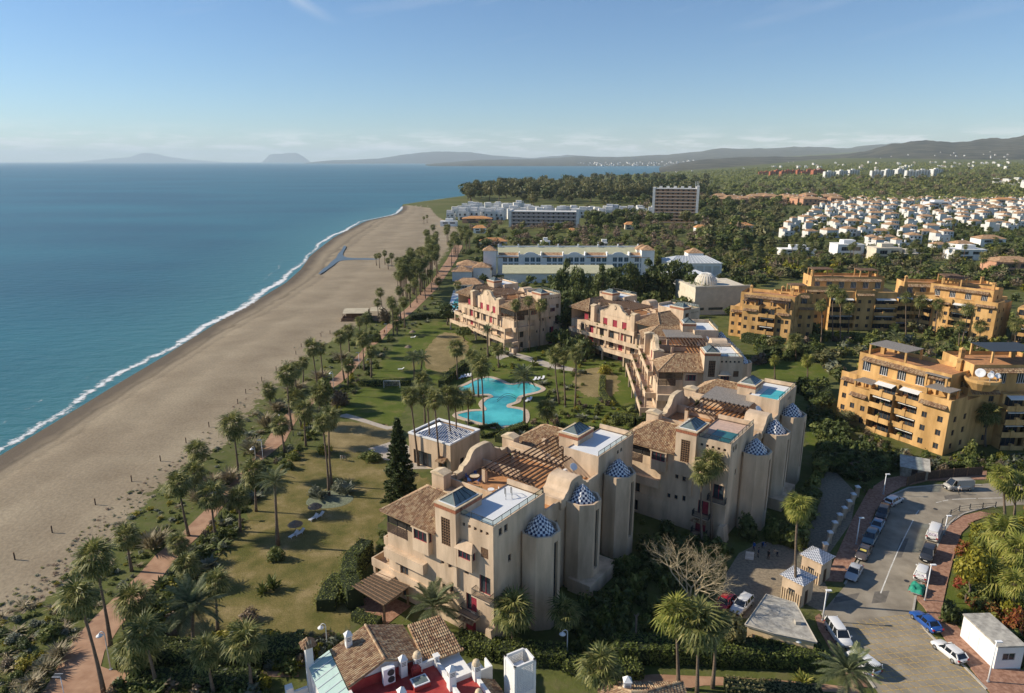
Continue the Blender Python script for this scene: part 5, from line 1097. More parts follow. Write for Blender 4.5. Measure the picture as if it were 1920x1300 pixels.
    to = t.build('service_tower', WHITE, h); l = MB()
    for a_ in range(12):
        f_ = a_/11
        for z in (): pass
        l.box(x0+.3+(x1-x0-.6)*f_-.05, x0+.3+(x1-x0-.6)*f_+.05, y0+.05, y0+.13, 4.4, 7.75); l.box(x0+.3+(x1-x0-.6)*f_-.05, x0+.3+(x1-x0-.6)*f_+.05, y1-.13, y1-.05, 4.4, 7.75)
        l.box(x0+.05, x0+.13, y0+.3+(y1-y0-.6)*f_-.05, y0+.3+(y1-y0-.6)*f_+.05, 4.4, 7.75); l.box(x1-.13, x1-.05, y0+.3+(y1-y0-.6)*f_-.05, y0+.3+(y1-y0-.6)*f_+.05, 4.4, 7.75)
    for i in range(16):
        z = 4.45+i*.21; l.box(x0+.2, x1-.2, y0+.04, y0+.12, z, z+.1); l.box(x0+.2, x1-.2, y1-.12, y1-.04, z, z+.1); l.box(x0+.04, x0+.12, y0+.2, y1-.2, z, z+.1); l.box(x1-.12, x1-.04, y0+.2, y1-.2, z, z+.1)
    l.build('lattice', WHITE, to)['kind'] = 'stuff'; MB().box(12.1, 13.3, -8.2, -7.4, 6.3, 7.1).build('air_conditioner', WMETAL, to); MB().box(12.2, 13.2, -8.1, -7.5, 4.4, 6.3).build('condenser_stand', WMETAL, to)
    s = MB().box(9.4, 11.2, -4.4, -4.2, 3.0, 5.0).box(11.0, 11.2, -4.2, -2.8, 3.0, 5.0); s.build('low_lattice_wall', WHITE, h); MB().box(9.6, 10.5, -4.0, -3.4, 3.0, 3.9).build('air_conditioner', WMETAL, h)
    # sunken terrace and white walls on the left
    MB().box(-15.5, -6.95, -3, 6.8, -.3, .08).build('lower_terrace', TERRA, h)
    MB().box(-15.8, -7.0, 6.6, 6.95, -.3, 1.7).build('boundary_wall', WHITE, h); MB().box(-15.9, -15.4, -6, 6.6, -.3, 2.0).build('boundary_wall', WHITE, h); MB().box(-16.1, -15.2, 6.3, 7.2, -.3, 2.6).build('wall_pillar', WHITE, h); MB().box(-9.4, -8.6, 6.3, 7.2, -.3, 2.6).build('wall_pillar', WHITE, h)
    return h
near_house()
def corner_house():
    h = thing('tiled_house', 'small clay tiled roof with white chimney at the bottom right of centre', 'building', (14, 58.6, 0), R(0))
    MB().box(-4, 4.2, -4, 3.6, -.5, 4.6).build('wall', WHITE, h)
    tiled_roof(h, [[(-4.6, -4.5, 4.5), (4.8, -4.5, 4.5), (.2, 1.2, 6.1), (-1.4, 1.2, 6.1)], [(-4.6, 4.4, 4.5), (-4.6, -4.5, 4.5), (-1.4, 1.2, 6.1)], [(4.8, -4.5, 4.5), (4.8, 4.4, 4.5), (.2, 1.2, 6.1)], [(-4.6, 4.4, 4.5), (4.8, 4.4, 4.5), (.2, 1.2, 6.1), (-1.4, 1.2, 6.1)]], [((-4.6, 4.4, 4.5), (-1.4, 1.2, 6.1)), ((-4.6, -4.5, 4.5), (-1.4, 1.2, 6.1)), ((4.8, 4.4, 4.5), (.2, 1.2, 6.1)), ((-1.4, 1.2, 6.1), (.2, 1.2, 6.1))])
    chimney(h, -1.7, 2.3, 4.8, 6.6, .75)
corner_house()
# ------------------------------------------------------------------ pool house, pool, gate buildings
STRIPE = mat('pergola_blue_white', (.62, .66, .72), .6, .05, 2)
def pool_house():
    p = thing('pool_house', 'flat pool house with striped pyramid glass roof beside the pool', 'building', (-14.6, 130.2, 0), R(0)); cs = G(845, 892); 
    a = math.atan2(7.8, 10.4)-math.pi/2*0
    p.location = (-12.1, 123.9, 0); p.rotation_euler = (0, 0, math.atan2(7.7, 4.2)-R(6))
    # local x: right-back edge, local y: left-back edge
    w = MB(); w.facade('y', 0, -1, 0, 9.5, -.3, 6.3, [(3, 4.2, 1.2, 2.4)], .2); w.facade('x', 0, -1, 0, 11, -.3, 6.3, [(1.0, 2.6, 1.0, 2.6), (5.0, 9.8, .1, 3.2)], .3)
    w.quad((9.5, 0, -.3), (9.5, 11, -.3), (9.5, 11, 6.3), (9.5, 0, 6.3)); w.quad((0, 11, -.3), (9.5, 11, -.3), (9.5, 11, 6.3), (0, 11, 6.3)); w.quad((0, 0, 5.9), (9.5, 0, 5.9), (9.5, 11, 5.9), (0, 11, 5.9))
    w.build('wall', PLASTER, p); window(p, 'x', 0, -1, 1.0, 2.6, 1.0, 2.6, .2); window(p, 'y', 0, -1, 3, 4.2, 1.2, 2.4, .18); window(p, 'x', 0, -1, 5.0, 9.8, .1, 3.2, .26, WOODD, GLASS, 3)
    for q in ((-.1, 9.6, -.1, .35), (-.1, 9.6, 10.65, 11.1), (-.1, .35, .35, 10.65), (9.15, 9.6, .35, 10.65)): MB().box(*q, 6.3, 6.62).build('coping', WMETAL, p)
    g_ = MB().pyramid(.7, 8.8, .7, 10.3, 6.0, 7.7, ry=.6).build('glass_roof', GLASSB, p)
    for i in range(17):   # slats following the slopes
        t = (i+.5)/17; x = .7+8.1*t; k = 1-abs(2*t-1)
        for s in (0, 1):
            y0, y1 = (.7, .7+4.2*k) if s == 0 else (10.3, 10.3-4.2*k); z1 = 6.0+1.7*k
            if k > .08: MB().bar((x, y0, 6.06), (x, y1, z1+.06), .13).build('roof_slat', WMETAL, p)
        y = .7+9.6*t
        k2 = 1-abs(2*t-1)
        for s in (0, 1):
            x0, x1 = (.7, .7+4.05*min(1, k2*1.14)) if s == 0 else (8.8, 8.8-4.05*min(1, k2*1.14)); z1 = 6.0+1.7*min(1, k2*1.14)
            if k2 > .08: MB().bar((x0, y, 6.06), (x1, y, z1+.06), .13).build('roof_slat', WMETAL, p)
    tiled_roof(p, [[(-1.2, .8, 2.7), (-1.2, 3.0, 2.7), (0, 3.0, 3.4), (0, .8, 3.4)]], (), .08)
    return p
GLASSB = mat('roof_glass_blue', (.10, .14, .24), .15, .2, 1.0, spec=.5)
pool_house()
def pool():
    c8 = lambda x, y: (820+x*.21875, 640+y*.21875)
    out = [(175, 410), (260, 375), (340, 335), (430, 315), (510, 335), (590, 370), (660, 375), (760, 360), (840, 385), (890, 410), (850, 435), (760, 455), (690, 480), (670, 520), (600, 545), (600, 570), (660, 580), (735, 600), (740, 680), (680, 715), (520, 735), (430, 715), (330, 690), (200, 650), (180, 630), (290, 605), (420, 595), (395, 540), (430, 500), (480, 480), (440, 455), (330, 460), (250, 440)]
    pts = smooth_poly([Vector((*G(*c8(x, y)).xy, 0)) for x, y in out], 3)
    cen = sum(pts, Vector())/len(pts)
    rim = []
    for i, v in enumerate(pts):
        d = pts[(i+1) % len(pts)]-pts[i-1]; n = Vector((d.y, -d.x, 0)).normalized(); rim.append((v, n))
    area = sum(a.x*b.y-b.x*a.y for a, b in zip(pts, pts[1:]+pts[:1])); sg = 1 if area > 0 else -1
    t = thing('swimming_pool', 'curving turquoise swimming pool with pale stone edge in the garden', 'pool', (cen.x, cen.y, 0))
    co = MB(); n_ = len(pts)
    for i in range(n_):
        (a, na), (b, nb) = rim[i], rim[(i+1) % n_]; a1, b1 = a+na*1.3*sg, b+nb*1.3*sg; q = [v-cen for v in (a, b, b1, a1)]
        co.add([(v.x, v.y, z) for z in (.0, .14) for v in q], [(4, 5, 6, 7), (0, 1, 5, 4), (3, 2, 6, 7)])
    co.build('stone_edge', POOLEDGE, t)
    me = bpy.data.meshes.new('water'); me.from_pydata([(v.x-cen.x, v.y-cen.y, .07) for v in pts], [], [list(range(n_))]); me.materials.append(POOLT); me.update(); link('water', me, t)
    br = MB(); a, b = G(932, 754)-cen, G(968, 748)-cen    # two low curved handrails over the neck
    for s in (-.8, .8):
        P = [a.lerp(b, k/8)+Vector((0, s, .3+1.3*math.sin(math.pi*k/8))) for k in range(9)]; br.tube(P, .05, 5)
    P = [a.lerp(b, k/8) for k in range(9)]
    ro = br.build('handrail', IRON, t)
    return t
POOLEDGE = mat('pool_stone', (.50, .40, .31), .9, .12, 1.5); POOLT = mat('pool_water_bright', (.035, .33, .38), .06, .15, .10, col2=(.08, .47, .48), spec=.5, bump=.12, bscale=2.5)
pool()
def kiosk(cx, cy_, label):
    k = thing('gate_kiosk', label, 'kiosk', (cx, cy_, 0), R(38), 'gate kiosks with checkered roofs')
    w = MB(); w.facade('y', -1.5, -1, -1.5, 1.5, -.1, 3.6, [(-.6, .3, 0, 2.3)], .2); w.facade('x', -1.5, -1, -1.5, 1.5, -.1, 3.6, [(-.5, .5, 1.3, 2.3)], .2); w.quad((1.5, -1.5, -.1), (1.5, 1.5, -.1), (1.5, 1.5, 3.6), (1.5, -1.5, 3.6)); w.quad((-1.5, 1.5, -.1), (1.5, 1.5, -.1), (1.5, 1.5, 3.6), (-1.5, 1.5, 3.6))
    w.box(-1.75, 1.75, -1.75, 1.75, 3.6, 3.8); w.build('wall', PLASTER, k); window(k, 'y', -1.5, -1, -.6, .3, 0, 2.3, .18, WOODB, WOODD, 1, 'door'); window(k, 'x', -1.5, -1, -.5, .5, 1.3, 2.3, .18)
    link('roof', faceted_dome([(2.6, 3.8), (1.3, 4.35), (.03, 4.95)], 4, R(45), .22, CHECKG, 'roof'), k)
    for i in range(9): MB().box(-1.62, -1.52, -1.4+i*.34, -1.32+i*.34, .1, 2.0).build('louvre', COPING, k)
    return k
kiosk(45.2, 89.4, 'gate kiosk with checkered pyramid roof farther from the guard house'); kiosk(40.3, 84.2, 'gate kiosk with checkered pyramid roof right behind the guard house')
def guard_house():
    h = thing('guard_house', 'low guard house with grey flat concrete roof by the gate', 'building', (0, 0, 0))
    P = [G(1397, 1172, 3.4), G(1450, 1188, 3.4), G(1532, 1205, 3.4), G(1492, 1132, 3.4), G(1437, 1115, 3.4)]; c = sum(P, Vector())/5; h.location = (c.x, c.y, 0); L_ = [(p.x-c.x, p.y-c.y) for p in P]
    inn = [(x*.93, y*.93) for x, y in L_]
    w = MB().prism(inn, -.2, 3.2); w.build('wall', CREAMY, h); MB().prism(L_, 3.2, 3.42).build('roof_slab', CONC, h)
    ed = MB()
    for a, b in zip(L_, L_[1:]+L_[:1]): a, b = Vector((*a, 3.44)), Vector((*b, 3.44)); ed.bar(a, b, .14)
    ed.build('roof_edge', KERBM, h)
    a, b = Vector((*inn[0], 0)), Vector((*inn[1], 0)); d = (b-a).normalized(); n = Vector((d.y, -d.x, 0)); n = n if n.y < 0 else -n
    def panel(t0, t1, z0, z1, m, nm, A=a, B=b, N_=n, off=.03):
        p, q = A.lerp(B, t0)+N_*off, A.lerp(B, t1)+N_*off; r_, s = p-N_*.2, q-N_*.2; up = Vector((0, 0, 1))
        return MB().add([p+up*z0, q+up*z0, q+up*z1, p+up*z1, r_+up*z0, s+up*z0, s+up*z1, r_+up*z1], [(0, 1, 2, 3), (0, 3, 7, 4), (1, 5, 6, 2), (3, 2, 6, 7), (0, 4, 5, 1)]).build(nm, m, h)
    panel(.2, .62, 1.0, 2.3, WOODB, 'window_frame'); panel(.24, .58, 1.08, 2.22, GLASS, 'window_pane', off=.05)
    a2, b2 = Vector((*inn[1], 0)), Vector((*inn[2], 0)); d2 = (b2-a2).normalized(); n2 = Vector((d2.y, -d2.x, 0)); n2 = n2 if n2.y < 0 else -n2
    panel(.08, .34, .05, 2.4, WOODB, 'door_frame', a2, b2, n2); panel(.11, .31, .05, 2.3, GLASS, 'door_pane', a2, b2, n2, .05); panel(.55, .85, 1.2, 2.2, GLASS, 'window_pane', a2, b2, n2, .04)
    MB().box(1.6, 2.3, -1.2, -.6, 3.42, 3.9).build('roof_vent', KERBM, h)
CREAMY = mat('plaster_gate', (.62, .46, .27), .9, .1, .6)
guard_house()
def cabin():
    a, b = G(1808, 1152, 3.4), G(1872, 1212, 3.4); d = (b-a); L_ = d.length; an = math.atan2(d.y, d.x)
    h = thing('white_cabin', 'white prefabricated cabin with grey flat roof on the brick pavement', 'cabin', (a.x, a.y, .13), an)
    w = MB(); W = 3.4; w.facade('y', 0, -1, 0, L_, -.2, 3.1, [(L_*.22, L_*.3, .1, 2.2), (L_*.5, L_*.58, .1, 2.2)], .08); w.facade('x', L_, 1, 0, W, -.2, 3.1, [(.8, 2.4, 1.2, 2.2)], .1); w.quad((0, 0, -.2), (0, W, -.2), (0, W, 3.1), (0, 0, 3.1)); w.quad((0, W, -.2), (L_, W, -.2), (L_, W, 3.1), (0, W, 3.1))
    w.build('wall', WHITE, h); MB().box(-.12, L_+.12, -.12, W+.12, 3.1, 3.3).build('roof_slab', CONC, h)
    for t in (.22, .5): window(h, 'y', 0, -1, L_*t, L_*(t+.08), .1, 2.2, .07, WMETAL, WHITE, 0, 'door')
    window(h, 'x', L_, 1, .8, 2.4, 1.2, 2.2, .09, METAL, GLASS, 1)
cabin()
# reed-roofed garden pergola by the nearest block
def garden_pergola():
    P = [G(*p, 3.1) for p in [(660, 1100), (705, 1074), (768, 1100), (720, 1136)]]; c = sum(P, Vector())/4; t = thing('garden_pergola', 'dark reed-roofed pergola over a patio beside the nearest block', 'pergola', (c.x, c.y, 0)); L_ = [(p.x-c.x, p.y-c.y) for p in P]
    area = sum(a[0]*b[1]-b[0]*a[1] for a, b in zip(L_, L_[1:]+L_[:1])); L_ = L_ if area > 0 else L_[::-1]
    MB().prism(L_, 3.0, 3.16).build('reed_roof', THATCH, t); MB().prism([(x*1.02, y*1.02) for x, y in L_], -.1, .07).build('patio', PAVER, t)
    for x, y in L_: MB().box(x*.92-.14, x*.92+.14, y*.92-.14, y*.92+.14, .07, 3.0).build('post', WOODB, t)
    for i in range(9):
        f_ = i/8; a = Vector(L_[0]).lerp(Vector(L_[1]), f_); b = Vector(L_[3]).lerp(Vector(L_[2]), f_); MB().bar((a.x, a.y, 3.2), (b.x, b.y, 3.2), .1).build('batten', WOODB, t)
    return t
garden_pergola()
def beach_bar():
    a = G(640, 603); t = thing('beach_bar', 'low beach restaurant with pale canvas roofs on the sand', 'building', (a.x, a.y, 0), R(3)); CAN = mat('canvas_sand', (.50, .44, .32), .9, .1, .6)
    MB().box(0, 11.5, 0, .15, 0, 1.1).box(0, .15, 0, 8, 0, 1.1).build('deck_fence', WOODB, t); MB().box(-.2, 16, -.3, 9, -.3, .25).build('deck', WOODB, t)
    MB().add([(.5, .6, 3.0), (10, .6, 3.0), (10, 9, 3.3), (.5, 9, 3.3), (.5, 4.6, 4.0), (10, 4.6, 4.0)], [(0, 1, 5, 4), (3, 4, 5, 2), (0, 4, 3), (1, 2, 5)]).build('canvas_roof', CAN, t); MB().add([(10.6, 3, 3.3), (16, 3, 3.3), (16, 9, 3.6), (10.6, 9, 3.6), (10.6, 6, 4.1), (16, 6, 4.1)], [(0, 1, 5, 4), (3, 4, 5, 2), (0, 4, 3), (1, 2, 5)]).build('canvas_roof', CAN, t)
    for x in (.6, 3.7, 6.8, 9.9, 15.8): MB().box(x-.08, x+.08, .7, .86, .25, 3.0).build('post', WOODB, t)
    MB().box(.8, 9.8, 8.6, 8.8, .25, 3.1).build('back_wall', WHITE, t); MB().box(1.2, 9, 4, 4.2, .25, 2.2).build('counter', WOODB, t)
beach_bar()
# ------------------------------------------------------------------ ochre complex
AWN = mat('awning_white', (.70, .69, .66), .8, .05, 2)
def ochre_block(ox, oy, ang, W, D, bays, top, label, zt=17.5, covers=(), seed=1, dish=False):
    """facade on y=0 facing +y; bays: (x0,x1,kind,height,offset)"""
    b = thing('ochre_building', label, 'building', (ox, oy, 0), ang, 'ochre terraced apartment buildings'); rg = random.Random(seed); w = MB(); FH = 3.0
    for (x0, x1, kd, h, yo) in bays:
        n = max(1, int(h/FH)); ops = []
        if kd == 'win':
            cols = max(1, int((x1-x0)/2.4))
            for f in range(n):
                for c in range(cols): xc = x0+(x1-x0)*(c+.5)/cols; ops.append((xc-.55, xc+.55, f*FH+1.0, f*FH+2.3))
            w.facade('y', yo, 1, x0, x1, -.5, h, ops, .22)
            for o_ in ops: window(b, 'y', yo, 1, *o_, .2, WOODB, GLASS, 1)
            tiled_roof(b, [[(x0+.5, yo+.8, h-1.1), (x1-.5, yo+.8, h-1.1), (x1-.5, yo, h-.45), (x0+.5, yo, h-.45)]], (), .07)
            for z0 in (h,):
                MB().box(x0, x1, yo-.25, yo, z0, z0+.9).build('parapet', YELLOW, b); MB().box(x0, x0+.25, -D*.45, yo-.25, z0, z0+.9).build('parapet', YELLOW, b)
        else:
            for f in range(n): ops.append((x0+.5, x1-.5, f*FH+.1, f*FH+2.5))
            w.facade('y', yo-1.6, 1, x0, x1, -.5, h, ops, .25)
            for i, o_ in enumerate(ops):
                z = o_[2]-.1; window(b, 'y', yo-1.6, 1, *o_, .22, WOODB, GLASS, max(1, int((x1-x0)/1.5)), 'terrace_door')
                s = rg.uniform(.0, .5); bal = MB().box(x0, x1, yo-1.6, yo+s, z-.25, z); bal.box(x0, x1, yo+s-.2, yo+s, z, z+.95); xm = x0+(x1-x0)*rg.uniform(.45, .6); bal.box(xm-.35, xm+.35, yo+s-.7, yo+s+.12, z-.25, z+1.35)
                bo = bal.build('balcony', YELLOW, b)
                if rg.random() < .6: MB().add([(x0+.6, yo-1.55, z+2.75), (x1-.6, yo-1.55, z+2.75), (x1-.6, yo-.1, z+2.35), (x0+.6, yo-.1, z+2.35), (x0+.6, yo-.1, z+2.2), (x1-.6, yo-.1, z+2.2)], [(0, 1, 2, 3), (3, 2, 5, 4)]).build('awning', AWN, bo)
                if rg.random() < .55: link('planting', KINDS[rg.choice(('bush', 'bush_red', 'bush_dark'))][i % 3][0], bo, (xm, yo+s-.3, z+1.0), (0, 0, xm), (1.3, .8, .9))
            w.quad((x0, yo-1.6, -.5), (x0, yo, -.5), (x0, yo, h-FH+1), (x0, yo-1.6, h-FH+1)); w.quad((x1, yo-1.6, -.5), (x1, yo, -.5), (x1, yo, h-FH+1), (x1, yo-1.6, h-FH+1))
        yb = yo if kd == 'win' else yo-1.6
        so = [(yy, yy+1.1, f*FH+1.0, f*FH+2.3) for f in range(n) for yy in (yb-3.2, yb-7.0)] if x0 == 0 or yb > -.7 else []
        w.facade('x', x0, -1, -D, yb, -.5, h, so, .22)
        for o_ in so: window(b, 'x', x0, -1, *o_, .2, WOODB, GLASS, 1)
        w.quad((x1, -D, -.5), (x1, yb, -.5), (x1, yb, h), (x1, -D, h)); w.quad((x0, -D, h), (x1, -D, h), (x1, yb, h), (x0, yb, h)); w.quad((x0, -D, -.5), (x1, -D, -.5), (x1, -D, h), (x0, -D, h))
    x0, x1, y0, y1, z0, z1 = top; cols = max(2, int((x1-x0)/4.2)); ops = [(x0+(x1-x0)*(c+.5)/cols-1.0, x0+(x1-x0)*(c+.5)/cols+1.0, z1-4.2, z1-1.9) for c in range(cols)]
    w.facade('y', y1, 1, x0, x1, z0, z1, ops, .22); w.facade('x', x0, -1, y0, y1, z0, z1, [((y0+y1)/2-.6, (y0+y1)/2+.6, z1-3.6, z1-2.2)], .22); w.facade('x', x1, 1, y0, y1, z0, z1, [((y0+y1)/2-.6, (y0+y1)/2+.6, z1-3.6, z1-2.2)], .22); w.quad((x0, y0, z0), (x1, y0, z0), (x1, y0, z1), (x0, y0, z1)); w.quad((x0, y0, z1-.9), (x1, y0, z1-.9), (x1, y1, z1-.9), (x0, y1, z1-.9))
    w.build('wall', YELLOW, b)
    for o_ in ops: window(b, 'y', y1, 1, *o_, .2, WMETAL, GLASS, 3)
    for xx, s in ((x0, -1), (x1, 1)): window(b, 'x', xx, s, (y0+y1)/2-.6, (y0+y1)/2+.6, z1-3.6, z1-2.2, .2, WOODB)
    tiled_roof(b, [[(x0+1.2, y1+.9, z1-1.6), (x1-1.2, y1+.9, z1-1.6), (x1-1.2, y1, z1-.8), (x0+1.2, y1, z1-.8)]], (), .07)
    MB().quad((x0+.2, y0+.2, z1-.86), (x1-.2, y0+.2, z1-.86), (x1-.2, y1-.2, z1-.86), (x0+.2, y1-.2, z1-.86)).build('roof_terrace', TERRA, b)
    for (cx0, cx1, cy0, cy1, cz, dark) in covers:
        o = MB().box(cx0-.3, cx1+.3, cy0-.3, cy1+.3, cz, cz+.14).build('shade_cover', GREYSH if dark == 0 else (IRON if dark == 1 else WOODB), b)
        for px, py in ((cx0, cy0), (cx1, cy0), (cx1, cy1), (cx0, cy1)): MB().box(px-.2, px+.2, py-.2, py+.2, cz-2.6, cz).build('cover_post', YELLOW, b)
        if dark == 2:
            for i in range(int((cx1-cx0)/.6)): MB().box(cx0+i*.6, cx0+i*.6+.12, cy0-.6, cy1+.6, cz+.14, cz+.3).build('slat', WOODD, o)
    chimney(b, x0+2.5, y0+2, z1-1, z1+1.6, .9, 'flat', YELLOW); chimney(b, x1-2, y0+3.5, z1-1, z1+1.3, .9, 'pyr', YELLOW)
    if dish:
        dk = MB().lathe([(2.2, z1-3), (2.6, z1-2.4), (3.4, z1-1.2), (3.4, z1-.6), (3.1, z1-.6), (3.1, z1-1.0)], x0-3.4, y0+4, 18).build('round_terrace', YELLOW, b)
        dm = MB().lathe([(.02, 0), (.45, .05), (.8, .16), (.98, .3), (.94, .32), (.4, .1), (.01, .05)], 0, 0, 16).mesh('satellite_dish', WMETAL, True)
        for i, (dx, dy, s) in enumerate(((-3.0, 4.5, 1.0), (-5, 4.5, .65), (-5.8, 3.4, .6), (-4.2, 2.4, .5))): link('satellite_dish', dm, dk, (x0+dx, y0+dy, z1+.4), (R(62), 0, R(-150+i*10)), (s, s, s)); MB().bar((x0+dx, y0+dy, z1-1), (x0+dx, y0+dy, z1+.4), .1).build('dish_mast', METAL, dk)
    return b
ochre_block(90.8, 133.1, R(120), 24, 14, [(0, 6.6, 'win', 11.3, 0), (6.6, 12, 'balc', 12, -.6), (12, 17.3, 'balc', 12, .2), (17.3, 22.5, 'win', 8.4, .3), (22.5, 28, 'win', 9.8, -4.5)], (3, 24, -14, -4.5, 8, 16.4), 'nearest ochre apartment building with curved balconies and large grey roof shade', covers=((14, 22.5, -12, -6, 18.4, 0), (1.0, 5.6, -4.2, -.6, 13.6, 0), (17.8, 21.6, -3.8, -.5, 10.6, 0), (3.4, 7.6, -6.0, -3.6, 15.6, 0)), seed=2, dish=True)
ochre_block(124, 137, R(180), 26, 16, [(0, 8, 'balc', 12, 1.8), (8, 14, 'win', 12, 0), (14, 19, 'balc', 12, .6), (19, 26, 'win', 13, -2)], (8, 25, -14, -3, 9, 18), 'ochre building with black roof shade at the right edge', covers=((10, 20, -12, -5, 20.4, 1),), seed=3)
ochre_block(93, 222.5, R(146), 26, 14, [(0, 5, 'win', 11, -1.0), (5, 10.5, 'balc', 12, 0), (10.5, 16, 'win', 11.5, 0), (16, 21, 'win', 10, -3)], (0, 18, -13, -4, 8, 16), 'ochre apartment building nearest the beige blocks, with brown roof pergolas', covers=((12, 16, -3.8, -.5, 13.6, 2), (2, 7, -3.8, -.6, 14, 2)), seed=4)
ochre_block(140, 243, R(176), 34, 14, [(0, 8, 'balc', 14, 0), (8, 15, 'win', 14, -.6), (15, 24, 'balc', 14.2, .4), (24, 34, 'win', 15, -2)], (4, 30, -13, -4, 9, 19.2), 'long ochre building behind the tall palm cluster', covers=((22, 29, -11, -6, 21.4, 2), (6, 12, -11, -6, 21.2, 2)), seed=5)
ochre_block(164, 226, R(128), 26, 14, [(0, 7, 'win', 13, 0), (7, 14, 'balc', 13, .5), (14, 20, 'win', 12, -.5), (20, 26, 'balc', 13, 0)], (3, 23, -13, -4, 9, 17.2), 'ochre building with red awning edge behind the middle palms', covers=((14, 20, -11, -6, 19.4, 2),), seed=6)
ochre_block(178, 240, R(170), 39, 13, [(0, 8, 'balc', 13, 0), (8, 15, 'win', 12, -.6), (15, 24, 'balc', 13, .4), (24, 31, 'win', 13, -1), (31, 39, 'balc', 12, 0)], (3, 34, -12, -4, 9, 17), 'long ochre building behind the leaning courtyard palms', covers=((14, 20, -11, -6, 19.2, 2),), seed=9)
ochre_block(105, 232, R(176), 12, 12, [(0, 6, 'win', 11.5, 0), (6, 12, 'balc', 12, .3)], (0, 11, -11, -3, 9, 15.5), 'narrow ochre wing joining the two left ochre buildings', covers=((2, 7, -9, -5, 17.8, 2),), seed=8)
ochre_block(192, 205, R(135), 30, 16, [(0, 8, 'win', 12, 0), (8, 15, 'balc', 12, .6), (15, 22, 'win', 12, -.5), (22, 30, 'balc', 12, 0)], (4, 26, -14, -4, 8, 15.5), 'ochre building farthest right behind the black-shaded one', covers=((8, 14, -12, -6, 17.8, 2),), seed=7)
# ------------------------------------------------------------------ vehicles
PAINT = {k: paint('car_paint_'+k, c) for k, c in dict(white=(.72, .72, .71), silver=(.44, .45, .47), dark=(.035, .038, .045), blue=(.015, .075, .30), red=(.36, .015, .02), teal=(.10, .16, .19), skyblue=(.16, .27, .38), bronze=(.09, .075, .07), beige=(.40, .38, .34)).items()}
WHEEL = MB(); WHEEL.lathe([(.17, -.1), (.29, -.11), (.33, -.07), (.33, .07), (.29, .11), (.17, .1)], 0, 0, 16); WHEEL = WHEEL.mesh('wheel', RUBBER, True)
RIMM = MB().lathe([(.02, .11), (.08, .12), (.20, .10), (.21, .06)], 0, 0, 12).mesh('rim', RIM)
CAR = {  # length, half width, nose z, belt z, roof z, (windscreen base, roof front, roof rear, rear base) as fractions from the tail, tail z
 'sedan': (4.5, .88, .72, .92, 1.44, (.70, .56, .24, .10), .98), 'hatch': (4.25, .88, .74, .93, 1.46, (.72, .57, .14, .03), .95), 'wagon': (4.5, .88, .76, .95, 1.50, (.72, .58, .07, .02), .98),
 'mpv': (4.7, .93, .92, 1.05, 1.78, (.80, .66, .05, .015), 1.05), 'suv': (4.5, .92, .95, 1.08, 1.75, (.72, .58, .08, .02), 1.08), 'smallvan': (4.3, .9, .95, 1.08, 1.82, (.76, .63, .03, .01), 1.08), 'van': (5.5, .98, 1.05, 1.18, 2.25, (.86, .73, .02, .01), 1.2)}
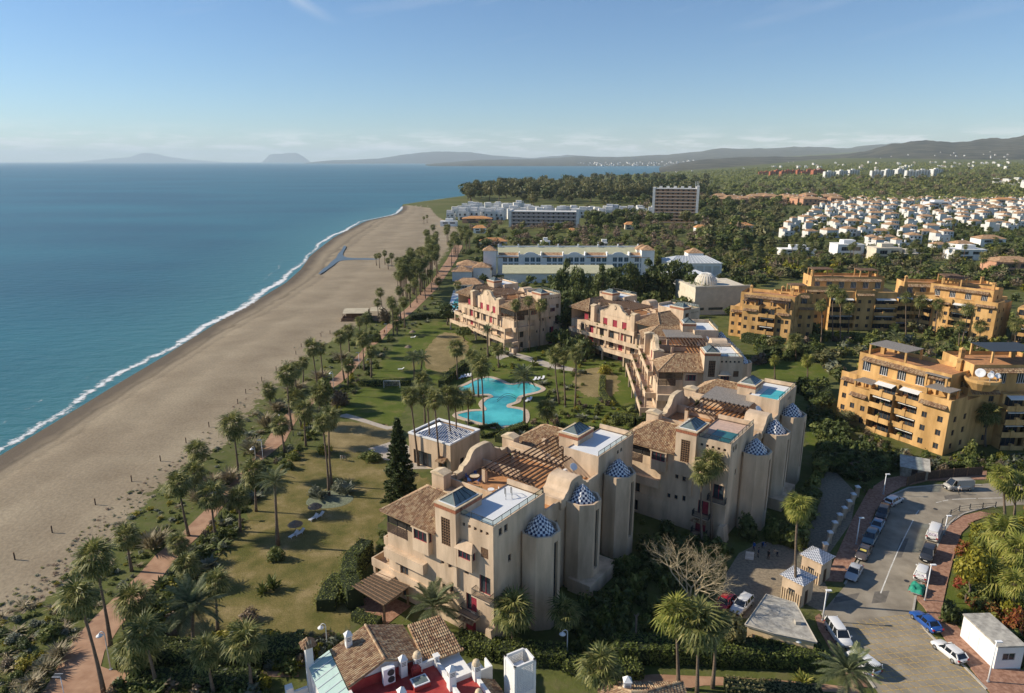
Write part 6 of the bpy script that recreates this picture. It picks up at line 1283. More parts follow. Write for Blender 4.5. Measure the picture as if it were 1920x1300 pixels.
def car(label, fpx, rpx, typ, col, sc=1.0, roofcol=None, decal=False, panel=False):
    f, r_ = G(*fpx, .3), G(*rpx, .3); c = (f+r_)/2; L_, hw, zn, zb, zr, (a, b_, c_, d), zt = CAR[typ]; pm = PAINT[col]
    o = thing('car' if typ not in ('van', 'smallvan') else 'van', label, 'car' if typ not in ('van', 'smallvan') else 'van', (c.x, c.y, .035), math.atan2(f.y-r_.y, f.x-r_.x)); o.scale = (sc,)*3
    X = lambda t: -L_/2+L_*t
    st = [(0, .5, zt-.25, .80), (.015, .34, zt-.05, .92), (.06, .26, zt, .98), (d+.03, .22, max(zt, zb), 1.0), (.3, .2, zb, 1.0), (.5, .2, zb-.01, 1.0), (a-.04, .2, zb-.02, 1.0), (a+.02, .2, zb-.03, .99), ((a+1)/2+.02, .2, (zb+zn)/2-.02, .98), (.955, .22, zn-.03, .93), (.985, .28, zn-.15, .85), (1.0, .42, zn-.26, .72)]
    mb = MB(); n = 10; B = 0
    for t, zl, zh, wf in st:
        w = hw*wf; h = zh-zl
        mb.v += [(X(t), y, z) for y, z in ((-w*.88, zl), (-w, zl+h*.25), (-w, zl+h*.62), (-w*.94, zl+h*.9), (-w*.8, zh), (w*.8, zh), (w*.94, zl+h*.9), (w, zl+h*.62), (w, zl+h*.25), (w*.88, zl))]
    for i in range(len(st)-1):
        for k in range(n): mb.f.append([i*n+k, i*n+(k+1) % n, (i+1)*n+(k+1) % n, (i+1)*n+k]); mb.mi.append(0)
    mb.f.append(list(range(n))); mb.f.append([(len(st)-1)*n+k for k in range(n-1, -1, -1)]); mb.mi += [0, 0]
    mb.build('body', pm, o, True)
    wb, wt = hw*.90, hw*.72
    P = [(X(a), -wb, zb-.05), (X(a), wb, zb-.05), (X(d), wb, zb-.02), (X(d), -wb, zb-.02), (X(b_), -wt, zr-.06), (X(b_), wt, zr-.06), (X(c_), wt, zr-.08), (X(c_), -wt, zr-.08)]
    g = MB().add(P, [(0, 1, 5, 4), (1, 2, 6, 5), (2, 3, 7, 6), (3, 0, 4, 7), (4, 5, 6, 7)]); g.build('windows', CGLASS, o)
    rf = MB(); q = 1.02; xs = (X(b_)+.05, X(b_)-.25, (X(b_)+X(c_))/2, X(c_)+.2, X(c_)-.04); zs = (zr-.07, zr-.015, zr, zr-.02, zr-.09)
    for x, z in zip(xs, zs): rf.v += [(x, -wt*q, z-.05), (x, -wt*.8, z), (x, wt*.8, z), (x, wt*q, z-.05)]
    for i in range(4):
        for k in range(3): rf.f.append([i*4+k, (i+1)*4+k, (i+1)*4+k+1, i*4+k+1]); rf.mi.append(0)
    rf.build('roof', PAINT[roofcol] if roofcol else pm, o, True)
    pb_ = lambda a_, b2, w_: MB().bar(a_, b2, w_).build('pillar', pm, o)
    for s in (-1, 1):
        yb, yt = s*wb*1.005, s*wt*1.015; pb_((X(a)+.02, yb, zb-.05), (X(b_)+.02, yt, zr-.06), .07); pb_((X(d), yb, zb-.02), (X(c_), yt, zr-.08), .12)
        for t in ((.5,) if typ not in ('van',) else (.66,)): pb_((X(t), yb*1.01, zb-.04), (X(t)-.05, yt*1.01, zr-.05), .09)
        if typ in ('mpv', 'wagon', 'suv', 'smallvan', 'sedan', 'hatch'): pb_((X(.29), yb*1.01, zb-.03), (X(.27), yt*1.01, zr-.07), .09)
    if panel or typ == 'van':   # closed load bay
        t1 = .64 if typ == 'van' else .5; pb = MB()
        for s in (-1, 1): pb.quad((X(d)-.02, s*wb*1.03, zb-.06), (X(t1), s*wb*1.03, zb-.06), (X(t1)-.05, s*wt*1.05, zr-.1), (X(c_)-.02, s*wt*1.05, zr-.1))
        pb.quad((X(d)-.03, -wb, zb-.06), (X(d)-.03, wb, zb-.06), (X(c_)-.03, wt, zr-.1), (X(c_)-.03, -wt, zr-.1)); pb.build('load_bay_panel', pm, o)
    for i, x in enumerate((X(.80), X(.185))):
        for s in (-1, 1):
            wq = link('wheel', WHEEL, o, (x, s*(hw-.09), .32), (R(-90*s), 0, 0)); link('rim', RIMM, wq)
    for s in (-1, 1):
        MB().add([(X(.955), s*hw*.60, zn-.06), (X(.93), s*hw*.945, zn-.06), (X(.945), s*hw*.93, zn-.25), (X(.992), s*hw*.62, zn-.25)], [(0, 1, 2, 3)]).build('headlight', LAMPG, o); o.children[-1].location.x = .012; o.children[-1].location.z = .014
        MB().box(X(0)-.005, X(.03), s*hw*.62 if s > 0 else -hw*.93, s*hw*.93 if s > 0 else -hw*.62, zt-.28, zt-.08).build('tail_light', LAMPR, o)
        MB().box(X(a)-.28, X(a)-.14, min(s*hw*1.0, s*hw*1.2), max(s*hw*1.0, s*hw*1.2), zb-.02, zb+.13).build('mirror', pm, o)
    MB().box(X(1)-.03, X(1)+.02, -.26, .26, .42, .53).build('number_plate', PLATE, o); MB().box(X(0)-.022, X(0)+.03, -.26, .26, zt-.42, zt-.31).build('number_plate', PLATE, o)
    MB().box(X(.975), X(1)+.012, -hw*.62, hw*.62, .26, .38).build('grille', BLACKP, o)
    if decal:
        for i, (y0, y1, z0, z1) in enumerate(((-.7, -.15, zb+.15, zr-.35), (-.1, .2, zb+.2, zr-.45), (.25, .62, zb+.12, zr-.4), (-.6, .3, zb-.35, zb-.2))): MB().quad((X(d)-.06, y0, z0), (X(d)-.06, y1, z0), (X(c_)-.055, y1, z1), (X(c_)-.055, y0, z1)).build('printed_lettering', DECAL, o)
    return o
DECAL = mat('decal_violet', (.16, .10, .30), .6, .8, 6, col2=(.55, .5, .6))
car('white hatchback parked beside the white cabin', (1758, 1208), (1800, 1241), 'hatch', 'white')
car('bright blue saloon parked along the brick pavement', (1714, 1150), (1757, 1187), 'sedan', 'blue')
car('white people carrier parked facing us beside the guard house', (1588, 1216), (1556, 1170), 'mpv', 'white')
car('white van half hidden behind the big date palm', (1594, 1230), (1640, 1266), 'smallvan', 'white')
car('silver saloon at the near end of the left row of cars', (1590, 1094), (1611, 1059), 'sedan', 'silver')
yc = car('dark saloon parked behind the silver saloon, yellow shade in its windscreen', (1609, 1056), (1628, 1022), 'sedan', 'bronze')
MB().quad((.80, -.5, .97), (.80, .5, .97), (.42, .42, 1.29), (.42, -.42, 1.29)).build('sunshade', mat('sunshade_yellow', (.50, .42, .10), .7), yc)
car('dark teal car between the dark saloon and the pale blue car', (1623, 1027), (1639, 998), 'suv', 'teal')
car('pale blue car in the middle of the left row in shadow', (1636, 1003), (1652, 974), 'sedan', 'skyblue')
car('black car in shadow just behind the white estate car', (1648, 979), (1661, 951), 'suv', 'dark')
car('white estate car at the far end of the left row', (1690, 933), (1661, 949), 'wagon', 'white')
car('silver minibus parked across the bend at the top of the road', (1766, 916), (1826, 914), 'van', 'beige', .95)
car('white panel van with violet lettering on its back doors', (1759, 985), (1743, 1022), 'van', 'white', .95, None, True)
car('black car parked between the two white vans', (1733, 1057), (1745, 1028), 'suv', 'dark')
car('small white van with violet lettering parked ahead of the green trailer', (1735, 1063), (1722, 1094), 'smallvan', 'white', 1.0, None, True, True)
car('white car parked beside the bare tree in the courtyard', (1376, 1153), (1405, 1122), 'wagon', 'white')
car('red car under the bare tree in the courtyard', (1345, 1148), (1372, 1120), 'hatch', 'red')
def trailer():
    f, r_ = G(1724, 1097, .3), G(1714, 1118, .3); c = (f+r_)/2; o = thing('trailer', 'small trailer loaded under a green tarpaulin', 'trailer', (c.x, c.y, .035), math.atan2(f.y-r_.y, f.x-r_.x))
    TARP = mat('tarpaulin_green', (.03, .26, .17), .55, .3, 1.5, bump=.5, bscale=4); m = MB(); nx, ny = 9, 8; rg = random.Random(3)
    for i in range(nx):
        for j in range(ny):
            x = -1.35+2.7*i/(nx-1); y = -.95+1.9*j/(ny-1); e = min(i, nx-1-i, j, ny-1-j); m.v.append((x, y, (.55 if e == 0 else 1.0+rg.uniform(-.12, .12)+.12*math.sin(i)*math.cos(j))))
    for i in range(nx-1):
        for j in range(ny-1): m.f.append([i*ny+j, (i+1)*ny+j, (i+1)*ny+j+1, i*ny+j+1]); m.mi.append(0)
    m.build('tarpaulin', TARP, o, True); MB().box(-1.3, 1.3, -.85, .85, .4, .6).build('bed', METAL, o); MB().bar((1.3, 0, .45), (2.1, 0, .45), .1).build('drawbar', METAL, o)
    for s in (-1, 1): wq = link('wheel', WHEEL, o, (0, s*.92, .33), (R(-90*s), 0, 0)); link('rim', RIMM, wq); MB().box(-1.33, -1.28, s*.7-.12, s*.7+.12, .45, .57).build('tail_light', LAMPR, o)
trailer()
# ------------------------------------------------------------------ lamps, posts, fences
def street_lamp(bx, by, ty, label, side=1):
    p = G(bx, by); h = HT(bx, by, ty); o = thing('street_lamp', label, 'street lamp', (p.x, p.y, 0), 0, 'flat-headed street lamps'); MB().tube([(0, 0, 0), (0, 0, h*.5), (0, 0, h)], [.1, .085, .06], 8).build('pole', WMETAL, o, True); MB().box(-.14, .14, -.14, .14, 0, .25).build('base_plate', METAL, o)
    MB().box(-.1*side if side > 0 else -.65, .65 if side > 0 else .1, -.17, .17, h, h+.12).build('lamp_head', WMETAL, o); MB().box(.1 if side > 0 else -.55, .55 if side > 0 else -.1, -.12, .12, h-.03, h-.002).build('lamp_lens', LAMPG, o)
for a in [(1605, 1022, 972, 'white street lamp between the left row of cars and the kiosks'), (1542, 1165, 1108, 'white street lamp at the corner behind the white people carrier'), (1656, 928, 890, 'white street lamp at the far end of the left row of cars'), (1770, 1004, 968, 'white street lamp beside the white panel van'), (1734, 1127, 1060, 'white street lamp beside the green trailer'), (1852, 1280, 1204, 'grey street lamp in front of the white cabin')]: street_lamp(*a)
def slim_lamp(bx, by, ty, label):
    p = G(bx, by); h = HT(bx, by, ty); o = thing('solar_lamp', label, 'street lamp', (p.x, p.y, .05), 0, 'flat solar lamps on the promenade'); MB().tube([(0, 0, 0), (0, 0, h)], [.06, .05], 7).build('pole', WMETAL, o, True); MB().box(-.75, .12, -.25, .25, h, h+.06).build('lamp_head', IRON, o); MB().box(-.78, .15, -.28, -.25, h-.01, h+.08).box(-.78, .15, .25, .28, h-.01, h+.08).build('head_frame', WMETAL, o)
for a in [(494, 868, 826, 'flat solar lamp beside the walkers on the promenade'), (409, 972, 925, 'flat solar lamp where the promenade narrows past the pampas grass'), (122, 1312, 1268, 'flat solar lamp at the bottom left of the promenade'), (674, 692, 662, 'flat solar lamp by the upper promenade palms'), (725, 627, 608, 'flat solar lamp near the beach restaurant'), (407, 958, 930, 'second flat solar lamp by the pampas grass')][:5]: slim_lamp(*a)
def bell_lamp(bx, by, ty, label):
    p = G(bx, by); h = HT(bx, by, ty); o = thing('bell_lamp', label, 'street lamp', (p.x, p.y, .05), 0, 'bell-shaded lamps'); MB().tube([(0, 0, 0), (0, 0, h-.5), (-.05, 0, h-.15), (-.3, 0, h), (-.55, 0, h-.12), (-.62, 0, h-.3)], [.08, .06, .05, .045, .04, .04], 7).build('pole', WMETAL, o, True)
    MB().lathe([(.05, h-.25), (.12, h-.35), (.3, h-.5), (.42, h-.62), (.40, h-.63), (.05, h-.4)], -.62, 0, 14).build('shade', WMETAL, o, True); MB().box(-.16, .16, -.16, .16, 0, .08).build('base_plate', METAL, o)
for a in [(208, 1256, 1185, 'bell-shaded lamp on the corner of the promenade and side path'), (480, 866, 838, 'bell-shaded lamp beside the promenade left of the lawn bushes'), (626, 733, 697, 'bell-shaded lamp by the yellow flowering shrub'), (614, 1216, 1170, 'bell-shaded lamp behind the tall white chimney'), (1063, 1232, 1182, 'bell-shaded lamp in front of the nearest turret'), (1502, 1238, 1195, 'bell-shaded lamp before the guard house'), (441, 775, 745, 'bell-shaded lamp in the dunes near the paired palms')][:6]: bell_lamp(*a)
for i, (bx, by) in enumerate([(28, 1050), (98, 999), (179, 947), (247, 903), (301, 865), (349, 831), (392, 801), (446, 757), (461, 738), (491, 715), (518, 695), (555, 665), (565, 651), (602, 631), (619, 626)]):
    p = G(bx, by); o = thing('beach_post', 'short weathered wooden post in the line along the beach sand', 'post', (p.x, p.y, 0), 0, 'wooden posts along the beach'); MB().tube([(0, 0, -.2), (.02, 0, 1.25)], [.11, .10], 7).build('shaft', WOODD, o); MB().lathe([(.12, 1.22), (.11, 1.3), (.03, 1.33)], .02, 0, 7).build('cap', WOODB, o)
prev = None
for i, (bx, by) in enumerate([(1766, 984), (1782, 967), (1798, 959), (1818, 956), (1842, 954), (1866, 952)]):
    p = G(bx, by); o = thing('bollard', 'black bollard in the line guarding the curved pavement', 'bollard', (p.x, p.y, .1), 0, 'bollards along the curved pavement'); MB().lathe([(.11, 0), (.09, .1), (.075, .9), (.1, .95), (.08, 1.05), (.02, 1.1)], 0, 0, 10).build('post', IRON, o, True); MB().lathe([(.16, 0), (.15, .05)], 0, 0, 10).build('foot', METAL, o)
    if prev: a, b = prev, p; d = b-a; k = thing('pavement_rail', 'thin black rail between two of the bollards on the curved pavement', 'rail', (a.x, a.y, .1), 0, 'rails between the bollards'); MB().bar((0, 0, .8), (d.x, d.y, .8), .05).build('top_bar', IRON, k); MB().bar((0, 0, .35), (d.x, d.y, .35), .04).build('lower_bar', IRON, k)
    prev = p
# pillared wall along the service lane
def lane_wall():
    P = [G(a, b) for a, b in [(1606, 931), (1598, 945), (1590, 958), (1581, 971), (1572, 984), (1563, 999), (1554, 1018), (1545, 1040), (1536, 1062)]]; o = thing('pillared_wall', 'low beige wall with white capped pillars along the service lane', 'wall', P[0]); b0 = P[0]
    for a, b in zip(P, P[1:]):
        a, b = a-b0, b-b0; d = (b-a).normalized(); n = Vector((-d.y, d.x, 0))*.12; MB().add([a-n, b-n, b+n, a+n]+[v+Vector((0, 0, 1.1)) for v in (a-n, b-n, b+n, a+n)], [(4, 5, 6, 7), (0, 1, 5, 4), (1, 2, 6, 5), (2, 3, 7, 6), (3, 0, 4, 7)]).build('wall_panel', PLASTER, o)
    for p in P: q = p-b0; k = MB().box(q.x-.28, q.x+.28, q.y-.28, q.y+.28, 0, 1.9).build('pillar', PLASTER, o); MB().box(q.x-.4, q.x+.4, q.y-.4, q.y+.4, 1.9, 2.05).pyramid(q.x-.38, q.x+.38, q.y-.38, q.y+.38, 2.05, 2.35).build('pillar_cap', DECKW, k)
lane_wall()
def board_fence():
    P = [G(a, b) for a, b in [(1700, 912), (1715, 905), (1737, 901), (1760, 898), (1786, 896), (1812, 894), (1840, 892)]]; o = thing('board_fence', 'brown panel fence on the bank behind the minibus', 'fence', P[0]); b0 = P[0]
    for a, b in zip(P, P[1:]):
        a, b = a-b0, b-b0; d = (b-a).normalized(); n = Vector((-d.y, d.x, 0))*.04; MB().add([a-n, b-n, b+n, a+n]+[v+Vector((0, 0, 1.9)) for v in (a-n, b-n, b+n, a+n)], [(4, 5, 6, 7), (0, 1, 5, 4), (1, 2, 6, 5), (2, 3, 7, 6), (3, 0, 4, 7)]).build('panel', WOODD, o)
    for p in P: q = p-b0; MB().box(q.x-.08, q.x+.08, q.y-.08, q.y+.08, 0, 2.05).build('post', WOODB, o)
board_fence()
def hut(px, py, w, d, h, rz, label, m=STONE, rm=CONC):
    p = G(px, py); o = thing('hut', label, 'hut', p, R(rz)); MB().box(-w/2, w/2, -d/2, d/2, -.2, h).build('wall', m, o); MB().add([(-w/2-.3, -d/2-.3, h), (w/2+.3, -d/2-.3, h), (w/2+.3, d/2+.3, h+.7), (-w/2-.3, d/2+.3, h+.7), (-w/2-.3, -d/2-.3, h-.12), (w/2+.3, -d/2-.3, h-.12), (w/2+.3, d/2+.3, h+.58), (-w/2-.3, d/2+.3, h+.58)], [(0, 1, 2, 3), (7, 6, 5, 4), (0, 4, 5, 1), (1, 5, 6, 2), (2, 6, 7, 3), (3, 7, 4, 0)]).build('roof', rm, o); MB().box(-.5, .5, -d/2-.03, -d/2+.1, 0, 1.9).build('door', WOODD, o); return o
hut(1712, 890, 4.6, 4.2, 2.2, -28, 'grey roofed hut at the corner of the panel fence'); hut(1612, 895, 2.6, 2.4, 2.0, 20, 'small dark roofed hut in the shadowed shrubs by the lane', WOODB, WOODD)
def slat_gate():
    a, b = G(1397, 1050), G(1413, 1052); d = b-a; o = thing('slatted_barrier', 'pale slatted wooden barrier standing in the courtyard', 'barrier', (a.x, a.y, .03), math.atan2(d.y, d.x)); n = 7
    for i in range(n): MB().box(d.length*i/n, d.length*i/n+.12, -.03, .03, .1, 1.5).build('slat', AWN, o)
    for z in (.4, 1.2): MB().box(0, d.length, .03, .08, z, z+.1).build('rail', AWN, o)
slat_gate()
# garden furniture
def parasol(bx, by, ty, label):
    p = G(bx, by); h = HT(bx, by, ty); o = thing('straw_parasol', label, 'parasol', p, 0, 'straw parasols on the lawns'); MB().tube([(0, 0, 0), (0, 0, h-.3)], .05, 6).build('pole', WOODB, o)
    m = MB(); rg = random.Random(int(bx)); n = 60
    m.lathe([(1.25, h-.75), (.9, h-.5), (.5, h-.22), (.06, h)], 0, 0, 16)
    for i in range(n): a = rg.uniform(0, 6.28); r0 = rg.uniform(.2, 1.1); r1 = r0+.45; z0 = h-.02-.58*r0; m.add([(math.cos(a-.06)*r0, math.sin(a-.06)*r0, z0+.04), (math.cos(a+.06)*r0, math.sin(a+.06)*r0, z0+.04), (math.cos(a)*r1, math.sin(a)*r1, z0-.34)], [(0, 1, 2)])
    m.build('straw_canopy', THATCH2, o)
THATCH2 = mat('straw_grey', (.20, .155, .115), .95, .3, 6)
def sun_lounger(px, py, rz, label, group='white sun loungers'):
    p = G(px, py); o = thing('sun_lounger', label, 'sun lounger', p, R(rz), group); fr_ = MB()
    MB().box(-.95, .35, -.32, .32, .30, .36).build('seat', WMETAL, o); MB().add([(.35, -.32, .30), (.35, .32, .30), (.95, .32, .72), (.95, -.32, .72), (.35, -.32, .36), (.35, .32, .36), (.92, .32, .78), (.92, -.32, .78)], [(3, 2, 1, 0), (4, 5, 6, 7), (0, 1, 5, 4), (1, 2, 6, 5), (2, 3, 7, 6), (3, 0, 4, 7)]).build('backrest', WMETAL, o)
    for x in (-.8, .3):
        for y in (-.28, .28): MB().box(x-.03, x+.03, y-.03, y+.03, 0, .3).build('leg', WMETAL, o)
for a in [(555, 1000, 976, 'straw parasol nearer to us on the dry lawn'), (592, 967, 943, 'straw parasol beside the round agave bed on the dry lawn'), (774, 632, 619, 'straw parasol farther up the upper lawn'), (766, 660, 647, 'straw parasol lower on the upper lawn')]: parasol(*a)
for a in [(551, 1006, 60, 'left white sun lounger under the nearer lawn parasol'), (562, 1002, 55, 'right white sun lounger under the nearer lawn parasol'), (588, 974, 60, 'left white sun lounger under the parasol by the agave bed'), (599, 970, 55, 'right white sun lounger under the parasol by the agave bed'), (775, 634, 20, 'white sun lounger under the farther upper lawn parasol'), (752, 694, 10, 'white sun lounger beside the twin date palms')]: sun_lounger(*a)
for i, (x, y) in enumerate([(864, 710), (870, 708), (876, 707), (882, 706), (1003, 713), (1010, 712), (1018, 711), (988, 753), (994, 751)]): sun_lounger(x, y, 70, 'white sun lounger in a row on the grass beside the pool', 'pool loungers')
def goal():
    a, b = G(720, 728), G(750, 728); d = b-a; o = thing('football_goal', 'white football goal at the end of the green lawn', 'goal', a, math.atan2(d.y, d.x)); L_ = d.length
    for x in (0, L_): MB().tube([(x, 0, 0), (x, 0, 2.1)], .07, 6).build('post', WMETAL, o)
    MB().tube([(0, 0, 2.1), (L_, 0, 2.1)], .07, 6).build('crossbar', WMETAL, o); n = MB()
    for i in range(13): n.bar((L_*i/12, 0, 2.1), (L_*i/12, 1.2, 0), .015)
    for i in range(6): n.bar((0, 1.2*i/5, 2.1*(1-i/5)), (L_, 1.2*i/5, 2.1*(1-i/5)), .015)
    n.build('net', WMETAL, o)['kind'] = 'stuff'
goal()
# ------------------------------------------------------------------ people
def person_mesh(pose, sk, mats):
    """one continuous skinned body; mats = skin, shirt, trousers, shoes"""
    J = {'pel': (0, 0, .95), 'sp': (0, 0, 1.15), 'ch': (0, 0, 1.36), 'nk': (0, 0, 1.50), 'hd': (0, .01, 1.60), 'ht': (0, .01, 1.74)}
    E = [('pel', 'sp'), ('sp', 'ch'), ('ch', 'nk'), ('nk', 'hd'), ('hd', 'ht')]; rad = {'pel': (.16, .12), 'sp': (.14, .105), 'ch': (.17, .115), 'nk': (.055, .055), 'hd': (.085, .10), 'ht': (.06, .07)}
    for s, n in ((-1, 'l'), (1, 'r')):
        ph = s*(.26 if pose == 'walk' else .03)
        if pose == 'bend': pass
        J['hp'+n] = (s*.09, 0, .88); J['kn'+n] = (s*.10, .5*ph+.03, .48); J['an'+n] = (s*.10, ph-.02-(.1 if ph < 0 else 0), .09+(.05 if ph < -.1 else 0)); J['to'+n] = (s*.11, ph+.15-(.1 if ph < 0 else 0), .04+(.02 if ph < -.1 else 0))
        J['sh'+n] = (s*.17, 0, 1.41); J['el'+n] = (s*.22, -ph*.5-.02, 1.14); J['wr'+n] = (s*.22, -ph*.8+.08, .92); J['fi'+n] = (s*.21, -ph*.9+.11, .80)
        E += [('pel', 'hp'+n), ('hp'+n, 'kn'+n), ('kn'+n, 'an'+n), ('an'+n, 'to'+n), ('ch', 'sh'+n), ('sh'+n, 'el'+n), ('el'+n, 'wr'+n), ('wr'+n, 'fi'+n)]
        rad.update({'hp'+n: (.095, .1), 'kn'+n: (.062, .066), 'an'+n: (.045, .05), 'to'+n: (.045, .035), 'sh'+n: (.065, .065), 'el'+n: (.048, .048), 'wr'+n: (.034, .034), 'fi'+n: (.03, .02)})
    if pose == 'bend':
        for k in ('sp', 'ch', 'nk', 'hd', 'ht', 'shl', 'shr'):
            x, y, z = J[k]; a = R(68); dz, dy = z-.95, y; J[k] = (x, dz*math.sin(a)+dy*math.cos(a), .95+dz*math.cos(a))
        for n, s in (('l', -1), ('r', 1)): x, y, z = J['sh'+n]; J['el'+n] = (x*1.1, y+.06, z-.28); J['wr'+n] = (x, y+.16, z-.52); J['fi'+n] = (x, y+.2, z-.62)
    ks = list(J); me = bpy.data.meshes.new('body'); me.from_pydata([J[k] for k in ks], [(ks.index(a), ks.index(b)) for a, b in E], []); ob = bpy.data.objects.new('tmp', me); COL.objects.link(ob)
    md = ob.modifiers.new('s', 'SKIN'); md.use_smooth_shade = True
    for i, k in enumerate(ks): v = me.skin_vertices[0].data[i]; v.radius = rad[k]; v.use_root = (k == 'pel')
    ob.modifiers.new('ss', 'SUBSURF').levels = 1; dg = bpy.context.evaluated_depsgraph_get(); out = bpy.data.meshes.new_from_object(ob.evaluated_get(dg)); bpy.data.objects.remove(ob)
    out.name = 'body'; out.materials.clear()
    for m in mats: out.materials.append(m)
    hd = Vector(J['hd']); 
    for p in out.polygons:
        c = p.center; z = c.z
        if pose == 'bend': mi = 2 if z < .93 and c.y < .22 else (0 if (c-hd).length < .17 or (z < .55 and c.y > .3) else 1)
        else: mi = 0 if z > 1.49 or (abs(c.x) > .16 and z < 1.0) else (1 if z > .93 else (3 if z < .09 else 2))
        if pose != 'walk' and z < .09: mi = 3
        p.material_index = mi
    return out, hd
SHOE = mat('shoe', (.05, .05, .05), .7, .1, 5); CL = {k: mat('cloth_'+k, c, .9, .1, 4) for k, c in dict(blue=(.03, .10, .32), white=(.68, .68, .66), navy=(.03, .035, .06), red=(.40, .05, .04), grey=(.25, .25, .26), tan=(.38, .31, .22), dark=(.03, .03, .03))  .items()}
PM = {}
def person(px, py, rz, pose, shirt, trousers, label, group=None, z=.05):
    key = (pose, shirt, trousers)
    if key not in PM: PM[key] = person_mesh(pose, 1, [SKIN, CL[shirt], CL[trousers], SHOE])
    me, hd = PM[key]; p = G(px, py); o = thing('person', label, 'person', (p.x, p.y, z), R(rz), group); link('body', me, o)
    MB().lathe([(.075, -.02), (.105, .03), (.10, .09), (.06, .14), (.01, .155)], hd.x, hd.y-.015, 10).build('hair', HAIR, o, True); o.children[-1].location.z = hd.z+.03; return o
for a in [(513, 806, -20, 'walk', 'white', 'navy', 'person in white top, left of the nearer walking pair on the promenade'), (522, 807, -20, 'walk', 'grey', 'dark', 'person in grey top, right of the nearer walking pair on the promenade'), (516, 791, -20, 'walk', 'navy', 'tan', 'person in navy top, left of the farther walking pair'), (524, 789, -20, 'walk', 'white', 'dark', 'person in white top, right of the farther walking pair'), (661, 688, 160, 'walk', 'dark', 'dark', 'person in dark clothes walking the upper promenade'), (659, 704, -20, 'walk', 'red', 'navy', 'person in red top at the edge of the upper promenade'), (721, 627, 160, 'walk', 'red', 'dark', 'person in red walking near the beach restaurant'),
          (1413, 1034, 120, 'stand', 'blue', 'navy', 'worker in blue standing left of the courtyard group'), (1429, 1028, 200, 'bend', 'blue', 'navy', 'worker in blue bending in the courtyard'), (1421, 1046, 60, 'stand', 'navy', 'dark', 'worker in navy near the slatted barrier'), (1440, 1050, 300, 'stand', 'dark', 'dark', 'worker in black standing before the courtyard group'), (1457, 1044, 90, 'bend', 'tan', 'navy', 'worker in tan bending at the right of the courtyard group'), (1797, 926, 180, 'walk', 'white', 'dark', 'person in white top crossing in front of the silver minibus'), (640, 863, 200, 'bend', 'white', 'tan', 'gardener in white bending on the dry lawn, left one'), (648, 864, 150, 'bend', 'grey', 'tan', 'gardener in grey bending on the dry lawn, right one')]: person(*a)
# ------------------------------------------------------------------ hotel and farther buildings
def hotel():
    h = thing('white_hotel', 'long white hotel with blue glazed bays behind the dark trees', 'building', (-8, 372, 0), 0); W = 84; D = 16
    TEAL = mat('glazing_teal', (.05, .11, .14), .12, .2, .3, spec=.6); PALE = mat('roof_pale_green', (.46, .45, .30), .8, .08, .6)
    w = MB(); bays = 7; ops = []
    for i in range(bays):
        x0 = 2+W*i/bays; k = i % 2
        for f in range(3): ops += [(x0+1+j*3.1, x0+3.4+j*3.1, f*3.3+.4, f*3.3+2.9) for j in range(3)]
    w.facade('y', 0, -1, 0, W, -.5, 10.5, ops, .5); w.quad((0, 0, -.5), (0, D, -.5), (0, D, 10.5), (0, 0, 10.5)); w.quad((W, 0, -.5), (W, D, -.5), (W, D, 10.5), (W, 0, 10.5)); w.quad((0, D, -.5), (W, D, -.5), (W, D, 10.5), (0, D, 10.5)); w.quad((0, 0, 10.4), (W, 0, 10.4), (W, D, 10.4), (0, D, 10.4)); w.build('wall', WHITE, h)
    for o_ in ops: window(h, 'y', 0, -1, *o_, .4, WMETAL, TEAL, 1)
    for i in range(bays):
        x0 = W*i/bays+.6; x1 = W*(i+1)/bays-.6
        if i % 2 == 0: MB().add([(x0, -.6, 9.6), (x1, -.6, 9.6), (x1, 4.5, 11.6), (x0, 4.5, 11.6), (x0, -.6, 9.4), (x1, -.6, 9.4)], [(0, 1, 2, 3), (0, 4, 5, 1)]).build('tiled_eave', TILEFAR, h)
        else: MB().prism_y([(x0, 10.3)]+ogee(x0, x1, 10.8, 12.4, 5)+[(x1, 10.3)], -.3, .3).build('curved_gable', WHITE, h)
        MB().box(x0-.9, x0-.3, -.5, 4.6, 9.8, 12.2).build('party_wall', WHITE, h)
    MB().add([(0, 5, 10.6), (W, 5, 10.6), (W, 13, 13.6), (0, 13, 13.6), (0, 17, 13.6), (W, 17, 13.6)], [(0, 1, 2, 3), (3, 2, 5, 4)]).build('upper_roof', PALE, h); MB().box(0, W, 12.9, 13.4, 13.6, 14.2).build('ridge_wall', WHITE, h)
    for i in range(8): MB().box(W*i/7.5, W*i/7.5+.8, 12.6, 13.6, 13.4, 15.2).build('chimney', WHITE, h)
    for x, y in ((-4, 1), (W-2, 3)):
        t = MB().box(x-3.5, x+3.5, y-3.5, y+3.5, -.5, 13.5).build('pavilion', WHITE, h); MB().pyramid(x-4, x+4, y-4, y+4, 13.5, 16).build('pavilion_roof', TILEFAR, t)
    # lower front range
    MB().box(4, 60, -26, -14, -.5, 5.0).build('front_range', WHITE, h); MB().add([(3, -27, 5.0), (61, -27, 5.0), (61, -19, 7.2), (3, -19, 7.2), (3, -12, 7.2), (61, -12, 7.2)], [(0, 1, 2, 3), (3, 2, 5, 4)]).build('front_roof', PALE, h)
    for (x, y, s, z) in ((-16, -4, 5.5, 6.5), (-8, -9, 4.5, 6.0), (-18, -16, 5, 5)):
        t = MB().box(x-s, x+s, y-s, y+s, -.5, z).build('wing', WHITE, h); MB().pyramid(x-s-.6, x+s+.6, y-s-.6, y+s+.6, z, z+2.4).build('wing_roof', TILEFAR, t)
hotel()
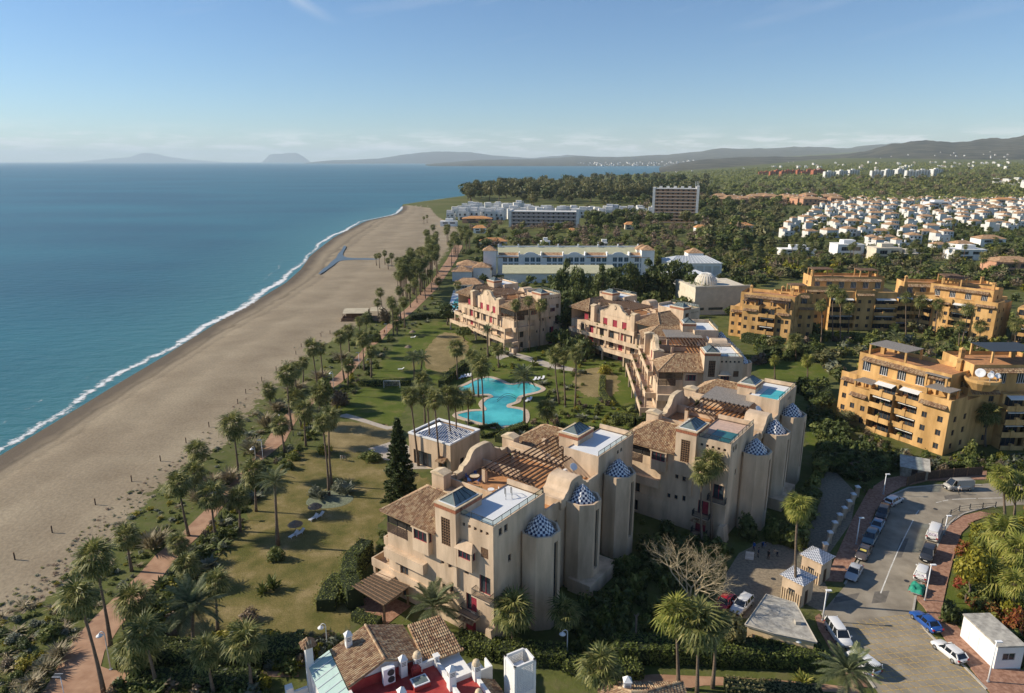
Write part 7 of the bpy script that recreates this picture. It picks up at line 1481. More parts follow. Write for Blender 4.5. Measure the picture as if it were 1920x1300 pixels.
def hall():
    p = G(1310, 520); o = thing('event_hall', 'white hall with grey ribbed metal roof right of the hotel', 'building', (p.x-16, p.y, 0)); RIB = mat('metal_roof_grey', (.42, .45, .47), .5, .08, 1)
    w = MB(); w.facade('y', 0, -1, 0, 28, -.5, 7.5, [(1.5+i*4.4, 5+i*4.4, 1, 5.8) for i in range(6)], .6); w.quad((0, 0, -.5), (0, 20, -.5), (0, 20, 7.5), (0, 0, 7.5)); w.quad((28, 0, -.5), (28, 20, -.5), (28, 20, 7.5), (28, 0, 7.5)); w.build('wall', WHITE, o)
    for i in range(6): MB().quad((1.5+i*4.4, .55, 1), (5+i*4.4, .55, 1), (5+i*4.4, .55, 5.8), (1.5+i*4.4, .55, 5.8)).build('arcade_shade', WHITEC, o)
    r_ = MB().add([(-.5, -.5, 7.5), (28.5, -.5, 7.5), (28.5, 20.5, 7.5), (-.5, 20.5, 7.5), (6, 10, 10.3), (22, 10, 10.3)], [(0, 1, 5, 4), (1, 2, 5), (2, 3, 4, 5), (3, 0, 4)]).build('roof', RIB, o)
    for i in range(14): MB().bar((i*2.1, -.5, 7.56), (6+16*i/13.3, 10, 10.36), .12).build('roof_rib', WMETAL, r_)
    for (px, py, s, hh, lb) in ((1205, 512, 4, 13, 'small white tower with tiled cap at the right end of the hotel'), (1302, 512, 4.2, 11, 'white pavilion with tiled cap left of the event hall')):
        q = G(px, py); t = thing('pavilion_tower', lb, 'building', (q.x, q.y+4, 0), 0, 'white pavilion towers'); MB().box(-s, s, -s, s, -.5, hh).build('wall', WHITE, t); MB().pyramid(-s-.5, s+.5, -s-.5, s+.5, hh, hh+2.6).build('roof', TILEFAR, t); window(t, 'y', -s, -1, -.8, .8, hh-4, hh-1.5, .01)
    q = G(1345, 590); t = thing('domed_building', 'flat roofed white building with a shell-like dome', 'building', (q.x, q.y, 0), R(8)); MB().box(-10, 13, 0, 22, -.5, 11).build('wall', CREAM, t); MB().box(-2, 16, 22, 62, -.5, 8.5).build('rear_wing', WHITE, t); MB().box(-.5, 14.5, 24, 60, 8.5, 8.65).build('flat_roof', DECKW, t); MB().box(2, 10, 30, 44, 8.65, 9.3).build('roof_plant', DECKW, t); MB().box(-10.3, 13.3, -.3, .4, 11, 11.8).build('parapet', CREAM, t)
    d = MB().lathe([(4.6*math.cos(R(a)), 11+4.6*math.sin(R(a))*1.05) for a in range(0, 90, 10)], -2, 9, 24).build('dome', CREAM, t, True)
    for k in range(24): MB().tube([(-2+4.68*math.cos(R(a))*math.cos(k*.2618), 9+4.68*math.cos(R(a))*math.sin(k*.2618), 11+4.9*math.sin(R(a))) for a in range(0, 89, 22)], .09, 4).build('dome_rib', WHITE, d)
    MB().box(-9, -6, -.1, .0, 2, 3).box(-4, 2, -.1, 0, 2, 3).build('window_strip', GLASS, t)
hall()
def slab_hotel(ox, oy, ang, W, D, floors, label, name, fh=3.3, wall=WHITEC, end=WHITEC, brown=None):
    o = thing(name, label, 'building', (ox, oy, 0), ang); H_ = floors*fh+2; BR = brown or mat('balcony_brown', (.40, .25, .16), .85, .15, .5)
    MB().box(2.5, W-2.5, .8, D, -.5, H_-1.5).build('core', BR, o); MB().box(0, 2.5, -.6, D+.6, -.5, H_).build('end_wall', end, o); MB().box(W-2.5, W, -.6, D+.6, -.5, H_+1.5).build('end_wall', end, o); MB().box(2.5, W-2.5, -.4, D, H_-1.5, H_-.8).build('roof_slab', wall, o)
    n = max(4, int((W-5)/4.5))
    for f in range(floors):
        z = f*fh+1.0; MB().box(2.5, W-2.5, -.6, .8, z-.3, z).build('floor_slab', wall, o); MB().box(2.5, W-2.5, -.6, -.45, z, z+1.0).build('balcony_front', BR, o)
        for i in range(n): x = 2.5+(W-5)*(i+.3)/n; MB().quad((x, .78, z+.1), (x+(W-5)/n*.35, .78, z+.1), (x+(W-5)/n*.35, .78, z+2.4), (x, .78, z+2.4)).build('window', GLASS, o)
    for i in range(n+1): x = 2.5+(W-5)*i/n; MB().box(x-.15, x+.15, -.55, .8, 0, H_-1.5).build('fin', BR, o)
    return o
t = slab_hotel(141, 700, R(-14), 45, 14, 10, 'tall abandoned slab hotel with white end walls and brown balconies', 'tower_hotel')
for i in range(6): MB().box(6+i*7, 9+i*7, 3, 6, 34.5, 36.2).build('roof_plant', WHITEC, t)
for x in (46, 47.5, 49): MB().bar((x-5, 5, 36), (x-5, 5, 41), .25).build('antenna', METAL, t)
slab_hotel(-3, 655, R(-8), 66, 14, 4, 'low long hotel with rows of brown balconies before the white village', 'low_hotel', 3.4, brown=mat('balcony_mauve', (.42, .35, .33), .85, .15, .5))
# ---- white houses
def house_proto(kind_):
    r_ = bpy.data.objects.new('townhouse', None); COL.objects.link(r_); w = MB(); WIN = GLASS
    if kind_ == 0:
        w.box(-4.5, 4.5, -5, 5, -2, 6.2); w.box(-4.5, -.5, -7.5, -5, -2, 3.4); w.box(2.2, 3.2, 2, 3, 6, 8.6); w.build('wall', WHITEC, r_); MB().pyramid(-4.9, 4.9, -5.4, 5.4, 6.2, 8.0, ry=2.0).build('roof', TILEFAR, r_)
        wins = ((-3.3, -2.1, 3.8, 5.2), (-.6, .6, 3.8, 5.2), (2.1, 3.3, 3.8, 5.2), (1, 3.4, .3, 2.5)); fy = -5.02
    elif kind_ == 1:
        w.box(-4.5, 4.5, -5, 5, -2, 5.6); w.box(-4.5, 0, -1, 5, 5.6, 8.2); w.box(-4.5, 4.5, -5, -4.8, 5.6, 6.5); w.box(3, 3.9, 0, .9, 5.6, 8.0); w.build('wall', WHITEC, r_); MB().pyramid(-4.8, .4, -1.4, 5.3, 8.2, 9.6, ry=.8).build('roof', TILEFAR, r_)
        wins = ((-3.6, -1.6, .3, 2.4), (.6, 2.6, .3, 2.4), (-3.0, -1.8, 3.4, 4.8), (1.4, 2.6, 3.4, 4.8)); fy = -5.02
    elif kind_ == 2:
        w.box(-6, 6, -5, 5, -2, 5.8); w.build('wall', WHITEC, r_); MB().pyramid(-6.4, 6.4, -5.4, 5.4, 5.8, 7.8, rx=3).build('roof', TILEFAR, r_); MB().box(2, 2.9, 1, 1.9, 5.9, 8.4).build('chimney', WHITEC, r_); wins = ((-4.6, -3.2, 3.4, 4.8), (-1, .6, 3.4, 4.8), (3, 4.4, 3.4, 4.8), (-3.6, -1.6, .2, 2.3), (1.6, 3.8, .2, 2.3)); fy = -5.02
    else:
        w.box(-4, 4, -4, 4, -2, 6); w.box(-4, 1, -1, 4, 6, 9); w.box(-4, 4, -4, -3.8, 6, 6.8); w.box(1.8, 2.6, .5, 1.3, 6, 8.4); w.build('wall', WHITEC, r_); wins = ((-3, -1.8, 3.4, 5), (.6, 2, 3.4, 5), (-2.6, -.6, .2, 2.3), (1.4, 2.6, .2, 2.3)); fy = -4.02
    for x0, x1, z0, z1 in wins: MB().quad((x0, fy, z0), (x1, fy, z0), (x1, fy, z1), (x0, fy, z1)).build('window', WIN, r_)
    return r_
PROTO = [house_proto(k) for k in range(4)]; USED = [False]*4
HC = []
def put_house(k, x, y, z, rz, s, label, cat, group, name='townhouse'):
    HC.append((x, y, 6.5*s))
    if not USED[k]: o = PROTO[k]; USED[k] = True
    else: o = copy_tree(PROTO[k])
    o.name = name; o.location = (x, y, z); o.rotation_euler = (0, 0, rz); o.scale = (s, s, s*.95); tag(o, label, cat, group); return o
rg = random.Random(5); HOUSES = []
for row in range(14):
    Y = 470+row*48; x0 = (1452-960+max(0, 430-(303+60*1280/Y*.97))*1.2)/FPX*(Y+16) + (60 if row < 2 else 0); x = x0+rg.uniform(0, 8)
    while x < Y*.83+10:
        px = 960+FPX*x/(Y*.966+15)
        if not (row < 3 and px > 1830) and rg.random() < .93: HOUSES.append((x+rg.uniform(-2, 2), Y+rg.uniform(-5, 5)+6*math.sin(x*.05)))
        x += rg.uniform(14, 21)
for x, y in HOUSES[:270]: put_house(rg.choice((0, 0, 1, 1, 2)), x, y, 0, rg.choice((-.1, .12, .2, -.15))+rg.choice((0, 0, 0, 1.57)), rg.uniform(.88, 1.08), 'white townhouse with clay tiled roof in the dense rows on the right', 'house', 'white townhouses in rows')
# village beside the beach, flat white roofs
for row in range(5):
    Y = 742+row*34; x = -64+row*3
    while x < 6+row*2: put_house(3, x+rg.uniform(-2, 2), Y+rg.uniform(-6, 6), 0, rg.uniform(-.2, .2), rg.uniform(1.05, 1.5), 'white flat-roofed village house by the far beach', 'house', 'white village houses', 'village_house'); x += rg.uniform(11, 14)
for i in range(34): put_house(3, 14+i*4.6+rg.uniform(-2, 2), 745+rg.uniform(0, 55)+(20 if i % 2 else 0), 0, rg.uniform(-.2, .2), rg.uniform(1.1, 1.5), 'white flat-roofed village house behind the low hotel', 'house', 'white houses behind the low hotel', 'village_house')
def villa(px, py, w, d, h, label, m=WHITE, roof=None, rz=0.0):
    p = G(px, py); HC.append((p.x, p.y, max(w, d)*.6)); o = thing('villa', label, 'house', (p.x, p.y, 0), R(rz)); q = MB(); ops = [(-w*.35, -w*.05, h*.55, h*.85), (w*.08, w*.38, h*.55, h*.85), (-w*.3, w*.1, .3, h*.4)]
    q.facade('y', -d/2, -1, -w/2, w/2, -.3, h, ops, .5); q.quad((-w/2, -d/2, -.3), (-w/2, d/2, -.3), (-w/2, d/2, h), (-w/2, -d/2, h)); q.quad((w/2, -d/2, -.3), (w/2, d/2, -.3), (w/2, d/2, h), (w/2, -d/2, h)); q.quad((-w/2, d/2, -.3), (w/2, d/2, -.3), (w/2, d/2, h), (-w/2, d/2, h)); q.quad((-w/2, -d/2, h-.1), (w/2, -d/2, h-.1), (w/2, d/2, h-.1), (-w/2, d/2, h-.1)); q.build('wall', m, o)
    for o_ in ops: window(o, 'y', -d/2, -1, *o_, .45, METAL, GLASS, 2)
    if roof: MB().pyramid(-w/2-.6, w/2+.6, -d/2-.6, d/2+.6, h, h+2.4, rx=w*.22).build('roof', roof, o)
    else: MB().box(-w/2-.2, w/2+.2, -d/2-.2, d/2+.2, h, h+.3).build('roof_slab', m, o); MB().box(-w*.2, w*.25, -d*.2, d*.3, h+.3, h+2.6).build('upper_volume', m, o)
    return o
for a in [(1585, 482, 17, 12, 8.5, 'boxy white villa with tall side walls in front of the townhouses'), (1655, 488, 16, 12, 8, 'pale grey villa right of the boxy white villa', CREAM), (1806, 486, 20, 12, 6.5, 'modern white villa with wide upper windows on the right'), (1700, 490, 14, 10, 5, 'low cream villa with round openings between the white villas', CREAM), (1492, 478, 22, 10, 4, 'low white house hidden in palms left of the villas'), (1888, 512, 22, 14, 7, 'orange house with brown tiled roof at the right edge', PINK, TILEFAR), (1850, 462, 18, 12, 6, 'white house with brown gabled roof near the right edge', WHITE, TILEFAR), (1385, 436, 22, 9, 6.5, 'white house with orange tiled roof left of the townhouses', WHITE, TILEOR), (1312, 440, 9, 8, 6, 'small white house with orange roof beside the slab hotel', WHITE, TILEOR), (1180, 430, 9, 7, 4.5, 'cottage with orange roof right of the low hotel', CREAM, TILEOR), (1072, 442, 7, 6, 4, 'tiny cottage with orange roof in the scrub park', CREAM, TILEOR), (1022, 463, 7, 6, 4, 'tiny white hut in the scrub park', WHITE), (925, 462, 20, 7, 4, 'long low cottage with orange roof behind the palm grove', WHITE, TILEOR), (900, 437, 11, 7, 4.5, 'white cottage with orange roof near the beach grove', WHITE, TILEOR), (895, 418, 30, 8, 4.5, 'long red-roofed beach pavilion below the white village', PINK, TILEOR), (842, 424, 16, 8, 4.5, 'white beach club at the edge of the far sand'), (1880, 386, 30, 14, 9, 'large orange-roofed house at the top of the townhouses', CREAM, TILEOR), (1755, 392, 28, 14, 9, 'big white modern house above the townhouses'), (1132, 465, 8, 6, 3.5, 'tiny white shed right in the scrub park', WHITE), (880, 548, 13, 9, 4.5, 'tiled garden house beside the blue pool near the promenade', CREAM, TILEFAR), (905, 520, 10, 8, 4.5, 'white pavilion with tiled roof left of the hotel front', WHITE, TILEFAR)]: villa(*a)
psheet('garden_pool', [(845, 580), (852, 562), (862, 556), (869, 566), (868, 580)], .06, POOLT); psheet('pool_deck', [(838, 588), (850, 545), (900, 545), (905, 590)], .045, DECKW)
# far apartment slabs
def flats(x, y, z, w, d, n, rz, m, label, group, balc=True):
    o = thing('apartment_tower', label, 'building', (x, y, z), rz, group); H_ = n*3.1; MB().box(-w/2, w/2, -d/2, d/2, -12, H_).box(-w*.2, w*.1, -d*.2, d*.2, H_, H_+3).build('wall', m, o)
    for f in range(n):
        for i in range(max(2, int(w/7))):
            xx = -w/2+w*(i+.5)/max(2, int(w/7)); MB().box(xx-2.2, xx+2.2, -d/2-1.4, -d/2, f*3.1+.2, f*3.1+1.2).build('balcony', m, o); MB().quad((xx-2, -d/2-.03, f*3.1+1.25), (xx+2, -d/2-.03, f*3.1+1.25), (xx+2, -d/2-.03, f*3.1+2.8), (xx-2, -d/2-.03, f*3.1+2.8)).build('window', GLASS, o)
    return o
for i, px in enumerate([1552, 1574, 1596, 1640, 1660, 1682, 1705, 1726, 1750]):
    Y = 1880+(i % 3)*60+(120 if i < 3 else 0); X = (px-960)/FPX*Y*.975; flats(X, Y, terr_h(X, Y)-2, 30, 18, 7 if i > 2 else 6, rg.uniform(-.3, .3), WHITEC, 'white balconied apartment tower in the far cluster below the hills', 'far white apartment towers')
for i in range(26):
    px = 1330+i*9.5+rg.uniform(-4, 4); Y = 1010+rg.uniform(-30, 60); X = (px-960)/FPX*Y*.98
    if px < 1590: o = put_house(2, X, Y, terr_h(X, Y), rg.uniform(-.3, .3), rg.uniform(1.3, 1.8), 'pink apartment house with tiled roof in the mid-distance row', 'house', 'pink apartment row', 'pink_house')
PM_ = None
for o in [o for o in bpy.data.objects if o.name.startswith('pink_house')]:
    for c in o.children:
        if c.name.startswith('wall'):
            if PM_ is None: PM_ = c.data.copy(); PM_.materials.clear(); PM_.materials.append(PINK)
            c.data = PM_
REDB = mat('plaster_red', (.36, .12, .07), .9, .12, .3)
for i in range(12): px = 1425+i*10; Y = 2350+rg.uniform(-80, 120); X = (px-960)/FPX*Y*.975; flats(X, Y, terr_h(X, Y)-1, rg.uniform(16, 26), 14, rg.choice((4, 5)), rg.uniform(-.3, .3), REDB, 'brick-red apartment block on the far shore', 'far red apartment blocks')
FARH = MB().box(-6, 6, -6, 6, -8, 6).box(-6, 1, -3, 6, 6, 9).mesh('far_house', WHITEC); FARR = MB().pyramid(-6.5, 6.5, -6.5, 6.5, 6, 9).mesh('far_roof', TILEFAR)
def far_house(x, y, z, s, label, group):
    o = thing('far_house', label, 'house', (x, y, z), rg.uniform(-.6, .6), group); o.scale = (s, s, s); link('wall', FARH, o)
    if rg.random() < .4: link('roof', FARR, o)
for i in range(130):
    px = rg.uniform(1450, 1930); t = rg.uniform(.02, .62)**1.3; P = HILLS['hills'](px, t); far_house(P[0], P[1], P[2], rg.uniform(.3, .62)*(1+t), 'tiny white house scattered on the hillside at the right', 'white houses on the near hillside')
for i in range(150):
    px = rg.uniform(1080, 1620); px = px if rg.random() < .5 else rg.uniform(1090, 1400); t = rg.uniform(0, .30); P = HILLS['coastal_hills'](px, t); far_house(P[0], P[1], max(P[2], 3), rg.uniform(1.2, 2.4), 'tiny white house of the towns strung along the far coast', 'white towns on the far coast')
for i in range(70):
    px = rg.uniform(1250, 1900); py = rg.uniform(308, 322); Y = rg.uniform(2600, 3800); X = (px-960)/FPX*Y*.975
    if px > 1440 or Y > 3600: far_house(X, Y, terr_h(X, Y), rg.uniform(.7, 1.2), 'tiny white house on the plain before the hills', 'white houses on the far plain')
for i in range(16): Y = 1350+rg.uniform(0, 260); X = (rg.uniform(1830, 1990)-960)/FPX*Y; far_house(X, Y, terr_h(X, Y), 1.3, 'white house in the hamlet at the right edge below the hills', 'hamlet at the right edge')
# main road in the distance
RP = [(1500, 356), (1530, 350), (1535, 341), (1524, 334), (1512, 330), (1508, 328), (1518, 328), (1540, 336), (1548, 344), (1580, 352), (1640, 357), (1640, 361), (1560, 360)]
# ------------------------------------------------------------------ planted masses that nobody could count
BLOCK_R = [(-2.3, 74.5, A53), (34.5, 99.65, A53), (52.8, 149.5, R(86)), (57.5, 204.5, math.atan2(.79, -.61)), (16.5, 227.0, math.atan2(.83, -.55))]
RECTS = [(x, y, a, -2.5, 39, -5.2, 23.5) for x, y, a in BLOCK_R]+[(90.8, 133.1, R(120), -1, 29, -15, 2.5), (124, 137, R(180), -1, 27, -17, 4.5), (93, 222.5, R(146), -1, 22, -15, 2.5), (140, 243, R(176), -1, 35, -15, 2.5), (164, 226, R(128), -1, 27, -15, 2.5), (192, 205, R(135), -1, 31, -17, 2.5), (178, 240, R(170), -1, 40, -14, 2.5), (105, 232, R(176), -1, 13, -13, 2.5), (-8, 372, 0, -24, 92, -29, 19), (138, 700, R(-14), -2, 52, -8, 16), (-3, 655, R(-8), -2, 68, -10, 16), (-12.1, 123.9, math.atan2(7.7, 4.2)-R(6), -1, 10.5, -1, 12), (-14.1, 63.2, R(30), -17, 15, -15, 8), (14, 58.6, 0, -5, 5, -5, 5)]
CIRC = HC+[(G(1310, 520).x, G(1310, 520).y+10, 20), (G(1345, 590).x+2, G(1345, 590).y+12, 17), (G(1345, 590).x+8, G(1345, 590).y+42, 18)]
PXPOLY = [ROAD_L+ROAD_R, PAVE, PL+PR, [(855, 705), (920, 695), (1020, 725), (1015, 750), (995, 812), (930, 815), (850, 775)], [(640, 778), (655, 745), (688, 727), (757, 725), (768, 745), (752, 778), (728, 796)], [(700, 705), (720, 670), (772, 615), (862, 620), (885, 652), (850, 702), (830, 722)], [(440, 1005), (500, 905), (560, 850), (640, 845), (770, 885), (720, 965), (705, 1040), (640, 1180), (560, 1195), (420, 1190)], [(612, 812), (640, 792), (735, 800), (750, 832), (700, 846), (620, 846)], [(1350, 1140), (1362, 1075), (1430, 1015), (1500, 1030), (1556, 1112), (1542, 1230), (1395, 1225), (1360, 1160)], [(1540, 880), (1570, 888), (1606, 925), (1596, 980), (1524, 1062), (1500, 1032)], [(1548, 1090), (1598, 975), (1628, 920), (1660, 898), (1850, 884), (1850, 910), (1690, 914), (1604, 1050)], [(1424, 682), (1500, 676), (1545, 690), (1535, 722), (1440, 716)], [(1180, 1262), (1460, 1270), (1600, 1284), (1600, 1302), (1320, 1290), (1180, 1310)], [(1800, 1140), (1930, 1250), (1900, 1280), (1795, 1200)], [(1100, 690), (1160, 690), (1170, 745), (1090, 748)]]
def in_poly(px, py, P):
    c = False
    for (x0, y0), (x1, y1) in zip(P, P[1:]+P[:1]):
        if (y0 > py) != (y1 > py) and px < (x1-x0)*(py-y0)/(y1-y0)+x0: c = not c
    return c
def blocked(px, py, p, m=0.0):
    for x, y, a, x0, x1, y0, y1 in RECTS:
        dx, dy = p.x-x, p.y-y; u = dx*math.cos(a)+dy*math.sin(a); v = -dx*math.sin(a)+dy*math.cos(a)
        if x0-m < u < x1+m and y0-m < v < y1+m: return True
    if any((p.x-x)**2+(p.y-y)**2 < (r_+m)**2 for x, y, r_ in CIRC): return True
    return any(in_poly(px, py, P) for P in PXPOLY)
LOWC = {}
def low(k):
    if k not in LOWC:
        src = KINDS[k][0][0]; nv = len(src.vertices); co = np.empty(nv*3, np.float32); src.vertices.foreach_get('co', co); co = co.reshape(-1, 4, 3); LOWC[k] = (co, src.materials[0])
    return LOWC[k]
def mass(name, label, cat, items, keep=.25, grow=1.7):
    """items: x,y,z,h,w,kind joined into one object"""
    r_ = np.random.default_rng(len(items)); V, MI, mats_ = [], [], []
    for x, y, z, h, w, k in items:
        co, m = low(k); n = len(co); i = r_.choice(n, max(24, int(n*keep)), replace=False); q = co[i]; c = q.mean(1, keepdims=True); q = c+(q-c)*grow; a = r_.uniform(0, 6.283); ca, sa = math.cos(a), math.sin(a)
        X = q[..., 0]*ca-q[..., 1]*sa; Y = q[..., 0]*sa+q[..., 1]*ca; V.append(np.stack([X*w+x, Y*w+y, q[..., 2]*h+z], -1))
        if m not in mats_: mats_.append(m)
        MI.append(np.full(len(i), mats_.index(m), np.int32))
    V = np.concatenate(V).reshape(-1, 3); me = npmesh(name, V, np.arange(len(V)).reshape(-1, 4), mats_); me.polygons.foreach_set('material_index', np.concatenate(MI)); o = link(name, me); struct(o, 'stuff'); tag(o, label, cat); return o
def fill(name, label, cat, n, poly, kinds, hr, wr, seed, m=.5, keep=.25, grow=1.7, margin=0):
    r_ = random.Random(seed); items = []; xs = [p[0] for p in poly]; ys = [p[1] for p in poly]; t = 0
    while len(items) < n and t < n*14:
        t += 1; px, py = r_.uniform(min(xs), max(xs)), r_.uniform(min(ys), max(ys))
        if not in_poly(px, py, poly): continue
        p = G(px, py)
        if blocked(px, py, p, m): continue
        h = r_.uniform(*hr); items.append((p.x, p.y, terr_h(p.x, p.y), h, h*r_.uniform(*wr), r_.choice(kinds)))
    return mass(name, label, cat, items, keep, grow)
# ------------------------------------------------------------------ distant woodland (one mass) and countable trees
def woodland():
    r_ = np.random.default_rng(8); C, Nn, S = [], [], []
    pts = []
    for _ in range(3800):
        px = r_.uniform(1150, 2050); Y = r_.uniform(1000, 3600); X = (px-960)/FPX*Y*.975
        if px < lerp_table(SHORE, 303+80500/Y)+25: continue
        if 1530 < px < 1780 and 1700 < Y < 1880 and r_.random() < .75: continue
        pts.append((X, Y))
    for X, Y in pts:
        n = 16; z0 = terr_h(X, Y); h = r_.uniform(5, 11); wd = r_.uniform(6, 13); q = r_.normal(size=(n, 3)); q /= np.linalg.norm(q, axis=1, keepdims=True); C.append(np.array([X, Y, z0+h*.45])+q*np.array([wd*.6, wd*.6, h*.55])); Nn.append(q+r_.normal(size=(n, 3))*.3+np.array([0, 0, .3])); S.append(np.full(n, wd*.33))
    v, f = leaf_quads(np.concatenate(C), np.concatenate(Nn), np.concatenate(S), 1.3, r_); o = link('woodland', npmesh('woodland', v, f, LEAFM)); struct(o, 'stuff'); tag(o, 'far woodland covering the plain below the hills', 'woodland')
woodland()
def scatter(n, xr, yr, kinds, hr, wr, label, group, seed, avoid=(), cat='tree', exact=True):
    r_ = random.Random(seed); k = 0
    for _ in range(n*6):
        if k >= n: break
        px, py = r_.uniform(*xr), r_.uniform(*yr); p = G(px, py)
        if any(a0 < px < a1 and b0 < py < b1 for a0, a1, b0, b1 in avoid) or blocked(px, py, p, .5): continue
        h = r_.uniform(*hr); tree(p.x, p.y, h, h*r_.uniform(*wr), r_.choice(kinds), label, cat, group); k += 1
scatter(46, (872, 1215), (356, 380), ['eucalypt'], (24, 36), (.75, 1.05), 'tall olive-brown eucalyptus in the belt behind the white village', 'eucalyptus belt', 1)
scatter(16, (870, 1230), (378, 388), ['eucalypt', 'dark'], (12, 19), (.7, .95), 'dark tree standing among the white village houses', 'village trees', 2)
scatter(40, (930, 1320), (428, 468), ['winter', 'round', 'dark', 'pine', 'winter', 'olive'], (5, 10), (.8, 1.3), 'tree in the scrub park between the hotels', 'scrub park trees', 3, [(1000, 1060, 455, 470), (1300, 1330, 420, 442), (1055, 1085, 436, 450)])
scatter(34, (1100, 1330), (412, 430), ['dark', 'round', 'dark', 'olive'], (9, 15), (.8, 1.1), 'dark tree around the foot of the slab hotel', 'trees round the slab hotel', 4, [(1225, 1290, 418, 430)])
scatter(16, (1290, 1345), (352, 405), ['dark', 'eucalypt'], (16, 24), (.7, 1), 'big dark tree directly behind the slab hotel', 'trees behind the slab hotel', 14)
scatter(40, (1330, 1600), (366, 412), ['dark', 'round', 'olive', 'dark', 'pine'], (9, 17), (.8, 1.2), 'tree in the dark wooded belt left of the townhouses', 'wooded belt trees', 5, [(1440, 1620, 385, 420)])
scatter(24, (1340, 1470), (412, 470), ['dark', 'round', 'olive', 'pine', 'cypress'], (7, 13), (.6, 1.1), 'tree in the gardens between hotel and townhouses', 'garden trees near townhouses', 6, [(1355, 1420, 425, 442)])
scatter(24, (1560, 1920), (345, 372), ['dark', 'round', 'olive'], (10, 17), (.8, 1.2), 'tree on the slope above the townhouses', 'trees above the townhouses', 7)
scatter(34, (1320, 1920), (490, 522), ['olive', 'round', 'bush', 'winter', 'bush_yellow', 'olive', 'dark'], (5, 9), (.9, 1.5), 'tree or tall shrub in the thicket behind the ochre buildings', 'thicket behind the ochre buildings', 8, [(1555, 1710, 480, 496), (1780, 1840, 470, 492)])
scatter(24, (1470, 1920), (385, 478), ['dark', 'round', 'cypress', 'olive'], (4, 8), (.5, 1.0), 'garden tree rising between the white townhouses', 'trees among the townhouses', 9)
scatter(12, (1200, 1340), (470, 500), ['olive', 'round', 'dark'], (5, 9), (.9, 1.3), 'tree behind the hotel on the right', 'trees behind the hotel', 15)
for i, (px, py, ty, w) in enumerate([(1052, 600, 488, 62), (1085, 606, 500, 60), (1075, 615, 540, 70), (1120, 580, 497, 58), (1150, 575, 505, 56), (1185, 570, 492, 62), (1215, 568, 486, 64), (1245, 570, 494, 58), (1270, 568, 488, 60), (1298, 574, 498, 62), (1312, 582, 520, 54), (1060, 640, 560, 56), (1100, 610, 530, 52), (1150, 548, 500, 60)]): treep(px, py, ty, w, 'tall_dark', 'tall dark evergreen in the clump between beige blocks and hotel', 'tree', 'dark evergreen clump')
# palms far away: beach grove, hotel gardens, thickets
GROVE = 'slim fan palm in the dense grove where promenade meets beach'
for bx, by, cx, cy_ in [(738, 629, 735, 569), (759, 615, 756, 566), (745, 622, 741, 585), (717, 586, 712, 548), (770, 577, 766, 540), (782, 568, 778, 530), (798, 560, 795, 520), (809, 548, 806, 512), (752, 600, 748, 545), (824, 545, 822, 528), (861, 585, 858, 535)]: palmp(bx, by, cx, cy_, GROVE, group='beach grove palms')
r2 = random.Random(21); G0 = [0]
for _ in range(400):
    if G0[0] >= 100: break
    t = r2.random(); py = 455+110*t; px = 850-95*t+r2.uniform(-40, 45)*(.5+.6*(1-t))
    if 590 > py > 440: p = G(px, py); palm(p.x, p.y, r2.uniform(9, 14), GROVE, 'fan', r2.uniform(1.0, 1.3), (r2.uniform(-.6, .6), 0), False, 'beach grove palms'); G0[0] += 1
for px, py in [(795, 421), (801, 418), (706, 498), (712, 503), (728, 505), (722, 496), (735, 500)]: p = G(px, py); palm(p.x, p.y, r2.uniform(5, 8), 'lone slim palm standing on the open far beach', 'fan', .9, (0, 0), False, 'palms on the far beach')
for _ in range(46): px, py = r2.uniform(1290, 1920), r2.uniform(478, 520); p = G(px, py); palm(p.x, p.y, r2.uniform(5, 10), 'fan palm rising from the thicket behind the ochre buildings', 'fan', r2.uniform(.9, 1.2), (0, 0), False, 'thicket palms')
for _ in range(26): px, py = r2.uniform(1450, 1920), r2.uniform(400, 470); p = G(px, py); palm(p.x, p.y, r2.uniform(5, 9), 'small fan palm between the white townhouses', 'fan', 1.1, (0, 0), False, 'townhouse palms')
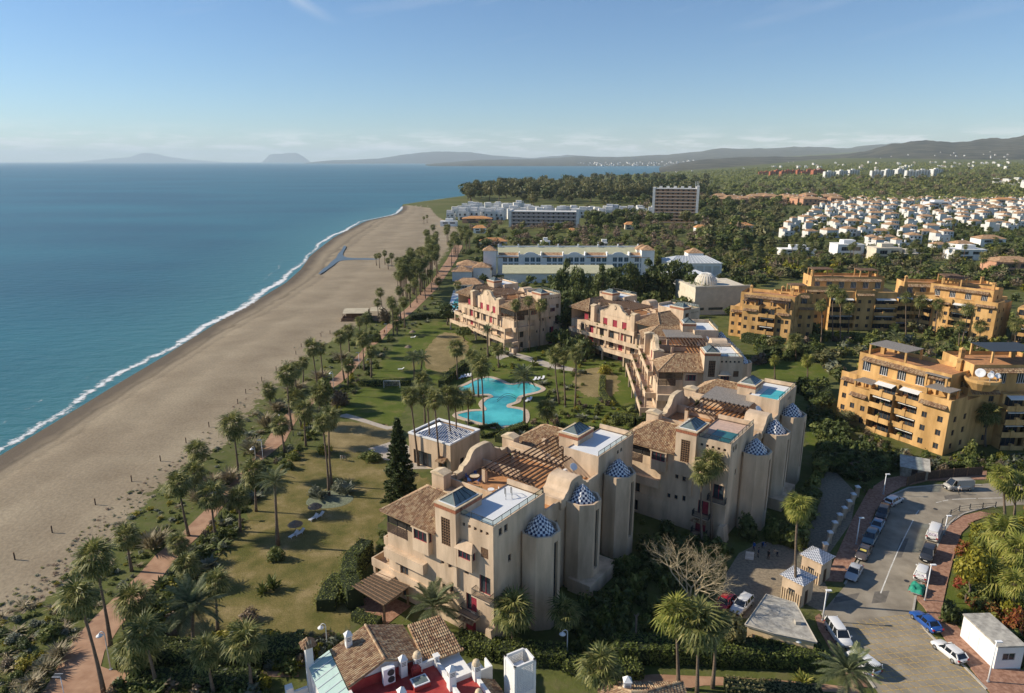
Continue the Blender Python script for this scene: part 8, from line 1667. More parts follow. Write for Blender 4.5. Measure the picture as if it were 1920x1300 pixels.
# ------------------------------------------------------------------ named palms nearer by
for a in [
 (195, 1300, 147, 1121, 'tall fan palm in the middle of the promenade at the bottom left'), (208, 1213, 176, 1046, 'tall fan palm on the promenade corner behind the bell lamp'), (247, 1071, 237, 1005, 'fan palm on the beach side of the promenade above the corner'), (354, 1005, 334, 905, 'tall fan palm where the promenade narrows, on the beach side'), (448, 897, 436, 797, 'tall fan palm on the beach side beside the pampas clumps'),
 (450, 997, 446, 932, 'stout fan palm at the left edge of the dry lawn'), (480, 959, 475, 885, 'stout fan palm behind the one at the dry lawn edge'), (347, 1052, 334, 1018, 'short fan palm overhanging the narrow promenade'), (352, 1096, 349, 1060, 'short fan palm right of the promenade bend'), (255, 1178, 249, 1126, 'fan palm between the promenade and the fence bed'), (409, 1188, 405, 1092, 'broad fan palm at the lower left of the dry lawn'),
 (295, 1292, 270, 1190, 'leaning fan palm above the side path at the bottom left'), (272, 1266, 256, 1212, 'fan palm behind the leaning one by the side path'), (403, 1308, 388, 1222, 'fan palm in the hedge below the side path'), (471, 1302, 462, 1202, 'pale fan palm by the hedge left of the white house'),
 (548, 806, 538, 701, 'left palm of the tall pair at the promenade dunes'), (555, 757, 554, 692, 'right palm of the tall pair at the promenade dunes'), (597, 741, 585, 652, 'left palm of the pair by the yellow shrub'), (608, 729, 600, 652, 'right palm of the pair by the yellow shrub'), (646, 715, 638, 631, 'single tall palm leaning over the upper promenade'), (574, 837, 571, 769, 'stout shaggy palm beside the round bushes'),
 (617, 929, 604, 791, 'left palm of the very tall pair in the agave bed'), (622, 911, 617, 782, 'right palm of the very tall pair in the agave bed'), (683, 695, 680, 634, 'palm left of the short pair beside the upper lawn'), (696, 708, 695, 658, 'shaggy palm right of the short pair beside the upper lawn'), (677, 646, 674, 602, 'palm beside the beach restaurant'), (655, 660, 652, 622, 'palm in the dunes before the beach restaurant'),
 (785, 874, 769, 742, 'leftmost slim palm before the pool house'), (808, 869, 800, 742, 'second slim palm from the left before the pool house'), (825, 886, 814, 750, 'third slim palm from the left before the pool house'), (848, 869, 838, 738, 'fourth slim palm from the left at the pool house'), (855, 863, 852, 744, 'fifth slim palm from the left at the pool house'), (878, 834, 878, 745, 'slim palm at the right corner of the pool house'), (797, 800, 792, 712, 'palm behind the pool house palms'),
 (907, 797, 902, 686, 'tall palm at the left edge of the pool'), (889, 742, 884, 668, 'tall palm beside the upper pool end'), (897, 745, 894, 676, 'second palm beside the upper pool end'), (857, 712, 856, 652, 'slim palm on the straw lawn by the hedge'), (935, 690, 934, 655, 'slim young palm by the garden bridge'), (1049, 758, 1040, 664, 'left palm of the three right of the pool'), (1060, 762, 1056, 668, 'middle palm of the three right of the pool'), (1078, 765, 1080, 660, 'right palm of the three right of the pool'), (1028, 800, 1024, 766, 'low shaggy palm behind the nearest block'),
 (974, 661, 967, 572, 'left palm of three before the shaded block wall'), (993, 659, 991, 564, 'middle palm of three before the shaded block wall'), (1011, 654, 1015, 572, 'right palm of three before the shaded block wall'),
 (1317, 1022, 1318, 886, 'left of two crossed palms before the rooftop-pool block'), (1334, 1012, 1332, 868, 'right of two crossed palms before the rooftop-pool block'), (961, 1216, 963, 1146, 'fan palm at the near corner of the nearest block'), (1062, 1205, 1059, 1148, 'fan palm below the nearest turret'), (1130, 1335, 1125, 1250, 'large shaggy fan palm by the hedge at the bottom'),
 (1694, 700, 1692, 0, '')][:-1]: palmp(*a)
palmp(1494, 1131, 1497, 950, 'tall single fan palm with a bare trunk beside the gate kiosks', 'bright', 1.12)
palmp(1273, 1292, 1268, 1152, 'left of three palms behind the hedge at the bottom', 'bright', 1.15); palmp(1307, 1304, 1308, 1168, 'middle of three palms behind the hedge at the bottom', 'fan', 1.15); palmp(1336, 1290, 1342, 1165, 'right of three palms behind the hedge at the bottom', 'fan', 1.05)
for a in [(521, 1023, 515, 904, 'feathery date palm in the middle of the dry lawn'), (365, 1222, 362, 1140, 'grey feathery date palm behind the side path'), (777, 711, 774, 671, 'left of twin date palms on the upper lawn'), (789, 700, 791, 674, 'right of twin date palms on the upper lawn'), (983, 802, 982, 708, 'feathery palm at the lower pool'), (915, 671, 914, 622, 'feathery palm before the promenade block'), (812, 1185, 812, 1138, 'spreading date palm against the nearest block wall'), (1590, 1345, 1590, 1262, 'large silvery date palm at the bottom right')]: palmp(*a, 'date', .85 if a[1] < 1100 else (1.0 if a[0] < 1500 else 1.25), None, None, 40)
YP = [(1562, 640, 1562, 545, 'tallest fan palm of the cluster before the ochre buildings'), (1576, 645, 1577, 556, 'right fan palm of the tallest cluster before the ochre buildings'), (1539, 649, 1541, 573, 'left fan palm of the tallest cluster before the ochre buildings'), (1590, 625, 1592, 578, 'low palm right of the tallest ochre cluster'), (1699, 632, 1699, 558, 'lone palm left of the middle ochre palms'), (1716, 622, 1728, 566, 'leaning palm in the middle of the ochre courtyard'), (1752, 630, 1760, 570, 'right of the leaning palms in the ochre courtyard'), (1802, 650, 1816, 580, 'palm before the far right ochre wall'), (1835, 652, 1839, 612, 'short full palm before the far right ochre wall'), (1798, 655, 1801, 612, 'palm left of the short full one by the ochre wall'), (1904, 660, 1907, 608, 'palm at the right edge by the ochre wall'), (1847, 838, 1854, 776, 'broad palm in front of the black-shaded ochre building'), (1493, 676, 1491, 640, 'drooping palm on the lawn left of the ochre buildings')]
for a in YP: palmp(*a, 'fan', 1.15, a[1] > 670)
palmp(1453, 712, 1453, 676, 'small yellow palm on the left of the ochre lawn', 'bright', .8); palmp(1514, 717, 1514, 676, 'small yellow palm on the right of the ochre lawn', 'bright', .8); palmp(1679, 655, 1679, 634, 'feathery palm among the ochre roofs', 'date', .85)
for i, a in enumerate([(1885, 985, 1880, 893, 'large fan palm at the right edge above the curved pavement'), (1902, 985, 1905, 912, 'second large fan palm at the right edge'), (1880, 1085, 1882, 1000, 'fan palm in the right-hand garden above the red shrubs'), (1905, 1120, 1908, 1030, 'fan palm against the right edge of the garden'), (1862, 1130, 1856, 1078, 'broad-leaved palm over the yellow shrub'), (1900, 1160, 1902, 1095, 'broad-leaved palm behind the red shrubs')]): palmp(*a, 'bright', 1.1)
p = G(752, 950); norfolk(p.x, p.y, HT(752, 950, 783), 3.4, 'dark conical Norfolk pine beside the nearest block')
p = G(1292, 1150); bare_tree(p.x, p.y, 10.2, 'large leafless tree with pale branches between the two near blocks', 3, 4, BAREB, 'bare_tree', .17)
p = G(1856, 985); bare_tree(p.x, p.y, 3.2, 'small leafless tree at the end of the bollards', 9, 2, BARKT, 'bare_tree', .06)
for px, py, ty in [(1190, 1215, 1155)]:
    p = G(px, py); h = HT(px, py, ty); o = thing('pollarded_tree', 'pollarded bare trunk standing behind the hedge', 'tree', p); MB().tube([(0, 0, 0), (.05, 0, h*.5), (0, 0, h)], [.16, .12, .14], 7).build('trunk', BARKT, o, True); MB().tube([(0, 0, h-.2), (.3, .1, h+.25)], [.1, .08], 5).tube([(0, 0, h-.2), (-.28, 0, h+.2)], [.1, .07], 5).build('limb_stubs', BARKT, o, True)
# ------------------------------------------------------------------ hedges and shrubs
hedge('hedge', hp((1150, 1232), (1250, 1232), (1350, 1236), (1450, 1240), (1540, 1244)), 3.2, 2.3, 'long clipped hedge along the bottom in front of the courtyard', dens=24, leaf=.24)
hedge('hedge', hp((860, 1212), (930, 1232), (1000, 1238), (1060, 1242)), 2.6, 1.9, 'hedge at the foot of the nearest block beside the white house', dens=24, leaf=.22)
hedge('hedge', hp((1060, 1250), (1100, 1262), (1150, 1270), (1200, 1262)), 2.4, 1.5, 'hedge strip between the turret lamp and the lower footpath', dens=22, leaf=.24)
hedge('hedge', hp((250, 1290), (330, 1284), (420, 1284), (480, 1288)), 2.6, 1.6, 'hedge below the side path at the bottom left', LEAFM, dens=22, leaf=.24)
hedge('hedge', hp((230, 1240), (300, 1236), (400, 1238), (500, 1234), (570, 1222)), 3.4, 2.0, 'thick hedge above the side path left of the white house', LEAFM, dens=22, leaf=.24)
hedge('hedge', hp((1360, 1296), (1450, 1302), (1540, 1312)), 2.2, 1.2, 'low hedge below the footpath at the bottom right', LEAFO, dens=22, leaf=.24)
hedge('hedge', hp((668, 1140), (655, 1110), (660, 1075), (690, 1045)), 2.4, 3.2, 'tall rounded topiary hedge at the garden pergola', dens=26, leaf=.18, wob=.5)
hedge('hedge', hp((612, 1146), (622, 1118), (640, 1096)), 2.8, 1.9, 'lower rounded topiary hedge on the lawn side of the pergola', dens=26, leaf=.18, wob=.5)
hedge('hedge', hp((665, 1160), (690, 1170), (712, 1176)), 1.5, 1.3, 'small clipped hedge in front of the pergola patio', dens=26, leaf=.16)
hedge('hedge', hp((828, 728), (850, 706), (872, 688)), 2.0, 2.2, 'straight dark hedge between the upper lawn and the pool', HEDGE, 16, .24)
hedge('hedge', hp((676, 722), (705, 724), (735, 722), (770, 722)), 2.0, 1.6, 'hedge behind the football goal', HEDGE, 16, .24)
hedge('hedge', hp((935, 830), (955, 815), (985, 804)), 2.0, 1.6, 'dark hedge between the pool and the nearest block', HEDGE, 18, .22)
hedge('hedge', hp((890, 806), (930, 800), (940, 812), (905, 822)), .9, .9, 'low oval hedge ring behind the pool house', HEDGE, 20, .18, True)
hedge('hedge', hp((1150, 790), (1190, 795), (1230, 792)), 3.0, 2.0, 'large dark hedge left of the rooftop-pool block', HEDGE, 18, .22)
hedge('hedge', hp((1130, 712), (1128, 740), (1140, 760)), 1.6, 1.4, 'hedge along the garden steps right of the pool', HEDGE, 18, .2)
hedge('hedge', hp((1425, 668), (1475, 664), (1530, 662)), 3.0, 2.6, 'dark hedge between the ochre buildings and their lawn', LEAFD, 14, .28)
hedge('hedge', hp((1395, 640), (1440, 650)), 4.0, 3.0, 'dark hedge below the domed building', LEAFD, 12, .3)
hedge('hedge', hp((1500, 740), (1545, 735), (1550, 760)), 2.6, 2.0, 'dark hedge beside the ochre building pergola', LEAFD, 14, .26)
hedge('hedge', hp((1610, 900), (1640, 880), (1690, 866)), 3.2, 1.8, 'dark shrub bank above the left pavement', LEAFD, 16, .28)
hedge('hedge', hp((1760, 878), (1800, 876), (1850, 874)), 1.6, 1.1, 'low hedge along the ochre lawn above the fence', HEDGE, 18, .22)
hedge('hedge', hp((770, 600), (800, 596), (850, 598)), 2.6, 2.0, 'hedge at the far end of the upper lawn', LEAFD, 12, .3)
hedge('hedge', hp((1800, 1165), (1850, 1200), (1905, 1252)), 1.8, 1.6, 'dark hedge behind the white cabin', LEAFD, 18, .24)
for a in [(1778, 1165, 1105, 42, 'bush_dark', 'dark green rounded shrub at the corner of the brick pavement', 'shrub'), (1812, 1130, 1020, 78, 'yellow', 'large yellow-green tree beside the brick pavement', 'tree'), (1860, 1090, 1030, 60, 'bush_yellow', 'bright yellow-green shrub under the right garden palms', 'shrub'), (1842, 1060, 990, 60, 'round', 'mid green tree left of the right garden palms', 'tree'), (1895, 1200, 1130, 60, 'bush_red', 'red-leaved shrub behind the white cabin', 'shrub'), (1858, 1165, 1120, 46, 'bush_red', 'red and yellow shrub above the cabin roof', 'shrub'), (1915, 1090, 1040, 70, 'bush_yellow', 'yellow shrub at the right edge', 'shrub'), (1905, 1030, 985, 60, 'round', 'green shrubby tree at the right edge', 'tree'), (1862, 1045, 1010, 30, 'bush_yellow', 'orange-yellow shrub among the right palms', 'shrub'), (1815, 862, 815, 32, 'bush', 'conical green shrub before the black-shaded ochre building', 'shrub'), (1640, 862, 830, 50, 'bush_dark', 'dark shrub below the nearest ochre building', 'shrub'), (1590, 800, 770, 46, 'olive', 'olive tree at the corner of the nearest ochre building', 'tree'), (1545, 690, 655, 60, 'olive', 'grey-green tree on the ochre lawn', 'tree'), (1430, 975, 950, 40, 'bush', 'glossy climbing shrub at the foot of the turrets', 'shrub'), (1400, 1010, 955, 52, 'bush_dark', 'tall dark shrub at the corner of the rooftop-pool block', 'shrub'), (1450, 1015, 965, 44, 'bush', 'broad-leaved shrub under the near turret of the rooftop-pool block', 'shrub'), (1160, 1080, 1035, 40, 'bush_dark', 'shaded shrub beside the second turret plinth', 'shrub'), (1090, 1165, 1110, 40, 'bush_dark', 'shaded shrub below the first turret', 'shrub'), (1215, 1040, 985, 50, 'bush_dark', 'dark shrub in the shade between the two blocks', 'shrub'), (1250, 1010, 965, 50, 'bush_dark', 'second dark shrub in the shade between the two blocks', 'shrub'), (1370, 1230, 1145, 60, 'olive', 'olive tree left of the guard house', 'tree'), (640, 760, 722, 42, 'bush_brown', 'mauve-brown dome shrub at the football lawn', 'shrub'), (612, 770, 705, 44, 'round', 'dark leafy tree beside the promenade pair of palms', 'tree'), (610, 850, 828, 40, 'bush_yellow', 'yellow-topped clipped bush on the dry lawn', 'shrub'), (553, 862, 843, 30, 'topiary', 'round clipped bush nearest the promenade fence', 'shrub'), (532, 876, 856, 28, 'topiary', 'round clipped bush left of the dry lawn', 'shrub'), (544, 880, 862, 26, 'bush_dark', 'dark round bush beside the clipped pair', 'shrub'), (520, 1048, 1018, 42, 'bush', 'leafy bush round the foot of the lawn date palm', 'shrub'), (466, 1165, 1140, 50, 'bush_brown', 'brown-purple shrub on the lower dry lawn', 'shrub'), (512, 1105, 1065, 26, 'yucca', 'yucca clump on the lower dry lawn', 'shrub'), (495, 1112, 1080, 22, 'yucca', 'smaller yucca clump on the lower dry lawn', 'shrub'), (444, 1180, 1160, 36, 'bush', 'green shrub bed at the lower left of the dry lawn', 'shrub'), (740, 890, 862, 44, 'bush_dark', 'dark shrub between the pine and the stone terrace', 'shrub'), (700, 865, 842, 40, 'bush', 'low shrub bed at the edge of the stone terrace', 'shrub'), (688, 858, 845, 34, 'bush', 'small shrub left of the stone terrace', 'shrub'), (840, 610, 565, 52, 'dark', 'dark glossy tree in front of the promenade block', 'tree'), (870, 640, 610, 40, 'round', 'leafy tree at the corner of the promenade block', 'tree'), (1135, 700, 675, 32, 'bush_yellow', 'yellow-green bush below the middle beige block', 'shrub'), (1505, 1280, 1252, 30, 'cycad', 'yellow-green cycad beside the silvery date palm', 'shrub'), (705, 640, 615, 30, 'bush', 'bush between promenade and upper lawn', 'shrub'), (724, 605, 570, 34, 'bush_brown', 'brown bush behind the beach restaurant', 'shrub'), (690, 604, 580, 30, 'bush_dark', 'dark bush right of the beach restaurant', 'shrub')]: treep(*a)
# agave bed with its pale groundcover
bed = smooth_poly([Vector((*G(*p).xy, 0)) for p in [(574, 948), (585, 930), (620, 920), (655, 928), (662, 938), (640, 950), (600, 955)]], 4); psheet('agave_bed', [(574, 946), (585, 930), (620, 920), (655, 928), (662, 938), (640, 950), (600, 954)], .045, mat('groundcover_grey', (.16, .18, .12), .95, .3, 3, bump=.5), 3)
for i, (px, py, ty, w) in enumerate([(590, 930, 903, 34), (602, 935, 905, 30), (640, 922, 895, 34), (650, 926, 900, 30), (634, 920, 900, 28)]): treep(px, py, ty, w, 'agave' if i % 2 else 'bush_grey', 'grey-green agave clump in the round bed under the tall palm pair', 'shrub', 'agave clumps in the round bed')
# plants along the promenade: seaward side and garden side
r3 = random.Random(31); n = 0
PAMPL = [(430, 905, 870, 46), (400, 912, 882, 40), (375, 940, 905, 44), (285, 1030, 985, 44), (300, 1018, 985, 36), (475, 850, 815, 46), (500, 800, 765, 40), (520, 770, 745, 44), (555, 735, 708, 42), (600, 712, 688, 34), (640, 675, 655, 34), (112, 1232, 1202, 40), (60, 1290, 1262, 44), (40, 1320, 1290, 44), (88, 1262, 1232, 40)]
for px, py, ty, w in PAMPL: treep(px, py, ty, w, 'pampas', 'straw-coloured pampas grass clump on the beach side of the promenade', 'grass clump', 'pampas clumps by the promenade', 'pampas_grass')
def along(tab, n, off, hr, wr, kinds, label, group, seed, zr=(1180, 600)):
    r_ = random.Random(seed)
    for _ in range(n):
        i = r_.random()*(len(tab)-1); k = int(i); t = i-k; px = tab[k][0]+(tab[k+1][0]-tab[k][0])*t; py = tab[k][1]+(tab[k+1][1]-tab[k][1])*t
        if not (zr[1] < py < zr[0]): continue
        p = G(px, py); h = r_.uniform(*hr); tree(p.x+r_.uniform(*off), p.y, h, h*r_.uniform(*wr), r_.choice(kinds), label, 'shrub', group)
along(PL, 36, (-7, -1.4), (.8, 2.0), (1.2, 2.0), ['bush', 'bush_yellow', 'bush_grey', 'bush', 'agave', 'pampas'], 'low dune shrub on the beach side of the promenade', 'seaward promenade shrubs', 41, (1290, 560))
along(PR[:32], 40, (1.2, 4.5), (.8, 2.2), (1.1, 1.8), ['bush', 'bush_dark', 'topiary', 'bush_grey', 'bush_brown', 'yucca'], 'low shrub on the garden side of the promenade fence', 'garden side promenade shrubs', 42, (1240, 560))
IN2 = [(b, a) for a, b in INNER]
along(IN2, 24, (-5, 4), (.2, .45), (1.8, 3.6), ['bush_grey', 'bush_brown', 'bush', 'bush_dark'], 'small grey-green dune plant dotted along the edge of the sand', 'dune plants', 43, (1200, 610))
scatter(10, (0, 110), (1130, 1290), ['bush', 'bush_dark', 'bush_grey', 'bush_brown'], (.6, 1.5), (1.5, 2.6), 'shrub on the green dune bank at the bottom left', 'dune bank shrubs', 44, cat='shrub')
scatter(18, (880, 1180), (655, 800), ['bush', 'topiary', 'bush_dark', 'bush_yellow', 'yucca'], (.7, 1.8), (1.0, 1.6), 'garden shrub on the lawns round the pool', 'pool garden shrubs', 45, [(855, 1015, 700, 805), (1050, 1130, 690, 750)], 'shrub')
scatter(10, (860, 1170), (645, 800), ['bush', 'bush_dark'], (.7, 1.6), (1.0, 1.6), 'flowering border shrub near the pool paths', 'pool border shrubs', 55, [(840, 1020, 690, 808), (1060, 1170, 680, 760)], 'shrub')
scatter(16, (1400, 1900), (640, 690), ['bush', 'bush_dark', 'round', 'olive', 'bush_yellow'], (1.5, 4), (.9, 1.4), 'shrub in the courtyard gardens of the ochre buildings', 'ochre courtyard shrubs', 46, [(1430, 1540, 672, 720), (1545, 1920, 665, 700)], 'shrub')
scatter(16, (1530, 1640), (840, 930), ['bush_dark', 'dark', 'bush_dark', 'bush'], (1.5, 3.6), (.9, 1.4), 'dark shrub in the shaded bank above the lane', 'shaded bank shrubs', 47, [(1560, 1600, 820, 845)], 'shrub')
scatter(14, (1060, 1260), (1050, 1225), ['bush_dark', 'bush_dark', 'bush'], (.9, 2.4), (1.0, 1.5), 'shaded shrub in the dark garden below the nearest block', 'shaded garden shrubs', 48, [(1060, 1130, 1040, 1100), (1120, 1240, 1120, 1225)], 'shrub')
scatter(12, (1210, 1400), (990, 1050), ['bush_dark', 'bush', 'bush_dark'], (1.0, 2.6), (1.0, 1.5), 'shrub in the shade along the foot of the rooftop-pool block', 'shrubs below the rooftop-pool block', 49, [(1360, 1420, 1000, 1060)], 'shrub')
scatter(16, (1800, 1930), (985, 1180), ['bush', 'bush_yellow', 'round', 'bush_dark', 'bush_red'], (1.4, 3.6), (.9, 1.4), 'mixed shrub in the right-hand garden', 'right garden shrubs', 50, [(1780, 1850, 970, 1060)], 'shrub')
scatter(12, (600, 800), (600, 720), ['bush', 'bush_dark', 'topiary'], (.8, 2.2), (1.0, 1.6), 'shrub bordering the upper lawn by the promenade', 'upper lawn border shrubs', 51, [(705, 880, 600, 720), (600, 660, 600, 700), (600, 700, 640, 720)], 'shrub')
scatter(20, (1580, 1920), (858, 880), ['bush', 'bush_dark', 'bush_yellow'], (.8, 2.0), (1.0, 1.4), 'shrub at the foot of the nearest ochre building', 'shrubs before the ochre building', 52, cat='shrub')
scatter(10, (700, 760), (1000, 1060), ['bush', 'bush_dark', 'yucca'], (.8, 1.8), (1.0, 1.4), 'leafy plant crowding the sea corner of the nearest block', 'plants at the block corner', 53, [(720, 760, 1015, 1060)], 'shrub')
scatter(14, (250, 330), (1180, 1262), ['bush', 'bush_dark', 'yucca', 'bush_brown'], (.6, 1.6), (1.2, 1.8), 'garden plant in the bed between promenade and side path', 'corner bed plants', 54, [(0, 0, 0, 0)], 'shrub')

DK = ['olive', 'round', 'olive', 'dark', 'pine', 'winter', 'round', 'eucalypt']; BU = ['bush', 'bush_dark', 'bush', 'bush_yellow', 'bush_grey', 'bush_brown', 'topiary']
fill('park_thicket', 'tangled scrub and trees filling the park between the hotels', 'thicket', 330, [(880, 425), (1330, 425), (1330, 475), (1220, 490), (960, 470), (900, 470)], ['winter', 'round', 'dark', 'olive', 'bush', 'bush_brown', 'winter'], (3, 9), (.8, 1.4), 61)
fill('wooded_belt', 'dense dark woods from the slab hotel to the townhouses', 'woodland', 460, [(1090, 404), (1330, 345), (1620, 345), (1560, 378), (1460, 400), (1450, 475), (1320, 480), (1310, 425), (1100, 426)], DK, (6, 15), (.8, 1.3), 62, .5, .17, 2.0)
fill('eucalyptus_mass', 'mass of eucalyptus crowns behind the white village', 'woodland', 300, [(862, 376), (900, 360), (1080, 340), (1215, 335), (1330, 345), (1320, 375), (1215, 382), (1000, 382)], ['eucalypt', 'eucalypt', 'dark'], (14, 30), (.8, 1.2), 63, -3, .16, 2.1)
fill('slope_woods', 'woods and orchards on the slope above the townhouses', 'woodland', 420, [(1560, 345), (1980, 330), (2020, 372), (1640, 378)], DK, (7, 15), (.8, 1.4), 64, .5, .12, 2.3)
fill('garden_greenery', 'trees and bushes filling the gaps between the townhouses', 'greenery', 1000, [(1440, 372), (1960, 362), (1960, 480), (1480, 482)], ['dark', 'round', 'bush', 'olive', 'bush_dark'], (2.5, 6.5), (.8, 1.3), 65, -1.5, .11, 2.3)
fill('rear_thicket', 'olive-green thicket of shrubs and palms behind the ochre buildings', 'thicket', 620, [(1280, 470), (1960, 470), (1990, 560), (1900, 545), (1500, 525), (1400, 540), (1330, 520)], ['olive', 'round', 'bush', 'winter', 'olive', 'bush_yellow', 'dark'], (2.5, 7.5), (.9, 1.5), 66, .5, .17, 2.0)
fill('courtyard_greenery', 'shrubs and small trees filling the ochre courtyards', 'greenery', 420, [(1380, 560), (1920, 560), (1980, 700), (1560, 720), (1540, 660), (1420, 690)], BU+['round', 'olive', 'dark'], (1.5, 5), (.9, 1.4), 67, .6, .18, 1.9)
fill('boundary_greenery', 'dark greenery between the beige blocks and the ochre buildings', 'greenery', 300, [(1410, 640), (1545, 640), (1545, 760), (1600, 850), (1680, 870), (1640, 900), (1600, 905), (1540, 870), (1520, 780), (1500, 720), (1430, 690)], ['bush_dark', 'dark', 'bush', 'bush_dark', 'round'], (1.4, 4.2), (.9, 1.3), 68, .4)
fill('ochre_front_greenery', 'shrubs along the foot of the nearest ochre buildings', 'greenery', 150, [(1600, 800), (1690, 850), (1860, 840), (1960, 850), (1960, 885), (1640, 885)], BU, (.8, 2.8), (.9, 1.3), 69, .2)
fill('pool_garden_greenery', 'shrubs and flower beds dotted round the pool lawns', 'greenery', 170, [(840, 735), (900, 650), (1090, 640), (1190, 690), (1230, 790), (1100, 815), (980, 820), (860, 800)], BU+['agave', 'yucca'], (.5, 1.8), (1.0, 1.7), 70, .3)
fill('block_gap_greenery', 'dark trees and shrubs between the two red-shuttered blocks', 'greenery', 120, [(1010, 600), (1060, 540), (1320, 540), (1330, 600), (1110, 600), (1100, 690), (1020, 660)], ['dark', 'bush_dark', 'tall_dark', 'round'], (3, 9), (.6, 1.0), 71, .5)
fill('shaded_greenery', 'dark planting in the shade between the two near blocks', 'greenery', 260, [(1070, 1050), (1200, 960), (1400, 960), (1380, 1030), (1340, 1080), (1350, 1225), (1080, 1232)], ['bush_dark', 'bush', 'bush_dark', 'topiary'], (.8, 3.2), (.8, 1.3), 72, .1, .18, 1.9)
fill('promenade_greenery', 'low planting along the garden side of the promenade', 'greenery', 420, [(230, 1180), (330, 1070), (440, 935), (520, 860), (620, 745), (700, 660), (760, 600), (815, 552), (850, 580), (790, 612), (735, 640), (700, 705), (655, 745), (620, 800), (560, 850), (500, 905), (440, 1005), (400, 1060), (330, 1180)], BU+['agave', 'yucca'], (.4, 1.7), (1.0, 1.8), 73, 0, .2)
fill('dune_greenery', 'low green and straw dune vegetation on the seaward side of the promenade', 'dune plants', 400, [(-40, 1300), (-20, 1170), (130, 1080), (215, 985), (300, 935), (390, 850), (440, 790), (510, 720), (570, 665), (640, 615), (700, 600), (720, 612), (660, 675), (600, 728), (530, 780), (490, 838), (430, 905), (330, 1010), (260, 1075), (180, 1150), (110, 1240), (60, 1310)], ['bush', 'bush', 'bush_yellow', 'bush', 'pampas', 'bush_grey'], (.15, .9), (1.3, 2.8), 74, 0, .22, 1.6)
fill('dune_tufts', 'tiny grey tufts straggling from the dunes onto the sand', 'dune plants', 420, [(-30, 1150), (110, 1040), (200, 950), (330, 855), (420, 780), (520, 680), (620, 610), (650, 612), (560, 680), (470, 770), (400, 850), (280, 950), (190, 1040), (40, 1150)], ['bush_grey', 'bush_brown', 'bush'], (.10, .4), (1.6, 4.0), 75, 0, .1, 1.5)
fill('right_garden_greenery', 'colourful shrubs filling the garden at the right edge', 'greenery', 170, [(1800, 1040), (1840, 985), (1960, 960), (2000, 1250), (1900, 1230), (1790, 1120)], ['bush', 'bush_yellow', 'bush_yellow', 'round', 'bush_red', 'bush_dark', 'yellow'], (1.0, 3.4), (.9, 1.4), 76, 0)
fill('side_path_greenery', 'leafy planting round the side path and the white house', 'greenery', 260, [(220, 1235), (420, 1195), (620, 1185), (640, 1215), (560, 1255), (500, 1262), (500, 1330), (200, 1330), (230, 1280), (560, 1268), (560, 1258), (220, 1252)], BU+['yucca'], (.7, 2.2), (1.0, 1.5), 77, 0)
fill('hotel_greenery', 'trees and palms round the white hotel', 'greenery', 160, [(860, 480), (960, 455), (1230, 460), (1420, 500), (1420, 640), (1350, 600), (1180, 560), (900, 560), (860, 540)], ['round', 'dark', 'olive', 'bush'], (2.5, 7), (.8, 1.2), 78, .5)

# ------------------------------------------------------------------ last small things
def promenade_fence():
    P = [G(a, b) for a, b in [(232, 1186), (262, 1146), (292, 1112), (316, 1086), (334, 1062), (358, 1034), (392, 1004), (428, 958), (460, 915), (488, 875), (512, 858), (544, 830), (556, 806)]]; b0 = P[0].copy(); o = thing('wire_fence', 'thin dark post-and-wire fence along the garden side of the promenade', 'fence', b0); pm = MB().box(-.05, .05, -.05, .05, 0, 1.25).mesh('post', IRON)
    for a, b in zip(P, P[1:]):
        n = max(1, int((b-a).length/2.6)); 
        for i in range(n): q = a.lerp(b, i/n)-b0; link('post', pm, o, q)
        w = MB()
        for z in (.35, .75, 1.15): w.bar((a.x-b0.x, a.y-b0.y, z), (b.x-b0.x, b.y-b0.y, z), .025)
        w.build('wires', IRON, o)['kind'] = 'stuff'
promenade_fence()
def local(ox, oy, a, x, y): return (ox+x*math.cos(a)-y*math.sin(a), oy+x*math.sin(a)+y*math.cos(a))
BLUEF = mat('furniture_blue', (.04, .10, .30), .5, .1, 3)
def garden_table(x, y, z, label, m, r=.75, n=5):
    o = thing('garden_table', label, 'table', (x, y, z)); MB().lathe([(r, .70), (r, .75)], 0, 0, 16).build('table_top', m if m is not BLUEF else COPING, o); MB().tube([(0, 0, 0), (0, 0, .7)], .06, 6).build('leg', m, o); MB().lathe([(.3, 0), (.25, .04)], 0, 0, 10).build('foot', m, o)
    for i in range(n):
        a = i*6.283/n+.3; c = thing('garden_chair', label.replace('table', 'chair').replace('round ', '')+', one of the set', 'chair', (x+math.cos(a)*(r+.45), y+math.sin(a)*(r+.45), z), a+math.pi, 'garden chairs round '+label)
        MB().box(-.22, .22, -.22, .22, .42, .46).build('seat', m, c); MB().box(-.24, -.2, -.22, .22, .46, .9).build('backrest', m, c)
        for u in (-.19, .19):
            for v in (-.19, .19): MB().box(u-.02, u+.02, v-.02, v+.02, 0, .42).build('leg', m, c)
garden_table(*local(-2.3, 74.5, A53, 14.6, 15.2), 13.05, 'blue round table on the nearest roof terrace', BLUEF); garden_table(*local(-2.3, 74.5, A53, 12.6, 10.4), 13.05, 'white round table on the nearest roof terrace', WMETAL, .5, 2); garden_table(*local(34.5, 99.65, A53, 13.5, 10.0), 13.05, 'white round table on the second roof terrace', WMETAL, .7, 4)
MH = MB().lathe([(.36, .036), (.36, .042)], 0, 0, 14).mesh('manhole_cover', IRON)
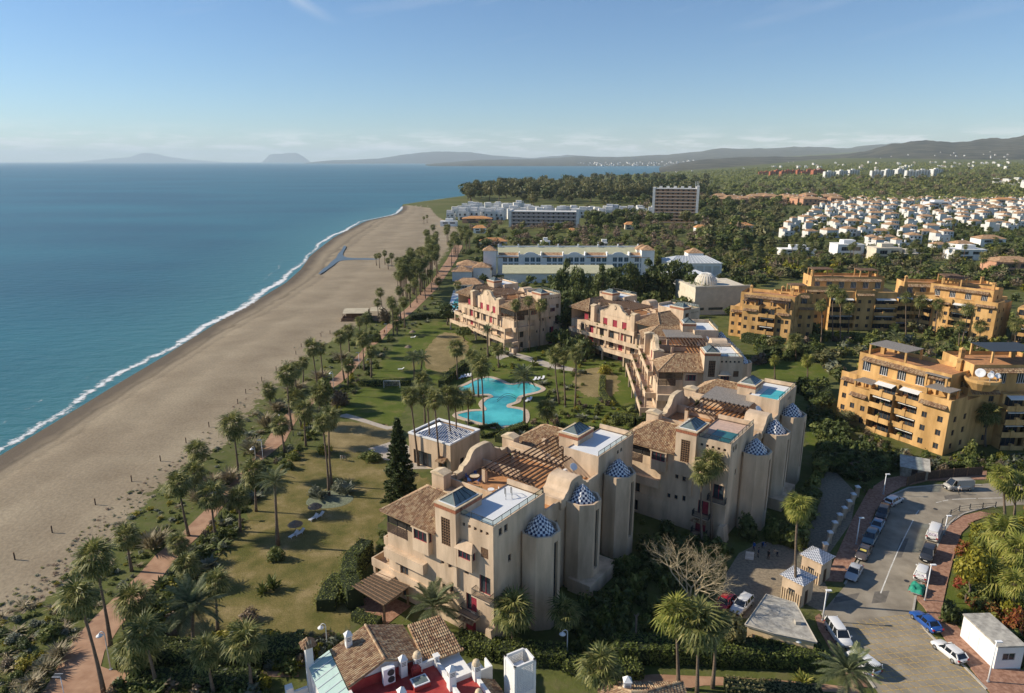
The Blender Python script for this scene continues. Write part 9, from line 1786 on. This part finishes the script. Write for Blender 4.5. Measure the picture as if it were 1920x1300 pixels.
for px, py, lb in [(1754, 955, 'near the bend'), (1700, 1090, 'in the middle of the lane'), (1786, 1208, 'by the hatchback'), (1450, 1086, 'in the courtyard')]: p = G(px, py); tag(link('manhole_cover', MH, None, (p.x, p.y, .004 if px > 1500 else .0)), 'round iron manhole cover '+lb, 'manhole cover', 'manhole covers')

PATCH = mat('asphalt_patch', (.15, .135, .115), .92, .2, .8); 
for q in ([(1640, 1110), (1668, 1108), (1660, 1130), (1634, 1132)], [(1690, 1010), (1704, 1010), (1690, 1046), (1676, 1046)], [(1770, 930), (1800, 927), (1802, 934), (1772, 937)], [(1566, 1120), (1612, 1112), (1606, 1124), (1562, 1132)]): psheet('road_patch', q, .0335, PATCH)

fill('lane_greenery', 'dark trees and shrubs between the rooftop-pool block and the service lane', 'greenery', 110, [(1490, 1000), (1515, 940), (1535, 880), (1560, 860), (1560, 885), (1535, 940), (1520, 1000), (1500, 1030), (1470, 1015)], ['bush_dark', 'dark', 'bush', 'round'], (1.5, 4.2), (.8, 1.2), 79, .3)
BELT = 'fan palm in the loose belt lining the promenade'
for k in range(17):
    i = r2.random()*25; j = int(i); a, b = (PL, PR)[k % 2][j+4 if k % 2 == 0 else j], (PL, PR)[k % 2][j+5 if k % 2 == 0 else j+1]; px, py = a[0]+(b[0]-a[0])*(i-j), a[1]+(b[1]-a[1])*(i-j)
    if 560 < py < 1010: p = G(px, py); palm(p.x+(r2.uniform(1.2, 4.5) if k % 2 else -r2.uniform(3, 7)), p.y, r2.uniform(4, 8.5), BELT, 'fan', r2.uniform(.9, 1.2), (r2.uniform(-.6, .6), 0), p.y < 190, 'promenade belt palms')
# ------------------------------------------------------------------ the air
def build_haze():
    m, N, L = newmat('haze_air'); out = N('ShaderNodeOutputMaterial'); v = N('ShaderNodeVolumePrincipled')
    v.inputs['Color'].default_value = (.80, .92, 1.0, 1); v.inputs['Density'].default_value = 3.5e-5; v.inputs['Anisotropy'].default_value = 0
    L(v.outputs[0], out.inputs['Volume'])
    mb = MB().box(-61000, 60500, -3200, 53000, -6, 760); o = mb.build('haze', m); struct(o, 'stuff'); tag(o, 'pale haze in the air over the sea and land', 'haze')
build_haze()
